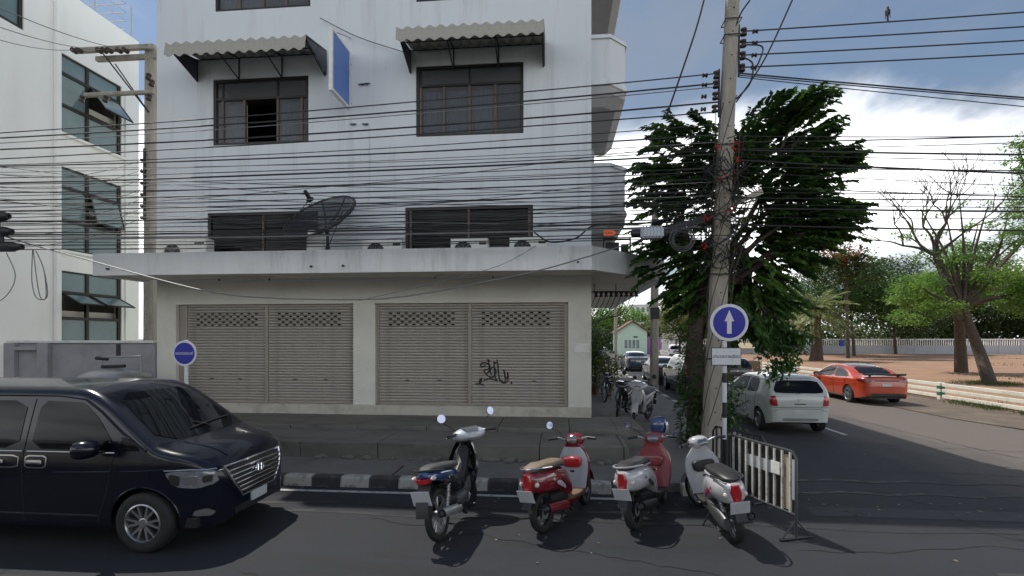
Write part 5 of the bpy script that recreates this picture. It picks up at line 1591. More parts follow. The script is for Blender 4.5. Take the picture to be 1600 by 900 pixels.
# ---- compact hatchback and saloons: front to +x locally, turned to face away from the camera
def hatch(name, label, cat, loc, head, paint, L=3.78, H=1.50, W=.83, group=None, glass=CARGLASS):
    c = Car(name, label, cat, L,
        top=[(-1.90, .52), (-1.885, .95), (-1.84, 1.03), (-1.76, 1.16), (-1.62, 1.38), (-1.50, H - .07), (-1.3, H - .02), (-.4, H), (.2, H - .03), (.55, H - .14), (1.05, 1.13), (1.25, 1.0), (1.6, .90), (1.8, .74), (1.87, .60), (1.89, .50)],
        w=[(-1.90, .58), (-1.86, .70), (-1.7, .79), (-1.3, W), (.9, W), (1.4, .79), (1.7, .68), (1.89, .45)],
        belt=[(-1.9, .98), (1.9, .90)], sill=[(-1.9, .32), (-1.7, .26), (-1.2, .22), (1.5, .22), (1.89, .28)],
        wheels=(-1.26, 1.19), wr=.30, paint=paint, tumble=.36, shoulder=.12, loc=loc, head=head, group=group)
    for x in c.wheels:
        for s_ in (-1, 1): c.wheel(x, s_, W - .01, 7, .66)
    c.patch('rear_window', [(-.58, 1.06), (.58, 1.06), (.62, 1.14), (.50, 1.38), (-.50, 1.38), (-.62, 1.14)], 'rear', glass, .006)
    c.patch('windscreen', [(-.62, 1.05), (.62, 1.05), (.5, 1.40), (-.5, 1.40)], 'front', glass, .006)
    for s_ in (-1, 1):
        c.patch('side_window', [(-.32, .99), (.62, .96), (.80, 1.02), (.42, 1.32), (.05, 1.39), (-.30, 1.40)], 'side', glass, .005, s_)
        c.patch('side_window', [(-1.12, 1.03), (-.42, .99), (-.40, 1.40), (-.85, 1.38), (-1.12, 1.24)], 'side', glass, .005, s_)
        c.line('door_seam', [(-.37, 1.42), (-.37, .30)], 'side', .005, DARK, s_); c.line('door_seam', [(.78, .30), (.82, .98)], 'side', .005, DARK, s_); c.line('door_seam', [(-1.20, 1.2), (-1.05, .8), (-.95, .3)], 'side', .005, DARK, s_)
        c.line('window_trim', [(-1.14, 1.26), (-.85, 1.41), (0, 1.43), (.45, 1.34), (.8, 1.05)], 'side', .010, TRIMB, s_, off=.004)
        c.patch('door_handle', [(-.34, .86), (-.16, .86), (-.16, .89), (-.34, .89)], 'side', paint, .02, s_)
        mirror(c, .72, W, 1.0, s_, paint)
        a, b = (.55, .66) if s_ > 0 else (-.66, -.55)
        c.patch('tail_light', [(s_ * .55, .73), (s_ * .72, .74), (s_ * .73, .98), (s_ * .60, 1.0)], 'rear', TAILR, .012)
        c.patch('headlight', [(1.35, .70), (1.78, .62), (1.80, .72), (1.45, .86)], 'side', LAMPC, .008, s_)
    c.patch('licence_plate', [(-.17, .52), (.17, .52), (.17, .63), (-.17, .63)], 'rear', PLATE, .01, rnd_=0)
    c.line('tailgate_seam', [(-.70, .70), (.70, .70)], 'rear', .006, DARK); c.line('bumper_seam', [(-.74, .56), (-.5, .66), (.5, .66), (.74, .56)], 'rear', .005, DARK)
    c.patch('bumper_insert', [(-.42, .34), (.42, .34), (.46, .42), (-.46, .42)], 'rear', pm('grey_bumper_trim', (.2, .21, .21), .5), .006)
    c.line('wiper', [(0, 1.05), (.30, 1.10)], 'rear', .011, TRIMB, off=.016)
    c.patch('emblem', [(-.045, .86), (.045, .86), (.045, .92), (-.045, .92)], 'rear', CHROME, .014)
    c.patch('gate_handle', [(-.14, .775), (.14, .775), (.14, .80), (-.14, .80)], 'rear', TRIMB, .01)
    c.line('spoiler', [(-.50, 1.43), (.50, 1.43)], 'rear', .022, paint, off=.02)
    m = MB(); m.tube([(-1.93, -.42, .26), (-1.7, -.42, .27)], .03, 8); obj('exhaust_pipe', m, STEELD, c.t)
    return c
WCAR = pm('pale_grey_white_car_paint', (.52, .56, .54), .25, var=.02, coat=.8, dirt=(.35, .34, .31), dscale=3, damt=.25)
hatch('hatchback', 'pale white hatchback parked on the side road just right of the corner pole', 'car', (6.22, 15.75, 0), R(90), WCAR)

def saloon(name, label, cat, loc, head, paint, L=4.6, H=1.44, W=.90, group=None, roofblack=False, spoiler=False):
    c = Car(name, label, cat, L,
        top=[(-2.32, .50), (-2.30, .92), (-2.24, 1.02), (-1.9, 1.06), (-1.72, 1.09), (-1.3, 1.26), (-.8, H - .06), (-.2, H), (.3, H - .03), (.7, 1.24), (1.15, 1.01), (1.35, .95), (1.8, .86), (2.15, .72), (2.26, .58), (2.30, .46)],
        w=[(-2.32, .62), (-2.26, .76), (-2.05, .85), (-1.5, W), (1.2, W), (1.8, .84), (2.1, .72), (2.3, .48)],
        belt=[(-2.3, .97), (2.3, .86)], sill=[(-2.32, .34), (-2.1, .27), (-1.5, .20), (1.8, .20), (2.3, .26)],
        wheels=(-1.38, 1.33), wr=.325, paint=paint, tumble=.46, shoulder=.12, loc=loc, head=head, group=group)
    for x in c.wheels:
        for s_ in (-1, 1): c.wheel(x, s_, W - .01, 5, .70, twin=True)
    gl = CARGLASS
    c.patch('rear_window', [(-.58, 1.11), (.58, 1.11), (.52, 1.36), (-.52, 1.36)], 'rear', gl, .006)
    c.patch('windscreen', [(-.64, 1.0), (.64, 1.0), (.5, 1.36), (-.5, 1.36)], 'front', gl, .006)
    if roofblack: c.patch('black_roof', [(-.98, -.52), (.30, -.52), (.34, .52), (-.98, .52)], 'top', pm('gloss_black_roof', (.006, .008, .016), .25, coat=.2, spec=.3), .006)
    for s_ in (-1, 1):
        c.patch('side_window', [(-.28, .95), (.78, .93), (.95, .98), (.45, 1.25), (.0, 1.34), (-.27, 1.35)], 'side', gl, .005, s_)
        c.patch('side_window', [(-1.42, 1.0), (-.36, .95), (-.35, 1.35), (-.75, 1.32), (-1.2, 1.14)], 'side', gl, .005, s_)
        c.line('door_seam', [(-.32, 1.36), (-.32, .28)], 'side', .006, DARK, s_); c.line('door_seam', [(.88, .28), (.95, .95)], 'side', .006, DARK, s_); c.line('door_seam', [(-1.3, 1.0), (-1.05, .6), (-.98, .3)], 'side', .006, DARK, s_)
        c.line('window_trim', [(-1.45, 1.02), (-1.18, 1.17), (-.75, 1.35), (0, 1.37), (.5, 1.25), (1.0, .97)], 'side', .010, TRIMB, s_, off=.003)
        c.line('crease', [(-2.1, .80), (-.8, .74), (1.6, .70)], 'side', .009, paint, s_)
        c.line('sill_skirt', [(-1.0, .24), (.95, .24)], 'side', .02, TRIMB, s_)
        c.patch('door_handle', [(-.26, .82), (-.06, .82), (-.06, .85), (-.26, .85)], 'side', paint, .02, s_)
        mirror(c, .82, W, .98, s_, TRIMB)
        c.patch('tail_light', [(s_ * .40, .86), (s_ * .80, .84), (s_ * .80, .96), (s_ * .42, .95)], 'rear', pm('dark_red_lamp', (.10, .006, .01), .1, coat=1), .010)
        c.patch('tail_light', [(-2.24, .84), (-1.98, .90), (-1.90, .97), (-2.22, .97)], 'side', pm('dark_red_lamp', None), .010, s_)
        c.patch('headlight', [(1.70, .66), (2.18, .56), (2.2, .66), (1.75, .80)], 'side', LAMPC, .008, s_)
    c.line('light_bar', [(-.42, .905), (.42, .905)], 'rear', .02, TRIMB, off=.006)
    c.patch('licence_plate', [(-.17, .70), (.17, .70), (.17, .81), (-.17, .81)], 'rear', PLATE, .01, rnd_=0)
    c.patch('diffuser', [(-.70, .33), (.70, .33), (.62, .44), (-.62, .44)], 'rear', TRIMB, .01)
    c.line('bumper_seam', [(-.78, .62), (-.6, .66), (.6, .66), (.78, .62)], 'rear', .005, DARK)
    if spoiler:
        m = MB(); m.loft([[(-2.20, y, 1.09), (-2.28, y, 1.15), (-2.20, y, 1.165), (-2.02, y, 1.12)] for y in (-.72, -.4, 0, .4, .72)], True, False); obj('boot_spoiler', m, TRIMB, c.t)
        for s_ in (-1, 1):
            m = MB(); m.box(-2.18, -2.08, s_ * .5 - .02, s_ * .5 + .02, 1.03, 1.12); obj('spoiler_stay', m, TRIMB, c.t)
    return c
ORG = pm('orange_red_car_paint', (.46, .050, .012), .25, var=.04, coat=1.0)
saloon('saloon_car', 'bright orange-red saloon with black roof and boot spoiler parked by the white rail fence', 'car', (12.1, 22.45, 0), R(90), ORG, roofblack=True, spoiler=True)

def suv(name, label, cat, loc, head, paint, group=None):
    c = Car(name, label, cat, 4.7,
        top=[(-2.35, .6), (-2.33, 1.05), (-2.28, 1.2), (-2.1, 1.58), (-1.95, 1.70), (-1.5, 1.76), (.1, 1.76), (.45, 1.68), (1.0, 1.24), (1.2, 1.13), (1.9, 1.05), (2.2, .9), (2.33, .7), (2.35, .55)],
        w=[(-2.35, .75), (-2.28, .86), (-2.0, .93), (1.8, .93), (2.1, .86), (2.35, .6)],
        belt=[(-2.35, 1.10), (2.35, 1.02)], sill=[(-2.35, .5), (-2.1, .38), (1.9, .36), (2.35, .45)],
        wheels=(-1.42, 1.36), wr=.38, paint=paint, tumble=.26, shoulder=.12, loc=loc, head=head, group=group)
    for x in c.wheels:
        for s_ in (-1, 1): c.wheel(x, s_, .92, 6, .62)
    c.patch('rear_window', [(-.64, 1.18), (.64, 1.18), (.56, 1.58), (-.56, 1.58)], 'rear', CARGLASS, .006)
    c.patch('windscreen', [(-.68, 1.2), (.68, 1.2), (.58, 1.64), (-.58, 1.64)], 'front', CARGLASS, .006)
    for s_ in (-1, 1):
        c.patch('side_window', [(-.3, 1.12), (.8, 1.10), (.35, 1.6), (-.28, 1.64)], 'side', CARGLASS, .005, s_)
        c.patch('side_window', [(-1.2, 1.14), (-.38, 1.12), (-.38, 1.64), (-1.15, 1.63)], 'side', CARGLASS, .005, s_)
        c.patch('side_window', [(-2.0, 1.2), (-1.3, 1.15), (-1.28, 1.62), (-1.85, 1.58)], 'side', CARGLASS, .005, s_)
        c.patch('tail_light', [(s_ * .68, .95), (s_ * .84, .95), (s_ * .80, 1.3), (s_ * .68, 1.25)], 'rear', TAILR, .010)
        c.patch('headlight', [(s_ * .42, .78), (s_ * .74, .78), (s_ * .76, .92), (s_ * .44, .92)], 'front', LAMPC, .008)
        mirror(c, .85, .93, 1.15, s_, paint)
    c.patch('licence_plate', [(-.17, .78), (.17, .78), (.17, .89), (-.17, .89)], 'rear', PLATE, .01, rnd_=0)
    c.patch('grille', [(-.36, .68), (.36, .68), (.38, .9), (-.38, .9)], 'front', TRIMB, .01)
    c.patch('rear_bumper', [(-.7, .52), (.7, .52), (.72, .66), (-.72, .66)], 'rear', TRIMB, .01)
    return c
BLK = pm('black_car_paint', (.008, .009, .011), .2, coat=1, var=.1)
DGR = pm('dark_grey_car_paint', (.05, .055, .065), .25, coat=1, var=.05)
DBL = pm('dark_blue_car_paint', (.015, .03, .055), .22, coat=1, var=.05)
WHT = pm('white_car_paint', (.7, .7, .7), .25, coat=1, var=.02)
SIL = pm('silver_car_paint', (.35, .36, .37), .3, metal=.6, coat=1, var=.02)
suv('suv_car', 'black tall car parked along the side street behind the dark tree trunk', 'car', (6.1, 24.3, 0), R(90), BLK)
saloon('saloon_car', 'dark grey saloon parked behind the square pole down the side street', 'car', (5.95, 30.2, 0), R(90), DGR)
saloon('saloon_car', 'dark blue car parked farthest along the shady side of the side street', 'car', (5.9, 41.0, 0), R(90), DBL)
suv('suv_car', 'white tall car parked across the far end of the side street', 'car', P(1060, 561, z=0) + Vector((0, 0, 0)), R(70), WHT)
saloon('saloon_car', 'silver car near the green-gabled house down the side street', 'car', P(938, 561, z=0), R(80), SIL)
hatch('hatchback', 'dark hatchback half hidden behind the rectangular sign plate', 'car', (8.6, 27.5, 0), R(90), BLK)

# ---- two-wheelers.  local +x is forward, z up, origin on the ground midway between the wheels
MIRG = pm('mirror_glass', (.26, .28, .38), .02, metal=1.0, var=.01)
def bike_wheel(parent, x, r, w, spoked=False, mat=None, seg=32, name='wheel', disc=True):
    t = thing(name, None, None, (x, 0, r)); t.parent = parent
    h = w / 2
    m = MB(); m.lathe([(r * .74, -h * .7), (r * .84, -h), (r * .94, -h * .85), (r * .995, -h * .3), (r, 0), (r * .995, h * .3), (r * .94, h * .85), (r * .84, h), (r * .74, h * .7)], seg, 'y', closed=True); obj('tyre', m, RUBBER, t)
    m = MB(); R_ = r * .74
    m.lathe([(R_ + .004, -h * .7), (R_ - .012, -h * .62), (R_ - .02, 0), (R_ - .012, h * .62), (R_ + .004, h * .7)], seg, 'y', closed=True)
    m.lathe([(.001, -h * .9), (.035, -h * .9), (.045, -h * .5), (.045, h * .5), (.035, h * .9), (.001, h * .9)], 14, 'y')
    if spoked:
        for k in range(18):
            a_ = k * math.pi / 9; b_2 = a_ + (.35 if k % 2 else -.35); sy = h * .6 * (1 if k % 2 else -1)
            m.tube([(.04 * math.cos(b_2), sy, .04 * math.sin(b_2)), ((R_ - .015) * math.cos(a_), 0, (R_ - .015) * math.sin(a_))], .0028, 4)
    else:
        for k in range(5):
            a_ = k * 2 * math.pi / 5 + .3
            for e in (-.16, .16):
                m.tube([(.04 * math.cos(a_), 0, .04 * math.sin(a_)), ((R_ - .012) * math.cos(a_ + e), 0, (R_ - .012) * math.sin(a_ + e))], [.014, .009], 6)
    obj('rim', m, mat or ALLOY, t)
    if disc:
        m = MB(); m.lathe([(.045, -h * .9), (.085, -h * .92), (.085, -h * .98), (.045, -h * 1.0)], 20, 'y', closed=True); obj('brake', m, GALV, t)
    return t

def ring_loft(tab, n=18, e=2.5):
    """tab rows: x, z centre, half width, half height[, tilt]"""
    return [superring(r_[0], 0, r_[1], r_[2], r_[3], n, e, 'x', r_[4] if len(r_) > 4 else 0) for r_ in tab]

def mirror_pair(parent, x, z, turn, spread=.30, rise=.22, rad=.062, sides=(-1, 1)):
    for s_ in sides:
        o = MB(); c0 = Matrix.Translation((x, 0, z)) @ Matrix.Rotation(turn, 4, 'Z')
        p0 = c0 @ Vector((-.03, s_ * .14, 0)); p1 = c0 @ Vector((-.0, s_ * (spread - .03), rise * .85)); p2 = c0 @ Vector((-.01, s_ * spread, rise))
        o.tube(bezpath([p0, (p0 + p1) / 2 + Vector((.03, 0, .02)), p1, p2], 4), .006, 6)
        st = obj('mirror_stalk', o, TRIMB, parent)
        M_ = Matrix.Translation(p2 + Vector((0, 0, rad * .6))) @ Matrix.Rotation(turn + s_ * -.15, 4, 'Z') @ Matrix.Rotation(R(8), 4, 'Y')
        h = MB(); h.lathe([(.001, .028), (rad * .6, .022), (rad * .95, .006), (rad, -.004), (rad * .93, -.008)], 20, 'x'); h.v = [tuple(M_ @ Vector(v)) for v in h.v]; ho = obj('mirror_shell', h, TRIMB, st)
        g_ = MB(); g_.lathe([(rad * .93, -.009), (.001, -.0095)], 20, 'x'); g_.v = [tuple(M_ @ Vector(v)) for v in g_.v]; obj('mirror_glass', g_, MIRG, st)

def handlebar(parent, x, z, turn, w=.33, mat=BLACKP):
    T = Matrix.Translation((x, 0, z)) @ Matrix.Rotation(turn, 4, 'Z')
    m = MB(); pts = [(-.10, -w, .02), (-.06, -w * .6, .03), (.0, -.07, -.03), (0, .07, -.03), (-.06, w * .6, .03), (-.10, w, .02)]
    m.tube([T @ Vector(p) for p in bezpath(pts, 4)], .012, 8); o = obj('handlebar', m, GALV, parent)
    for s_ in (-1, 1):
        m = MB(); m.tube([T @ Vector(p) for p in ((-.065, s_ * w * .66, .028), (-.105, s_ * (w + .02), .02))], .019, 10); obj('grip', m, BLACKP, o)
        m = MB(); m.tube([T @ Vector(p) for p in ((-.03, s_ * w * .55, .03), (.0, s_ * w * .8, .012), (-.03, s_ * (w + .01), .0))], .006, 6); obj('brake_lever', m, CHROME, o)

def exhaust(parent, y=-.16, x0=-.25, x1=-.78, z0=.24, z1=.34, mat=None, shield=None, r=.048):
    m = MB(); m.tube(bezpath([(.05, y * .4, .16), (-.12, y, .14), (x0, y, z0)], 5), .018, 8)
    o = obj('exhaust_pipe', m, STEELD, parent)
    m = MB(); d = Vector((x1 - x0, 0, z1 - z0)); p0 = Vector((x0, y, z0))
    m.tube([p0 + d * q for q in (0, .06, .2, .85, .97, 1.0)], [.02, r * .8, r, r, r * .8, r * .5], 14); obj('muffler', m, mat or STEELD, o)
    m = MB(); rings = []
    for q in (.10, .3, .7, .92):
        c = p0 + d * q; rings.append([c + Vector((0, -math.cos(a_) * (r + .014), math.sin(a_) * (r + .014))) for a_ in [-.9 + k * .45 for k in range(6)]])
    m.loft(rings, False, True, closed=False); obj('heat_shield', m, shield or CHROME, o)

def scooter(label, loc, head, cols, lean=7, turn=0.35, scale=1.0, seatmat=None, rear='round', cat='scooter', name='scooter', trunk=None, group=None, mirrors=(-1, 1)):
    """step-through scooter; cols: body, shield (front), inner (leg panel), wheel, tail"""
    t = thing(name, label, cat, loc, (R(-lean), 0, head), group); t.scale = (scale,) * 3
    B_, F_, I_ = cols['body'], cols['front'], cols['inner']
    wb, r = .62, .245
    bike_wheel(t, -wb, r, .10, False, cols.get('wheel'))
    # rear bodywork
    m = MB(); m.loft(ring_loft([(-.915, .65, .035, .06), (-.89, .645, .085, .105), (-.82, .635, .130, .130), (-.70, .62, .165, .145), (-.50, .60, .180, .150), (-.34, .58, .170, .150), (-.20, .53, .160, .18), (-.10, .47, .150, .19), (-.04, .42, .14, .16)], 22, 2.6)); body = obj('rear_body', m, B_, t)
    if cols.get('flash'):
        for s_ in (-1, 1):
            m = MB(); m.loft([[(x, s_ * y, z) for x, y, z in q] for q in ([(-.80, .128, .69), (-.80, .134, .67), (-.80, .13, .66)], [(-.55, .170, .66), (-.55, .178, .62), (-.55, .174, .59)], [(-.36, .174, .56), (-.36, .182, .52), (-.36, .176, .49)], [(-.28, .172, .50), (-.28, .178, .47), (-.28, .172, .45)])], False, True, closed=False); obj('body_flash', m, cols['flash'], body)
    # seat
    m = MB(); m.loft(ring_loft([(-.86, .775, .05, .018), (-.80, .785, .10, .035), (-.62, .795, .128, .042), (-.46, .775, .130, .042), (-.36, .770, .128, .045), (-.20, .765, .115, .042), (-.10, .735, .085, .04), (-.05, .70, .05, .03)], 20, 2.8)); obj('seat', m, seatmat or BLACKP, t)
    m = MB(); m.loft(ring_loft([(-.84, .748, .09, .012), (-.6, .752, .14, .014), (-.3, .735, .142, .014), (-.1, .705, .10, .014)], 20, 3)); obj('seat_trim', m, cols.get('trim', GREYP), t)
    m = MB(); m.tube(bezpath([(-.55, -.15, .77), (-.80, -.13, .80), (-.93, -.05, .81), (-.93, .05, .81), (-.80, .13, .80), (-.55, .15, .77)], 5), .011, 8); obj('grab_rail', m, cols.get('rail', CHROME), t)
    # tail lamp and indicators
    m = MB(); m.loft([[(x, y, z) for y, z in ((-w_ * .7, .56), (w_ * .7, .56), (w_ * 1.1, .65), (w_ * .7, .735), (-w_ * .7, .735), (-w_ * 1.1, .65))] for x, w_ in ((-.86, .070), (-.91, .058), (-.93, .035))], True, True); obj('tail_light', m, TAILR, t)
    for s_ in (-1, 1):
        m = MB(); m.ball((-.855, s_ * .105, .62), .035, .028, .032, 10, 6); obj('indicator', m, pm('clear_lens', (.6, .55, .5), .1, coat=1), t)
    # rear mudguard tongue with number plate
    m = MB(); rr = []
    for q in range(9):
        a_ = math.radians(28 + q * 15); rr.append([(-wb - .30 * math.cos(a_), y_ * .8, r + .30 * math.sin(a_) * 1.02) for y_ in (-.075, -.05, 0, .05, .075)])
    m.loft(rr, False, True, closed=False)
    m.add([(-.86, -.07, .55), (-.86, .07, .55), (-.97, .06, .36), (-.97, -.06, .36)], [(0, 1, 2, 3)]); obj('rear_mudguard', m, BLACKP, t)
    m = MB(); Mp = Matrix.Translation((-.95, 0, .50)) @ Matrix.Rotation(R(-22), 4, 'Y'); m.box(-.006, .0, -.105, .105, -.075, .085, Mp); obj('licence_plate', m, PLATE, t, bev=.003)
    # floorboard and belly
    m = MB(); m.loft(ring_loft([(-.12, .30, .13, .05), (-.05, .285, .165, .035), (.10, .285, .175, .028), (.28, .295, .17, .032), (.38, .33, .15, .05)], 18, 4)); obj('floorboard', m, cols.get('floor', I_), t)
    m = MB(); m.loft(ring_loft([(-.10, .23, .12, .05), (.10, .22, .13, .045), (.34, .25, .10, .05)], 14, 3)); obj('belly_panel', m, cols.get('belly', B_), t)
    # leg shield: outer front shell and inner panel
    prof = [(.30, .32, .20, .10), (.325, .42, .215, .105), (.35, .52, .23, .11), (.37, .62, .235, .11), (.385, .71, .22, .10), (.39, .78, .185, .09), (.39, .85, .13, .08), (.385, .90, .09, .06)]
    m = MB(); rings = []
    for (x, z, hw, dp_) in prof:
        rings.append([(x + dp_ * math.cos(a_) - .02, hw * math.sin(a_), z) for a_ in [(-math.pi / 2) + math.pi * k / 12 for k in range(13)]] + [(x - .045, hw * .96, z), (x - .045, -hw * .96, z)])
    m.loft(rings); obj('front_shield', m, F_, t)
    m = MB(); rings = []
    for (x, z, hw, dp_) in prof[:-1]:
        hw *= .93
        rings.append([(x - .047, -hw, z), (x - .062, -hw * .8, z), (x - .075, -hw * .4, z), (x - .078, 0, z), (x - .075, hw * .4, z), (x - .062, hw * .8, z), (x - .047, hw, z)])
    m.loft(rings, False, True, closed=False); inn = obj('leg_panel', m, I_, t)
    if cols.get('glove'):
        m = MB(); m.loft([superring(0, 0, 0, 0, 0)] if False else [[(x, y * k, z0 + (z - z0) * k) for y, z in ((-.14, .62), (-.10, .585), (.10, .585), (.14, .62), (.15, .70), (.12, .73), (-.12, .73), (-.15, .70))] for x, k, z0 in ((.30, 1.0, .66), (.265, .97, .66), (.25, .85, .66))], True, True); obj('glove_box', m, cols['glove'], inn, bev=.004)
    m = MB(); m.box(.270, .285, -.03, .03, .52, .545); obj('bag_hook', m, TRIMB, inn)
    # steering: fork, front wheel, mudguard, head cowl turn together
    st = thing('steering', None, None, (.46, 0, 0), (0, 0, turn)); st.parent = t
    ox = -.46
    bw_ = bike_wheel(t, wb, r, .09, False, cols.get('wheel'), name='wheel'); bw_.parent = st; bw_.location = (wb + ox, 0, r)
    m = MB()
    for s_ in (-1, 1): m.tube([(wb + ox, s_ * .065, r), (wb + ox - .06, s_ * .065, r + .22), (.46 + ox, s_ * .04, .60)], .018, 8)
    obj('fork', m, STEELD, st)
    m = MB(); rr = []
    for q in range(11):
        a_ = math.radians(12 + q * 14.5); R2 = r + .035
        rr.append([(wb + ox + R2 * math.cos(a_), y_, r + R2 * math.sin(a_) - abs(y_) * .35) for y_ in (-.075, -.06, -.03, 0, .03, .06, .075)])
    m.loft(rr, False, True, closed=False); obj('front_mudguard', m, cols.get('fender', B_), st)
    m = MB(); m.loft([superring(x + ox, 0, z, w_, h_, 18, 2.4) for x, z, w_, h_ in ((.33, .94, .07, .055), (.36, .94, .115, .08), (.42, .94, .14, .09), (.50, .925, .12, .085), (.545, .915, .09, .07))]); cw = obj('handlebar_cowl', m, cols.get('cowl', F_), st)
    m = MB(); m.lathe([(.075, .0), (.07, .02), (.04, .035), (.001, .04)], 18, 'x', (.54 + ox, 0, .915)); obj('headlight', m, LAMPC, cw)
    m = MB(); m.loft([[(x + ox, y, z) for y in (-w_, 0, w_)] for x, z, w_ in ((.335, .998, .05), (.32, .975, .07), (.305, .94, .07), (.31, .905, .05))], False, True, closed=False); obj('instrument_dial', m, pm('dial_face', (.10, .11, .12), .1, coat=1), cw)
    handlebar(st, .40 + ox, .945, 0, .32)
    mirror_pair(st, .42 + ox, .96, 0, .34, .15, .055, mirrors)
    # engine and swing arm on the left, exhaust on the right, stand
    m = MB(); m.loft([superring(x, .10, z, w_, h_, 14, 3) for x, z, w_, h_ in ((-.72, .25, .035, .07), (-.60, .26, .05, .10), (-.40, .28, .06, .10), (-.22, .30, .055, .09), (-.14, .32, .04, .06))]); obj('engine_case', m, pm('engine_alloy', (.18, .18, .19), .45, metal=.7, var=.2, vscale=14), t)
    m = MB(); m.loft([superring(x, 0, z, w_, h_, 12, 3) for x, z, w_, h_ in ((-.50, .36, .08, .07), (-.30, .34, .11, .09), (-.12, .32, .11, .08))]); obj('engine_block', m, STEELD, t)
    m = MB(); m.tube([(-wb, .075, r + .02), (-.52, .10, .56)], .02, 8)
    for k in range(7):
        q = (k + 1) / 8; c = Vector((-wb, .075, r + .05)).lerp(Vector((-.52, .10, .56)), q); m.lathe([(.032, -.006), (.032, .006)], 12, 'z', tuple(c))
    obj('shock_absorber', m, GALV, t)
    exhaust(t, -.145, -.22, -.80, .24, .33, cols.get('muffler'), cols.get('shield'))
    m = MB(); m.tube([(-.15, .12, .20), (-.12, .26, .0)], .011, 6); m.tube([(-.24, -.09, .16), (-.42, -.12, .06), (-.42, .12, .06), (-.24, .09, .16)], .012, 6); obj('side_stand', m, STEELD, t)
    return t

CRED = pm('crimson_scooter_paint', (.17, .008, .018), .2, coat=1, var=.06)
CREAM = pm('pale_grey_leg_panel', (.34, .37, .40), .35, var=.04, coat=.4)
TAN = pm('tan_vinyl_seat', (.17, .125, .09), .6, var=.1, bump=.1)
SWH = pm('white_scooter_paint', (.46, .46, .48), .25, coat=1, var=.03, dirt=(.4, .4, .4), dscale=6, damt=.2)
DPINK = pm('dull_red_panel', (.22, .035, .045), .35, coat=.6, var=.06)
SGREY = pm('silver_grey_panel', (.40, .41, .42), .35, coat=.5, var=.05)
BROWNF = pm('brown_floor_mat', (.16, .10, .06), .6, var=.1)
GLOVE = pm('red_glove_box', (.40, .02, .02), .2, coat=1, var=.15)
def putbike(fn, rear, ang, **k):
    """stand a bike with its rear wheel contact at the given ground point"""
    s_ = k.get('scale', 1.0); d = Vector((math.cos(ang), math.sin(ang), 0))
    wbk = k.pop('wb', .62)
    return fn(loc=Vector((rear[0], rear[1], .0)) + d * wbk * s_, head=ang, **k)
putbike(scooter, (-.19, 6.60), math.atan2(1.2, .62), label='crimson red scooter with tan seat and pale leg panel', mirrors=(1,), cols=dict(body=CRED, front=CRED, inner=CREAM, floor=BROWNF, belly=CRED, glove=GLOVE, flash=SWH, cowl=CRED, shield=CRED, trim=TRIMB, wheel=pm('dark_rim', (.08, .08, .085), .4, metal=.6)), lean=6, turn=.12, seatmat=TAN, scale=1.07, group='scooters parked nose to the kerb')
putbike(scooter, (1.00, 6.80), math.atan2(1.2, .62), label='white-bodied scooter with dull red leg panel and black seat', mirrors=(1,), cols=dict(body=SWH, front=DPINK, inner=DPINK, floor=TRIMB, belly=TRIMB, glove=DPINK, cowl=DPINK, fender=DPINK, flash=TRIMB, shield=TRIMB, wheel=TRIMB, rail=GREYP), lean=6, turn=.15, scale=1.07, group='scooters parked nose to the kerb')
putbike(scooter, (2.17, 6.50), R(91), label='white and silver scooter with a crimson tail beside the barrier', mirrors=(1,), cols=dict(body=SWH, front=SWH, inner=SGREY, floor=TRIMB, belly=SGREY, glove=TRIMB, cowl=SWH, flash=pm('crimson_decal', (.35, .02, .05), .3, coat=.5), shield=CHROME, rail=TRIMB), lean=9, turn=.35, scale=1.07, group='scooters parked nose to the kerb')

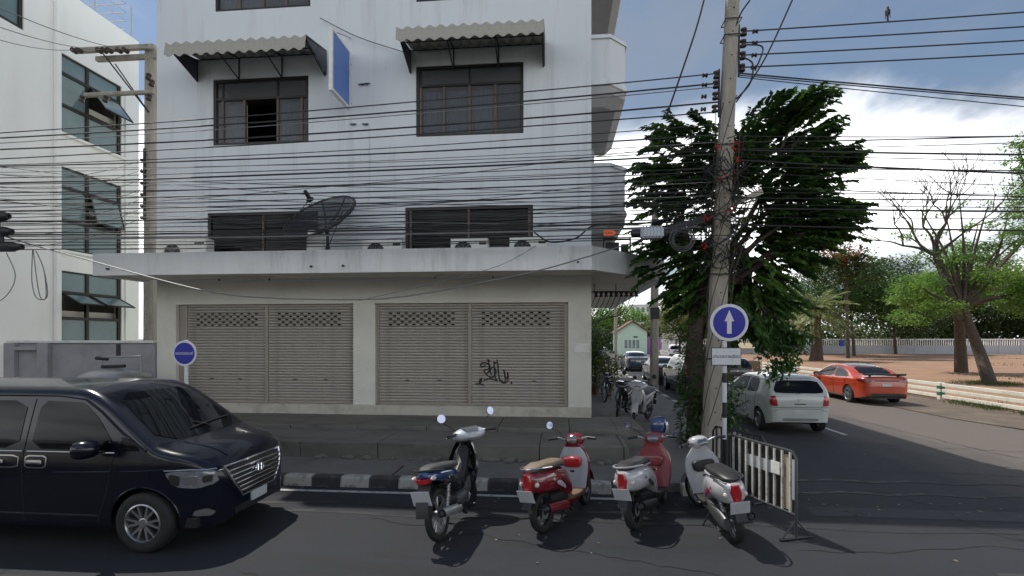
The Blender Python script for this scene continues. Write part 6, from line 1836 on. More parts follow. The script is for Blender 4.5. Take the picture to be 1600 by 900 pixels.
def underbone(label, loc, head, body, accent, cowlm, lean=7, turn=.5, scale=1.0, name='motorcycle', cat='motorcycle', group=None, spoked=False):
    t = thing(name, label, cat, loc, (R(-lean), 0, head), group); t.scale = (scale,) * 3
    wb, r = .62, .285
    bike_wheel(t, -wb, r, .075, spoked)
    # tail and side fairings, rising to the rear
    m = MB(); m.loft(ring_loft([(-.92, .78, .02, .02), (-.88, .765, .07, .04), (-.74, .735, .105, .06), (-.55, .70, .115, .075), (-.36, .66, .115, .085), (-.20, .62, .10, .09), (-.08, .58, .07, .08)], 18, 2.5)); bd = obj('tail_fairing', m, accent, t)
    for s_ in (-1, 1):
        m = MB(); m.loft([[(x, s_ * (y + dy), z + dz) for dy, dz in ((.0, h_), (.018, h_ * .3), (.012, -h_ * .6), (-.012, -h_))] for x, y, z, h_ in ((-.60, .095, .64, .03), (-.42, .118, .60, .07), (-.24, .122, .54, .09), (-.10, .11, .50, .06), (.0, .09, .47, .03))], True, True); obj('side_panel', m, body, t)
    m = MB(); m.loft(ring_loft([(-.86, .81, .05, .018), (-.78, .82, .09, .03), (-.58, .80, .115, .038), (-.40, .765, .12, .038), (-.24, .745, .11, .038), (-.10, .725, .085, .034), (-.02, .70, .05, .025)], 18, 2.8)); obj('seat', m, pm('grey_black_vinyl', (.045, .047, .05), .55, var=.15), t)
    m = MB(); m.tube(bezpath([(-.6, -.12, .77), (-.84, -.11, .82), (-.95, -.04, .84), (-.95, .04, .84), (-.84, .11, .82), (-.6, .12, .77)], 5), .011, 8); obj('grab_rail', m, BLACKP, t)
    m = MB(); m.loft([[(x, y, z) for y, z in ((-w_, .70), (w_, .70), (w_ * 1.2, .745), (-w_ * 1.2, .745))] for x, w_ in ((-.86, .075), (-.93, .06), (-.95, .03))], True, True); obj('tail_light', m, TAILR, t)
    for s_ in (-1, 1):
        m = MB(); m.ball((-.87, s_ * .11, .745), .045, .03, .022, 10, 6); obj('indicator', m, pm('clear_lens', None), t)
    m = MB(); m.add([(-.86, -.075, .69), (-.86, .075, .69), (-.97, .07, .52), (-1.0, .07, .36), (-1.0, -.07, .36), (-.97, -.07, .52)], [(0, 1, 2, 5), (5, 2, 3, 4)]); 
    rr = []
    for q in range(10):
        a_ = math.radians(35 + q * 12); rr.append([(-wb - .33 * math.cos(a_), y_, r + .33 * math.sin(a_)) for y_ in (-.055, -.03, 0, .03, .055)])
    m.loft(rr, False, True, closed=False); obj('rear_mudguard', m, BLACKP, t)
    m = MB(); Mp = Matrix.Translation((-.975, 0, .56)) @ Matrix.Rotation(R(-20), 4, 'Y'); m.box(-.006, .0, -.105, .105, -.085, .09, Mp); obj('licence_plate', m, PLATE, t, bev=.003)
    # spine and leg shields
    m = MB(); m.loft([superring(x, 0, z, w_, h_, 12, 2.5) for x, z, w_, h_ in ((-.16, .52, .08, .11), (.02, .48, .09, .12), (.18, .58, .09, .13), (.32, .74, .08, .13))]); obj('spine_cover', m, BLACKP, t)
    for s_ in (-1, 1):
        m = MB(); m.loft([[(x + dx, s_ * y, z) for dx, y in ((-.02, y0), (.03, y0 + .01), (.09, y0 - .02), (.10, y0 - .05))] for x, z, y0 in ((.10, .30, .13), (.16, .42, .17), (.22, .56, .195), (.28, .70, .185), (.33, .84, .13), (.36, .92, .08))], False, True, closed=False); obj('leg_shield', m, body, t)
    m = MB(); m.loft([[(x, -w_, z), (x + .08, -w_ * .5, z), (x + .10, 0, z), (x + .08, w_ * .5, z), (x, w_, z)] for x, z, w_ in ((.36, .50, .10), (.38, .62, .14), (.40, .76, .14), (.40, .88, .10))], False, True, closed=False); obj('front_cowl', m, body, t)
    # engine
    m = MB(); m.loft([superring(x, 0, z, w_, h_, 14, 3) for x, z, w_, h_ in ((-.22, .30, .09, .07), (-.12, .30, .12, .10), (.04, .31, .12, .095), (.12, .34, .08, .07))]); m.loft([superring(x, 0, z, .07, .07, 12, 4) for x, z in ((.10, .36), (.26, .40))]); obj('engine_block', m, pm('engine_alloy', (.18, .18, .19), .45, metal=.7), t)
    m = MB()
    for k in range(6): m.cbox((.12 + k * .025, 0, .37 + k * .007), .010, .17, .16)
    obj('cooling_fins', m, GALV, t)
    m = MB()
    for s_ in (-1, 1): m.tube([(-wb, s_ * .07, r), (-.2, s_ * .08, .33)], .017, 8)
    obj('swing_arm', m, STEELD, t)
    for s_ in (-1, 1):
        m = MB(); a, b = Vector((-wb + .04, s_ * .10, r + .03)), Vector((-.46, s_ * .11, .66)); m.tube([a, b], .013, 8)
        for k in range(8): m.lathe([(.026, -.005), (.026, .005)], 10, 'z', tuple(a.lerp(b, (k + 1.5) / 11)))
        obj('shock_absorber', m, GALV, t)
    m = MB(); m.box(-wb - .05, -.14, .075, .092, r - .05, r + .07); obj('chain_guard', m, BLACKP, t, bev=.008)
    for s_ in (-1, 1):
        m = MB(); m.tube([(-.05, s_ * .1, .22), (-.05, s_ * .24, .22)], .016, 8); obj('foot_peg', m, BLACKP, t)
        m = MB(); m.tube([(-.34, s_ * .09, .32), (-.38, s_ * .19, .33)], .012, 8); obj('foot_peg', m, BLACKP, t)
    exhaust(t, -.135, -.28, -.86, .26, .36, STEELD, GALV, .042)
    m = MB(); m.tube([(-.10, .10, .20), (-.08, .27, .0)], .011, 6); obj('side_stand', m, STEELD, t)
    st = thing('steering', None, None, (.46, 0, 0), (0, 0, turn)); st.parent = t; ox = -.46
    bw_ = bike_wheel(t, wb, r, .07, spoked); bw_.parent = st; bw_.location = (wb + ox, 0, r)
    m = MB()
    for s_ in (-1, 1): m.tube([(wb + ox, s_ * .06, r), (.50 + ox, s_ * .055, .56), (.45 + ox, s_ * .05, .74)], [.021, .021, .016], 8)
    obj('fork', m, GALV, st)
    m = MB(); rr = []
    for q in range(10):
        a_ = math.radians(20 + q * 14); R2 = r + .03
        rr.append([(wb + ox + R2 * math.cos(a_), y_, r + R2 * math.sin(a_) - abs(y_) * .35) for y_ in (-.06, -.045, 0, .045, .06)])
    m.loft(rr, False, True, closed=False); obj('front_mudguard', m, body, st)
    # wide headset with pale screen-facing top
    m = MB(); m.loft([superring(x + ox, 0, z, w_, h_, 16, 2.3, 'x') for x, z, w_, h_ in ((.24, .985, .09, .03), (.28, .985, .19, .06), (.36, .985, .24, .085), (.46, .965, .20, .095), (.54, .93, .12, .08), (.58, .90, .06, .04))]); cw = obj('headset_cowl', m, cowlm, st)
    m = MB(); m.loft([[(x + ox, y, z) for y in (-w_, 0, w_)] for x, z, w_ in ((.44, 1.068, .07), (.36, 1.082, .11), (.28, 1.058, .10), (.245, 1.025, .07))], False, True, closed=False); obj('instrument_panel', m, pm('dial_face', (.1, .11, .12)), cw)
    m = MB(); m.loft([superring(x + ox, 0, z, w_, h_, 14, 2.3) for x, z, w_, h_ in ((.54, .945, .10, .045), (.575, .935, .07, .03))]); obj('headlight', m, LAMPC, cw)
    handlebar(st, .38 + ox, .985, 0, .33)
    mirror_pair(st, .40 + ox, 1.0, 0, .36, .20, .058)
    return t
BLUEP = pm('blue_motorcycle_paint', (.018, .05, .16), .2, coat=1, var=.06)
BLKP = pm('black_motorcycle_paint', (.01, .011, .014), .25, coat=.8, var=.1)
PALE = pm('pale_silver_cowl', (.48, .51, .56), .3, coat=.6, var=.05)
putbike(underbone, (-1.46, 6.22), R(80), label='blue and black motorcycle with pale handlebar cowl, first parked from the van', body=BLKP, accent=BLUEP, cowlm=PALE, lean=6, turn=.85, scale=1.12)
# motorcycles on the side-street pavement
z15 = Vector((0, 0, .15))
b1 = underbone('white and silver motorcycle on the side pavement, nearer of the two under the trees', (2.25, 14.6, .15), R(-118), SWH, SWH, SWH, turn=.3, scale=1.1)
b2 = underbone('black motorcycle parked against the potted plants on the side pavement', (1.72, 19.5, .15), R(-100), BLKP, BLKP, BLKP, turn=.3)
b3 = underbone('small dark motorcycle leaning just behind the white one on the side pavement', (1.9, 15.8, .15), R(-112), BLKP, DGR, BLKP, turn=.2)

# helmet hung on the white-and-red scooter's mirror
hc = P(1029, 663, Y=7.95)
hel = thing('helmet', 'shiny blue helmet with clear visor hung above the white and red scooter', 'helmet', hc)
m = MB(); m.loft([[( .13 * r_ * math.cos(k * math.pi / 9), .12 * r_ * math.sin(k * math.pi / 9), z) for k in range(18)] for z, r_ in ((-.11, .80), (-.08, .92), (-.02, 1.0), (.04, .95), (.09, .72), (.115, .42), (.125, .05))]); obj('shell', m, pm('blue_helmet_paint', (.03, .05, .14), .15, coat=1, var=.1), hel)
m = MB(); m.loft([[(.15 * r_ * math.cos(a_), .145 * r_ * math.sin(a_), z) for a_ in [-.95 + k * .19 for k in range(11)]] for z, r_ in ((-.10, .88), (-.05, 1.0), (.01, 1.0), (.05, .9))], False, True, closed=False); obj('visor', m, pm('visor_plastic', (.3, .33, .36), .08, coat=1), hel)
m = MB(); m.tube(bezpath([(.0, -.11, -.08), (.05, -.06, -.18), (.05, .06, -.18), (0, .11, -.08)], 5), .006, 5); obj('chin_strap', m, BLACKP, hel)
# ------------------------------------------------------------------ vegetation
BARK = pm('dark_bark', (.07, .055, .042), .95, var=.3, vscale=6, bump=.8, bscale=30)
BARK2 = pm('brown_bark', (.075, .055, .04), .95, var=.3, vscale=5, bump=.8, bscale=24)
LDARK = leafmat('dark_green_leaf', (.024, .060, .018), (.10, .20, .045), rough=.32, trans=.36, scale=1.8)
LMID = leafmat('mid_green_leaf', (.030, .055, .018), (.085, .13, .035), trans=.3, scale=.7)
LBRIGHT = leafmat('bright_green_leaf', (.07, .17, .03), (.22, .36, .07), trans=.5, scale=.9)
LYEL = leafmat('yellow_green_leaf', (.11, .13, .03), (.20, .22, .06), trans=.4, scale=.5)
LPALM = leafmat('palm_frond', (.15, .19, .07), (.30, .34, .15), trans=.35, scale=.8)


def leaves(n, cen, dirs, L, W, fold=.25):
    """n folded leaves: centre-rib quads; arrays (n,3)"""
    d = dirs / (np.linalg.norm(dirs, axis=1, keepdims=True) + 1e-9)
    up = nrs.normal(0, .35, (n, 3)) + np.array([0, 0, 1.0])
    s = np.cross(d, up); s /= (np.linalg.norm(s, axis=1, keepdims=True) + 1e-9)
    nrm = np.cross(s, d)
    l = (L * nrs.uniform(.65, 1.3, n))[:, None]; w = (W * nrs.uniform(.7, 1.25, n))[:, None]
    V = np.stack([cen, cen + d * l * .45 + s * w / 2 + nrm * w * fold, cen + d * l, cen + d * l * .45 - s * w / 2 + nrm * w * fold], 1)
    return V.reshape(-1, 3)


def tubes_obj(name, paths, mat, parent, n=7, **k):
    m = MB()
    for pts, rs in paths: m.tube(pts, rs, n)
    return obj(name, m, mat, parent, **k)


def grow(base, tips, r0, wob=.25, seg=6):
    """limbs from a fork point to each tip with a bend"""
    out = []
    for tip in tips:
        base = Vector(base); tip = Vector(tip); mid = base.lerp(tip, .5) + Vector((rnd.uniform(-wob, wob), rnd.uniform(-wob, wob), rnd.uniform(0, wob)))
        pts = bezpath([base, mid, tip], seg); k = len(pts)
        out.append((pts, [r0 * (1 - .8 * i / (k - 1)) for i in range(k)]))
    return out


# --- the big dark tree behind the corner pole: long drooping sprays of leaflets
tb = P(1083, 690, z=.15); tb = Vector((3.05, 11.75, .15))
tree = thing('street_tree', 'big dark-leaved tree with drooping sprays growing behind the corner pole', 'tree', tb)
blobs = [(1075, 240, 11.8, .85, .70), (1045, 300, 11.8, .55, .7), (1050, 400, 11.8, .60, .9), (1110, 340, 11.8, .9, 1.3), (1090, 455, 11.8, .50, .6), (1180, 225, 11.6, .8, .55), (1190, 310, 11.6, 1.0, 1.3),
         (1215, 190, 11.1, .50, .28), (1245, 172, 11.0, .42, .16), (1240, 225, 11.1, .55, .34), (1265, 262, 11.1, .62, .30), (1250, 335, 11.1, .75, .50), (1292, 335, 11.0, .45, .20), (1290, 250, 11.0, .35, .14), (1278, 362, 11.0, .50, .16), (1130, 500, 11.8, .45, .40), (1188, 500, 11.4, .42, .34), (1150, 455, 11.9, .6, .5), (1235, 395, 11.1, .50, .36), (1178, 445, 11.6, .60, .55), (1205, 470, 11.3, .38, .35), (1140, 270, 11.7, .8, .75), (1150, 420, 11.9, .8, .8), (1230, 300, 11.3, .8, .8), (1225, 375, 11.4, .65, .55)]
fork = P(1090, 475, d=11.9)
fr_c, fr_d = [], []
ctr = P(1170, 350, d=11.6)
tips = []
for (px, py, d, rx, rz) in blobs:
    c = P(px, py, d=d); nfr = int(105 * rx * rz + 26)
    tips.append(c)
    for _ in range(nfr):
        v = Vector((rnd.gauss(0, 1), rnd.gauss(0, 1), rnd.gauss(0, 1))).normalized() * (rnd.uniform(.25, 1) ** .5)
        p = c + Vector((v.x * rx, v.y * rx * 1.05, v.z * rz))
        out = (p - ctr); out.z *= .4
        if math.sin(p.x * 4.1 + 1) * math.sin(p.z * 3.7 + p.y * 2.9) > .55: continue
        dd = out.normalized() * 1.0 + Vector((rnd.uniform(-.45, .45), rnd.uniform(-.5, .5), rnd.uniform(-.25, .35)))
        if px > 1150: dd += Vector((.55, 0, .28))
        fr_c.append(p); fr_d.append(dd.normalized())
cen, dr, stems = [], [], []
for p, d in zip(fr_c, fr_d):
    Lf = rnd.uniform(.38, .62); side = d.cross(Vector((0, 0, 1))).normalized()
    nl = 11
    for k in range(nl):
        q = (k + .5) / nl; base = p + d * (Lf * q) + Vector((0, 0, -.22 * Lf * q * q))
        for s_ in (-1, 1):
            ld = side * s_ * .55 + d * .75 + Vector((0, 0, -.38 - .3 * rnd.random()))
            cen.append(base); dr.append(ld)
    stems.append((p - d * .15, p + d * Lf + Vector((0, 0, -.2 * Lf))))
cen = np.array([tuple(c) for c in cen]) - np.array(tuple(tb)); dr = np.array([tuple(c) for c in dr])
V = leaves(len(cen), cen, dr, .175, .098)
nf = len(V) // 88; pick = np.repeat(nrs.uniform(0, 1, nf + 1) < .28, 22)[:len(V) // 4]
F_ = np.arange(len(V)).reshape(-1, 4)
rawobj('crown', V, F_[~pick], LDARK, tree)
rawobj('young_leaves', V, F_[pick], leafmat('fresh_leaf', (.07, .15, .03), (.17, .29, .07), rough=.35, trans=.4), tree)
rel = lambda v: Vector(v) - tb
tr = [(bezpath([(0, 0, -.1), (.03, 0, .9), (-.02, .05, 2.0), rel(fork)], 6), None)]
k = len(tr[0][0]); tr[0] = (tr[0][0], [.25 * (1 - .35 * i / (k - 1)) + .01 * math.sin(i * 1.7) for i in range(k)])
tubes_obj('trunk', tr, BARK, tree, 12)
lim = grow(rel(fork), [rel(t_) for t_ in tips], .085, .3)
for a_, b_2 in stems[::4]:
    near = min(tips, key=lambda t_: (t_ - a_).length); lim.append(([rel(near), rel(a_), rel(b_2)], [.02, .012, .004]))
tubes_obj('limbs', lim, BARK, tree, 5)
# leafy sucker growth and ivy round its foot
def fi(i):
    z = rnd.uniform(0, 2.6); a_ = rnd.uniform(0, 6.28); rr = .26 + rnd.uniform(0, .16)
    return (rr * math.cos(a_), rr * math.sin(a_), z), (math.cos(a_), math.sin(a_), rnd.uniform(-.5, .6))
scatter_leaves(1500, fi, .10, .06, 'ivy_leaves', LDARK, tree)
def crown_tree(name, label, base, fork, blobs, dens, L, W, leafm, bark, r0, trunkpts=None, wob=.4, group=None, extra=None, drop=-.15, hollow=.35):
    base = Vector(base); t = thing(name, label, 'tree', base, group=group)
    C, D = [], []; tips = []
    for (c, rx, rz) in blobs:
        c = Vector(c); tips.append(c)
        n = int(dens * rx * rx * rz)
        # leaves gather in clumps around twig ends
        nt = max(8, n // 34)
        tw = nrs.normal(0, 1, (nt, 3)); tw /= np.linalg.norm(tw, axis=1, keepdims=True)
        tw *= (nrs.uniform(hollow ** 3, 1, (nt, 1)) ** (1 / 3))
        tw = tw * np.array([rx, rx, rz]) + np.array(tuple(c))
        idx = nrs.randint(0, nt, n)
        cs_ = .12 * (rx + rz) / 2 + .10
        P_ = tw[idx] + nrs.normal(0, 1, (n, 3)) * np.array([cs_, cs_, cs_ * .55])
        d = nrs.normal(0, 1, (n, 3)); d[:, 2] = d[:, 2] * .5 + drop
        C.append(P_); D.append(d)
    C = np.concatenate(C) - np.array(tuple(base)); D = np.concatenate(D)
    V = leaves(len(C), C, D, L, W)
    rawobj('crown', V, np.arange(len(V)).reshape(-1, 4), leafm, t)
    rel = lambda v: Vector(v) - base
    pts = bezpath([Vector((0, 0, -.1))] + [rel(p) for p in (trunkpts or [])] + [rel(fork)], 6); k = len(pts)
    tubes_obj('trunk', [(pts, [r0 * (1.15 - .5 * i / (k - 1)) for i in range(k)])], bark, t, 10)
    lim = grow(rel(fork), [rel(x) for x in tips], r0 * .42, wob)
    if extra: lim += extra(rel)
    tubes_obj('limbs', lim, bark, t, 5)
    return t


# low sprays of the street tree hanging over the roof of the hatchback
hd = [P(a_, b_2, d=11.1) - tb for a_, b_2 in ((1196, 500), (1218, 512), (1236, 540), (1205, 545), (1198, 525), (1228, 565), (1212, 578), (1244, 525))]
C = np.concatenate([nrs.normal(0, 1, (130, 3)) * np.array([.13, .2, .12]) + np.array(tuple(h_)) for h_ in hd]); Dn = nrs.normal(0, .5, C.shape) + np.array([.2, 0, -.5])
V = leaves(len(C), C, Dn, .14, .07); rawobj('low_sprays', V, np.arange(len(V)).reshape(-1, 4), LDARK, tree)
tubes_obj('low_limbs', grow(P(1185, 470, d=11.2) - tb, hd, .018, .08), BARK, tree, 5)

# --- right: two bright trees on the dirt lot
def px_blobs(L): return [(P(a, b, d=d), rx, rz) for a, b, d, rx, rz in L]
lb_ = P(1548, 600, z=.03)
def bare(rel):
    out = []
    def br(p, d, L, r, lev):
        q = p + d * L; mid = (p + q) / 2 + Vector((rnd.uniform(-.1, .1), rnd.uniform(-.1, .1), rnd.uniform(-.05, .1))) * L
        pts = bezpath([p, mid, q], 3); k = len(pts); out.append((pts, [r * (1 - .45 * i / (k - 1)) for i in range(k)]))
        if lev > 0:
            for _ in range(rnd.choice([2, 3, 3])):
                nd = (d + Vector((rnd.uniform(-.75, .75), rnd.uniform(-.6, .6), rnd.uniform(-.2, .5)))).normalized()
                br(q, nd, L * rnd.uniform(.6, .85), r * .55, lev - 1)
    f = P(1462, 400, d=30)
    for d in ((-.7, 0, .8), (-.25, .2, 1), (.3, 0, 1), (.75, -.1, .7), (-1, 0, .35), (.1, -.3, 1)):
        br(rel(f), Vector(d).normalized(), 1.9, .10, 4)
    out.append((bezpath([rel(P(1500, 500, d=28.5)), rel(P(1478, 440, d=29)), rel(f)], 5), [.26, .25, .24, .22, .2, .2, .19, .18, .17, .16, .15]))
    return out
crown_tree('lot_tree', 'leaning tree with bright green leaves and bare upper branches on the dirt lot', lb_, P(1505, 480, d=28.5),
    px_blobs([(1435, 445, 29, 1.3, .5), (1495, 410, 29, 1.1, .5), (1550, 432, 28, 1.2, .6), (1470, 482, 28, 1.2, .5), (1418, 498, 29, 1.0, .45), (1592, 372, 28, 1.1, .7), (1528, 352, 29, .7, .4), (1415, 366, 30, .7, .3), (1590, 470, 28, 1.2, .9), (1640, 450, 28, 1.6, 1.4), (1478, 335, 30, .55, .4), (1560, 388, 29, .9, .4), (1448, 400, 30, .8, .3), (1510, 458, 29, .9, .4), (1500, 318, 30, .4, .25), (1545, 318, 30, .45, .3), (1575, 335, 29, .6, .35), (1440, 330, 30, .35, .2), (1462, 368, 30, .6, .3)]),
    1300, .19, .085, LBRIGHT, BARK, .29, [P(1532, 555, d=28.3), P(1515, 510, d=28.4)], extra=bare, hollow=.2)
t2 = P(1502, 582, z=.03)
crown_tree('lot_tree', 'upright dark-trunked tree just left of the leaning tree on the dirt lot', t2, P(1497, 480, d=36),
    px_blobs([(1490, 450, 36, 2.5, 1.6), (1540, 430, 37, 2.2, 1.6), (1440, 460, 37, 2.2, 1.2), (1500, 400, 37, 1.8, 1.2)]), 420, .26, .13, LBRIGHT, BARK2, .36, [P(1500, 530, d=36.5)])
t3 = P(1660, 585, z=.03)
crown_tree('lot_tree', 'leafy tree reaching in at the far right edge of the photo', t3, P(1650, 400, d=34),
    px_blobs([(1592, 228, 32, .7, .5), (1588, 262, 32, .85, .55), (1610, 245, 32, 1.2, 1.6), (1660, 300, 33, 2.6, 2.5), (1600, 350, 33, 1.1, .6), (1650, 420, 33, 2, 2)]), 420, .24, .12, LBRIGHT, BARK, .3, extra=lambda rel: [(bezpath([rel(P(1640, 330, d=33)), rel(P(1590, 385, d=33)), rel(P(1530, 450, d=33))], 6), .13)])
# --- the palm
pb_ = P(1275, 564, z=.03)
palm = thing('palm_tree', 'date palm with a feathery arching crown on the dirt lot', 'palm tree', pb_)
PD = P(1275, 500, d=54); hp = P(1275, 487, d=54).z
pts = [Vector((0, 0, -.1 + (hp + .1) * i / 8)) + Vector((.1 * math.sin(i * .5), 0, 0)) for i in range(9)]
tubes_obj('trunk', [(pts, [.75, .62, .55, .50, .48, .46, .45, .50, .40])], BARK2, palm, 12)
C, D, spines = [], [], []
top = pts[-1]
for k in range(64):
    a_ = k * 2.39996; el = rnd.uniform(-.35, 1.25); Lf = rnd.uniform(3.2, 4.6)
    d0 = Vector((math.cos(a_) * math.cos(el), math.sin(a_) * math.cos(el), math.sin(el)))
    sp_ = []
    for j in range(15):
        q = j / 14; p = top + d0 * Lf * q + Vector((0, 0, -1.9 * q * q * (1.15 - .5 * math.sin(el)))); sp_.append(p)
    spines.append((sp_, [.03 * (1 - .7 * j / 14) for j in range(15)]))
    for j in range(2, 60):
        q = j / 60; i0 = int(q * 14); p = sp_[i0].lerp(sp_[min(14, i0 + 1)], q * 14 - i0); tg_ = (sp_[min(14, i0 + 1)] - sp_[i0]); sd = tg_.cross(Vector((0, 0, 1))).normalized()
        for s_ in (-1, 1): C.append(tuple(p)); D.append(tuple(sd * s_ * .9 + tg_.normalized() * .6 + Vector((0, 0, -.25))))
V = leaves(len(C), np.array(C), np.array(D), .62, .075)
rawobj('fronds', V, np.arange(len(V)).reshape(-1, 4), LPALM, palm)
tubes_obj('frond_stalks', spines, LPALM, palm, 4)
# --- trees behind the far wall and along the side street
bgt = [
    ('dense dark tree behind the palm and the far wall', 1335, 70, [(1330, 450, 70, 6, 4.5), (1370, 470, 70, 5, 3.5), (1300, 480, 68, 4, 3)], LDARK, 18),
    ('dark round-crowned tree beyond the far wall left of the leaning tree', 1400, 78, [(1395, 455, 78, 6, 5), (1420, 490, 78, 5, 3.5)], LMID, 18),
    ('dusky tree with reddish upper leaves beyond the big dark tree', 1325, 62, [(1322, 400, 62, 2.4, 1.6), (1300, 420, 62, 3, 2.4), (1345, 425, 62, 3, 2)], LMID, 30),
    ('mid-green tree behind the far wall between the palm and corner tree', 1240, 80, [(1240, 470, 80, 5, 4.5), (1210, 490, 80, 5, 3)], LMID, 18),
    ('light green wispy tree over the far railings of the side street', 1062, 48, [(1062, 500, 48, 2.6, 2.2), (1085, 490, 48, 2.0, 2.4), (1045, 485, 50, 1.6, 1.6)], LYEL, 110),
    ('leafy green tree behind the gabled house', 985, 95, [(965, 497, 95, 4, 2.0), (1000, 500, 95, 4, 1.8), (940, 490, 90, 5, 3.5)], LBRIGHT, 22),
    ('tall green tree beyond the far wall at the right of the lot', 1560, 90, [(1540, 480, 90, 8, 5), (1590, 470, 90, 8, 6)], LMID, 12),
    ('broad green tree beyond the far wall between the two lot trees', 1460, 95, [(1455, 495, 95, 8, 5), (1490, 500, 95, 6, 4)], LMID, 12),
    ('leafy tree far behind the corner pole sign', 1165, 85, [(1165, 490, 85, 6, 4), (1130, 500, 85, 5, 3)], LMID, 18),
    ('green tree beyond the right end of the far wall', 1660, 88, [(1650, 480, 88, 8, 6)], LMID, 12)]
for lab, px, d, bl_, lm, dens in bgt:
    base = P(px, 528 + 2000 / d + .3, d=d); base.z = -.02
    blb = px_blobs(bl_)
    f = Vector(blb[0][0]); f.z = max(1.5, f.z - blb[0][2] * .8)
    s_ = .5 if d > 60 else .3
    crown_tree('background_tree', lab, base, f, blb, dens * 3.2, s_ * .8, s_ * .42, lm, BARK,   .2 if d > 60 else .12, group='trees beyond the lot and the street', hollow=.1)
# red blossom on the dusky tree
c = P(1320, 397, d=61)
def fr2(i): return c + Vector((rnd.gauss(0, 1.3), rnd.gauss(0, .8), rnd.gauss(0, .7))), (rnd.uniform(-1, 1), rnd.uniform(-1, 1), rnd.uniform(-.5, .5))
o = scatter_leaves(420, fr2, .3, .2, 'blossom', leafmat('orange_red_blossom', (.45, .08, .03), (.55, .14, .06)), None)
fixprops(o, 'patch of orange-red blossom high in the dusky tree beyond the lot', 'blossom', None, 'stuff')
# hedge mass behind the far wall
C = np.stack([nrs.uniform(5, 150, 26000), nrs.uniform(96, 112, 26000), nrs.uniform(0, 1, 26000) ** .8 * 6.5], 1); C[:, 2] *= .75 + .25 * np.sin(C[:, 0] * .35) * np.sin(C[:, 0] * .11 + 1)
V = leaves(len(C), C, nrs.normal(0, 1, C.shape), .75, .5)
rawobj('far_greenery', V, np.arange(len(V)).reshape(-1, 4), LMID, label='mass of green shrubs and treetops beyond the far wall', cat='greenery', kind='stuff')
C = np.stack([nrs.uniform(-60, 11, 9000), nrs.uniform(112, 124, 9000), nrs.uniform(0, 6.5, 9000)], 1)
V = leaves(len(C), C, nrs.normal(0, 1, C.shape), .8, .5)
rawobj('far_greenery', V, np.arange(len(V)).reshape(-1, 4), LBRIGHT, label='light green trees closing the far end of the side street', cat='greenery', kind='stuff')

# --- grass along the verge and the rails
C, D = [], []
for _ in range(9000):
    if rnd.random() < .6: x, y = 15.0 + rnd.gauss(0, .22), 14 + 40 * rnd.random() ** 1.5
    elif rnd.random() < .4: x, y = lb_.x + rnd.gauss(0, .7), lb_.y + rnd.gauss(0, .7)
    else: continue
    if math.sin(y * 1.3) + math.sin(y * .7 + 2) < -.1 and x < 16: continue
    C.append((x, y, .01)); D.append((rnd.gauss(0, .35), rnd.gauss(0, .35), 1))
V = leaves(len(C), np.array(C), np.array(D), .17, .025)
rawobj('grass', V, np.arange(len(V)).reshape(-1, 4), leafmat('verge_grass_blade', (.05, .085, .02), (.10, .13, .035)), label='tufts of green grass under the white rails and round the leaning trunk', cat='grass', kind='stuff')
C = np.stack([nrs.uniform(15.6, 70, 16000), nrs.uniform(20, 82, 16000), np.full(16000, .02)], 1)
keep = (np.sin(C[:, 0] * .5) + np.sin(C[:, 1] * .31 + C[:, 0] * .12)) > 1.35
C = C[keep]; V = leaves(len(C), C, nrs.normal(0, .4, C.shape) + np.array([0, 0, 1]), .14, .05)
rawobj('dry_grass', V, np.arange(len(V)).reshape(-1, 4), leafmat('dry_grass_blade', (.16, .14, .05), (.22, .20, .08)), label='sparse dry grass scattered over the red dirt lot', cat='grass', kind='stuff')

# --- potted shrubs along the shophouse side wall
POT = pm('terracotta_pot', (.16, .07, .045), .8, var=.15)
for i, (x, y, h, lm, lab) in enumerate([(1.5, 21.6, 2.6, LDARK, 'tall dark potted shrub behind the black motorcycle'), (1.95, 20.8, 1.7, LYEL, 'yellow-green potted shrub behind the white motorcycle'), (1.6, 23.5, 2.5, LMID, 'bushy potted shrub farther along the shophouse side'), (1.6, 27, 3.0, LBRIGHT, 'bright green potted tree at the far end of the shophouse side'), (1.9, 31.5, 3.4, LBRIGHT, 'farthest bright green shrub on the side pavement')]):
    t = thing('potted_shrub', lab, 'plant', (x, y, .15), group='potted plants on the side pavement')
    m = MB(); m.lathe([(.14, 0), (.20, .30), (.22, .32), (.22, .36), (.18, .36), (.17, .3), (.001, .3)], 16); obj('pot', m, POT, t)
    n = int(520 * h); C = nrs.normal(0, 1, (n, 3)) * np.array([.26, .26, h * .2]) + np.array([0, 0, h * .58])
    V = leaves(n, C, nrs.normal(0, 1, (n, 3)), .13, .07); rawobj('foliage', V, np.arange(len(V)).reshape(-1, 4), lm, t)
    tubes_obj('stem', grow((0, 0, .3), [(rnd.uniform(-.3, .3), rnd.uniform(-.3, .3), h * rnd.uniform(.5, .9)) for _ in range(5)], .02, .1), BARK, t, 5)
# low shrub at the foot of the tree, by the kerb
t = thing('shrub', 'dark bush between the tree foot and the corner pole', 'plant', (3.35, 11.6, .15))
n = 2200; C = nrs.normal(0, 1, (n, 3)) * np.array([.26, .24, .42]) + np.array([.0, 0, .75])
V = leaves(n, C, nrs.normal(0, 1, (n, 3)), .12, .07); rawobj('foliage', V, np.arange(len(V)).reshape(-1, 4), LDARK, t)
tubes_obj('stem', grow((0, 0, 0), [(rnd.uniform(-.3, .3), rnd.uniform(-.3, .3), 1.1) for _ in range(5)], .02, .1), BARK, t, 5)

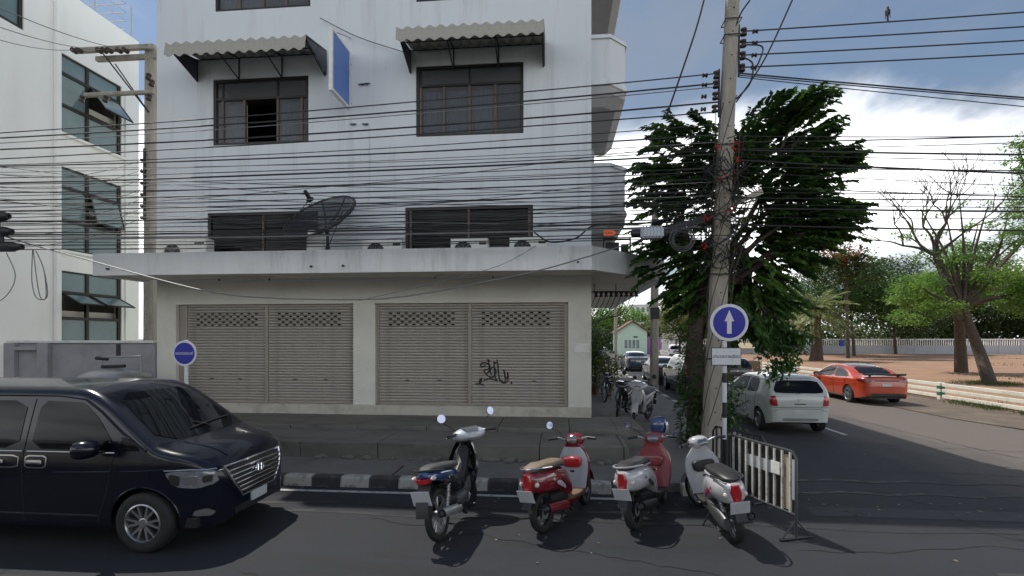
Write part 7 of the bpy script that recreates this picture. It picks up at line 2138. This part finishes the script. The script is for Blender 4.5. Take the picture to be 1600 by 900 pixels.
# ------------------------------------------------------------------ white rails beside the dirt lot
FW = pm('rail_white_paint', (.72, .70, .60), .6, var=.05, dirt=(.35, .32, .24), dscale=2.5, damt=.5)
FG = pm('post_green_paint', (.03, .12, .09), .6, var=.15)
rf = thing('rail_fence', 'low white three-rail concrete fence between the road verge and the dirt lot', 'fence', (15.3, 0, 0))
ys = [12.4, 15.6] + [P(1470, 600, X=15.3).y + 6.5 * k for k in range(0, 10)]
ys = [P(1470, 600, X=15.3).y + 6.5 * k for k in range(-1, 10)]
for i in range(len(ys)):
    m = MB(); m.box(-.09, .09, ys[i] - .09, ys[i] + .09, -.05, .72); p_ = obj('post', m, FW, rf, bev=.01)
    m = MB(); m.box(-.095, .095, ys[i] - .095, ys[i] + .095, .20, .34); m.box(-.095, .095, ys[i] - .095, ys[i] + .095, .46, .58); obj('green_band', m, FG, p_)
    if i < len(ys) - 1:
        for z0 in (.10, .33, .56):
            m = MB(); m.box(-.045, .045, ys[i] + .10, ys[i + 1] - .10, z0, z0 + .13); obj('rail', m, FW, rf, bev=.008)
# ------------------------------------------------------------------ far wall with an open balustrade
fwl = thing('far_wall', 'long pale grey wall with an open balustrade along the back of the dirt lot', 'wall', (0, 84, 0))
GW = pm('grey_far_wall', (.36, .38, .41), .8, var=.05, dirt=(.22, .23, .24), dscale=.5, damt=.4)
m = MB(); m.box(0, 2.86, -.08, .08, 0, 1.35); ms_ = mesh_of('wall_panel', m, GW)
m = MB(); m.box(0, 2.86, -.07, .07, 2.2, 2.36)
for k in range(9): m.box(.12 + k * .32, .22 + k * .32, -.05, .05, 1.352, 2.198)
mb_ = mesh_of('balustrade', m, WHITEP)
m = MB(); m.box(-.14, 0, -.12, .12, 0, 2.45); mp_ = mesh_of('pier', m, GW)
m = MB(); m.box(0, 2.86, -.08, .08, 1.352, 2.36); mh_ = mesh_of('wall_panel', m, GW)
for k in range(42):
    x = 12.5 + 3.0 * k
    obj('wall_panel', None, None, fwl, me=ms_, loc=(x, 0, 0)); obj('pier', None, None, fwl, me=mp_, loc=(x, 0, 0))
    obj('balustrade' if k < 20 else 'wall_panel', None, None, fwl, me=mb_ if k < 20 else mh_, loc=(x, 0, 0))
# blue tarp hung on the wall
a, b = P(1312, 541, Y=83.8), P(1320, 531, Y=83.8)
m = MB(); N = 8
for k in range(N): m.quad((a.x + (b.x - a.x) * k / N, 83.8 + .05 * (k % 2), a.z), (a.x + (b.x - a.x) * (k + 1) / N, 83.8 + .05 * ((k + 1) % 2), a.z), (a.x + (b.x - a.x) * (k + 1) / N, 83.8 + .05 * ((k + 1) % 2), b.z), (a.x + (b.x - a.x) * k / N, 83.8 + .05 * (k % 2), b.z))
obj('blue_cloth', m, pm('blue_cloth_fabric', (.05, .08, .5), .8), label='small blue cloth hanging on the balustrade of the far wall', cat='cloth')
# railing at the end of the side street
er = thing('far_railing', 'white picket railing at the far end of the side street', 'railing', (0, 70, 0))
a, b = P(1035, 548, Y=70), P(1095, 520, Y=70)
m = MB(); n = 26
for k in range(n + 1): x = a.x + (b.x - a.x) * k / n; m.box(x - .05, x + .05, -.05, .05, -.05, 3.1)
pk = obj('picket', m, WHITEP, er, kind='stuff')
for z_ in (.5, 2.9):
    m = MB(); m.box(a.x, b.x, -.03, .03, z_ - .08, z_ + .08); obj('rail', m, WHITEP, er)

# ------------------------------------------------------------------ far end of the side street
hp0 = P(965, 552, d=80); hp1 = P(1010, 552, d=80)
hx0, hx1, hy = hp0.x, hp1.x, 81.0
hs = thing('gabled_house', 'small pale green gabled house with a purple door down the side street', 'house', ((hx0 + hx1) / 2, hy, 0))
w = hx1 - hx0; HG = pm('pale_green_render', (.50, .66, .55), .8, var=.05)
ze, zp = 3.5, 5.0
m = MB(); m.prism([(-w / 2, -.05), (w / 2, -.05), (w / 2, ze), (0, zp), (-w / 2, ze)], 'y', 0, 7); obj('wall', m, HG, hs)
for s_ in (-1, 1):
    m = MB(); a = Vector((0, 0, zp + .08)); b = Vector((s_ * (w / 2 + .5), 0, ze - .22))
    m.prism([(a.x, a.z), (b.x, b.z), (b.x, b.z + .16), (a.x, a.z + .16)], 'y', -.6, 7.4); obj('roof', m, pm('brown_roof', (.20, .12, .09), .8, var=.1), hs)
for (xa, xb, za, zb) in ((-1.2, -.75, .9, 2.2), (-.6, -.15, .9, 2.2), (0, .45, .9, 2.2), (.6, 1.05, .9, 2.2)):
    m = MB(); m.box(xa - .05, xb + .05, -.04, -.002, za - .05, zb + .05); f_ = obj('window', m, WHITEP, hs); m = MB(); m.box(xa, xb, -.05, -.041, za, zb); obj('pane', m, GLB, f_)
m = MB(); m.box(w / 2 + .05, w / 2 + 2.2, .5, .9, -.05, 2.6); obj('purple_door', m, pm('purple_paint', (.30, .13, .42), .6), hs)
m = MB(); m.box(.2, .8, -.05, -.002, 2.55, 2.75); obj('house_sign', m, DARK, hs)
def far_block(label, px0, px1, pyt, d, mat, floors=3, cols=4):
    a, b = P(px0, pyt, d=d), P(px1, pyt, d=d); t = thing('far_building', label, 'building', ((a.x + b.x) / 2, a.y, 0)); w = b.x - a.x; h = a.z
    m = MB(); m.box(-w / 2, w / 2, 0, 10, -.05, h); obj('wall', m, mat, t)
    m = MB(); m.box(-w / 2 - .3, w / 2 + .3, -.3, 10.3, h + .002, h + .35); obj('roof', m, CANOPYM, t)
    for i in range(floors):
        for j in range(cols):
            x = -w / 2 + w * (j + .5) / cols; z = h * (i + .45) / floors
            m = MB(); m.box(x - w / cols * .28, x + w / cols * .28, -.06, -.003, z, z + h / floors * .4); f_ = obj('window', m, BRONZE, t); m = MB(); m.box(x - w / cols * .24, x + w / cols * .24, -.075, -.061, z + .08, z + h / floors * .4 - .08); obj('pane', m, GLB, f_)
far_block('white block rising over the trees behind the gabled house', 985, 1016, 478, 125, WHITEWALL, 4, 4)
far_block('low pale building beyond the potted plants at the end of the street', 925, 962, 498, 130, PLASTER2, 3, 4)
far_block('pale building behind the light green tree at the street end', 1018, 1100, 500, 140, WHITEWALL, 3, 6)
# small roofed hut behind the dark hatchback
a = P(1164, 560, d=34)
hut = thing('stall', 'small brown stall with an awning behind the hatchback', 'stall', (a.x, a.y, 0))
m = MB(); m.box(-1.0, 1.0, 0, 1.4, 0, .95); obj('counter', m, pm('brown_board', (.20, .13, .08), .8, var=.15), hut)
m = MB(); m.prism([(-.2, 1.75), (1.7, 2.1), (1.7, 2.16), (-.2, 1.82)], 'x', -1.2, 1.2); obj('roof', m, pm('tan_canvas', (.33, .27, .17), .8, var=.1), hut)
for x_ in (-1.1, 1.1):
    m = MB(); m.tube([(x_, .1, 0), (x_, .1, 1.82)], .03, 6); m.tube([(x_, 1.5, 0), (x_, 1.5, 2.05)], .03, 6); obj('post', m, GALV, hut)

# poles down the side street
b_ = P(1022, 610, z=.15)
pl3, _ = concrete_pole('utility_pole', 'square grey pole on the side pavement beside the parked dark grey car', (b_.x, b_.y, .1), (b_.x + .05, b_.y, 9.0), .36, .26)
m = MB(); m.box(-.20, .20, -.20, .20, 3.25, 3.75); obj('black_band', m, BLACKP, pl3)
b_ = P(962, 572, z=.15)
concrete_pole('utility_pole', 'thin far pole seen left of the gabled house', (b_.x, b_.y, .1), (b_.x, b_.y, 9.0), .30, .22)
for i in range(7):
    a = Vector((3.1 + .05 * i, 10.4, 6.0 - .22 * i)); e = Vector((4.2, 23.3, 6.6 - .25 * i))
    wire(a, e, .25, .010, CABLE, 'cable running back along the side street, ' + ORD[i].replace('topmost', 'highest') + ' down the corner pole', 'cables along the side street')
    wire(e, (2.6, 43, 6.4 - .25 * i), .3, .010, CABLE, 'cable running on down the side street, ' + ORD[i] + ' down the square pole', 'far cables along the side street')
# insulator rack under the canopy with wires fanning down
r0 = Vector((1.0, 14.6, 3.72))
rk = thing('insulator_rack', 'black insulator rack with wires under the side of the canopy', 'rack', r0)
m = MB(); m.tube([(-.1, 0, .08), (1.25, 0, .08)], .02, 6)
for x_ in (0, .6, 1.2): m.tube([(x_, 0, .08), (x_, 0, .30)], .012, 5)
obj('rack_bar', m, STEELD, rk)
for k in range(9): insulator(rk, Vector((.05 + .14 * k, 0, 0)), (0, 0, 1), .95)
for k in range(9):
    p = r0 + Vector((.05 + .14 * k, 0, -.02))
    q = [p, p + Vector((-.15, 1.2, -.45)), Vector((.95 + .06 * k, 18.5, 2.75 + .05 * k))]
    m = MB(); m.tube(bezpath(q, 6), .010, 5); obj('drop_wire', m, CABLE, label='black drop wire under the canopy, ' + ORD[k].replace('topmost', 'first') + ' from the wall on the insulator rack', cat='wire', group='wires under the canopy')
m = MB()
for k in range(26):
    p = Vector((.86 + rnd.uniform(0, .3), 15 + rnd.uniform(0, 1.5), rnd.uniform(2.2, 3.2))); pts = [p]
    for j in range(4): p = p + Vector((rnd.uniform(-.15, .2), rnd.uniform(-.3, .3), rnd.uniform(-.25, .25))); pts.append(p)
    m.tube(bezpath(pts, 3), .009, 4)
obj('wire_tangle', m, CABLE, label='tangle of black wires on the side wall under the canopy', cat='cable tangle', kind='stuff')
# electricity meters on the side wall
for k in range(4):
    m = MB(); m.box(XR + .004, XR + .14, 15.1 + k * .5, 15.4 + k * .5, 2.3, 2.75); o = obj('electricity_meter', m, GREYP, bev=.02, label='grey electricity meter, ' + ['nearest', 'second', 'third', 'farthest'][k] + ' in the row on the shophouse side wall', cat='meter', group='electricity meters')
# a bag of rubbish and small things by the terrace
p = P(1018, 690, z=.45)
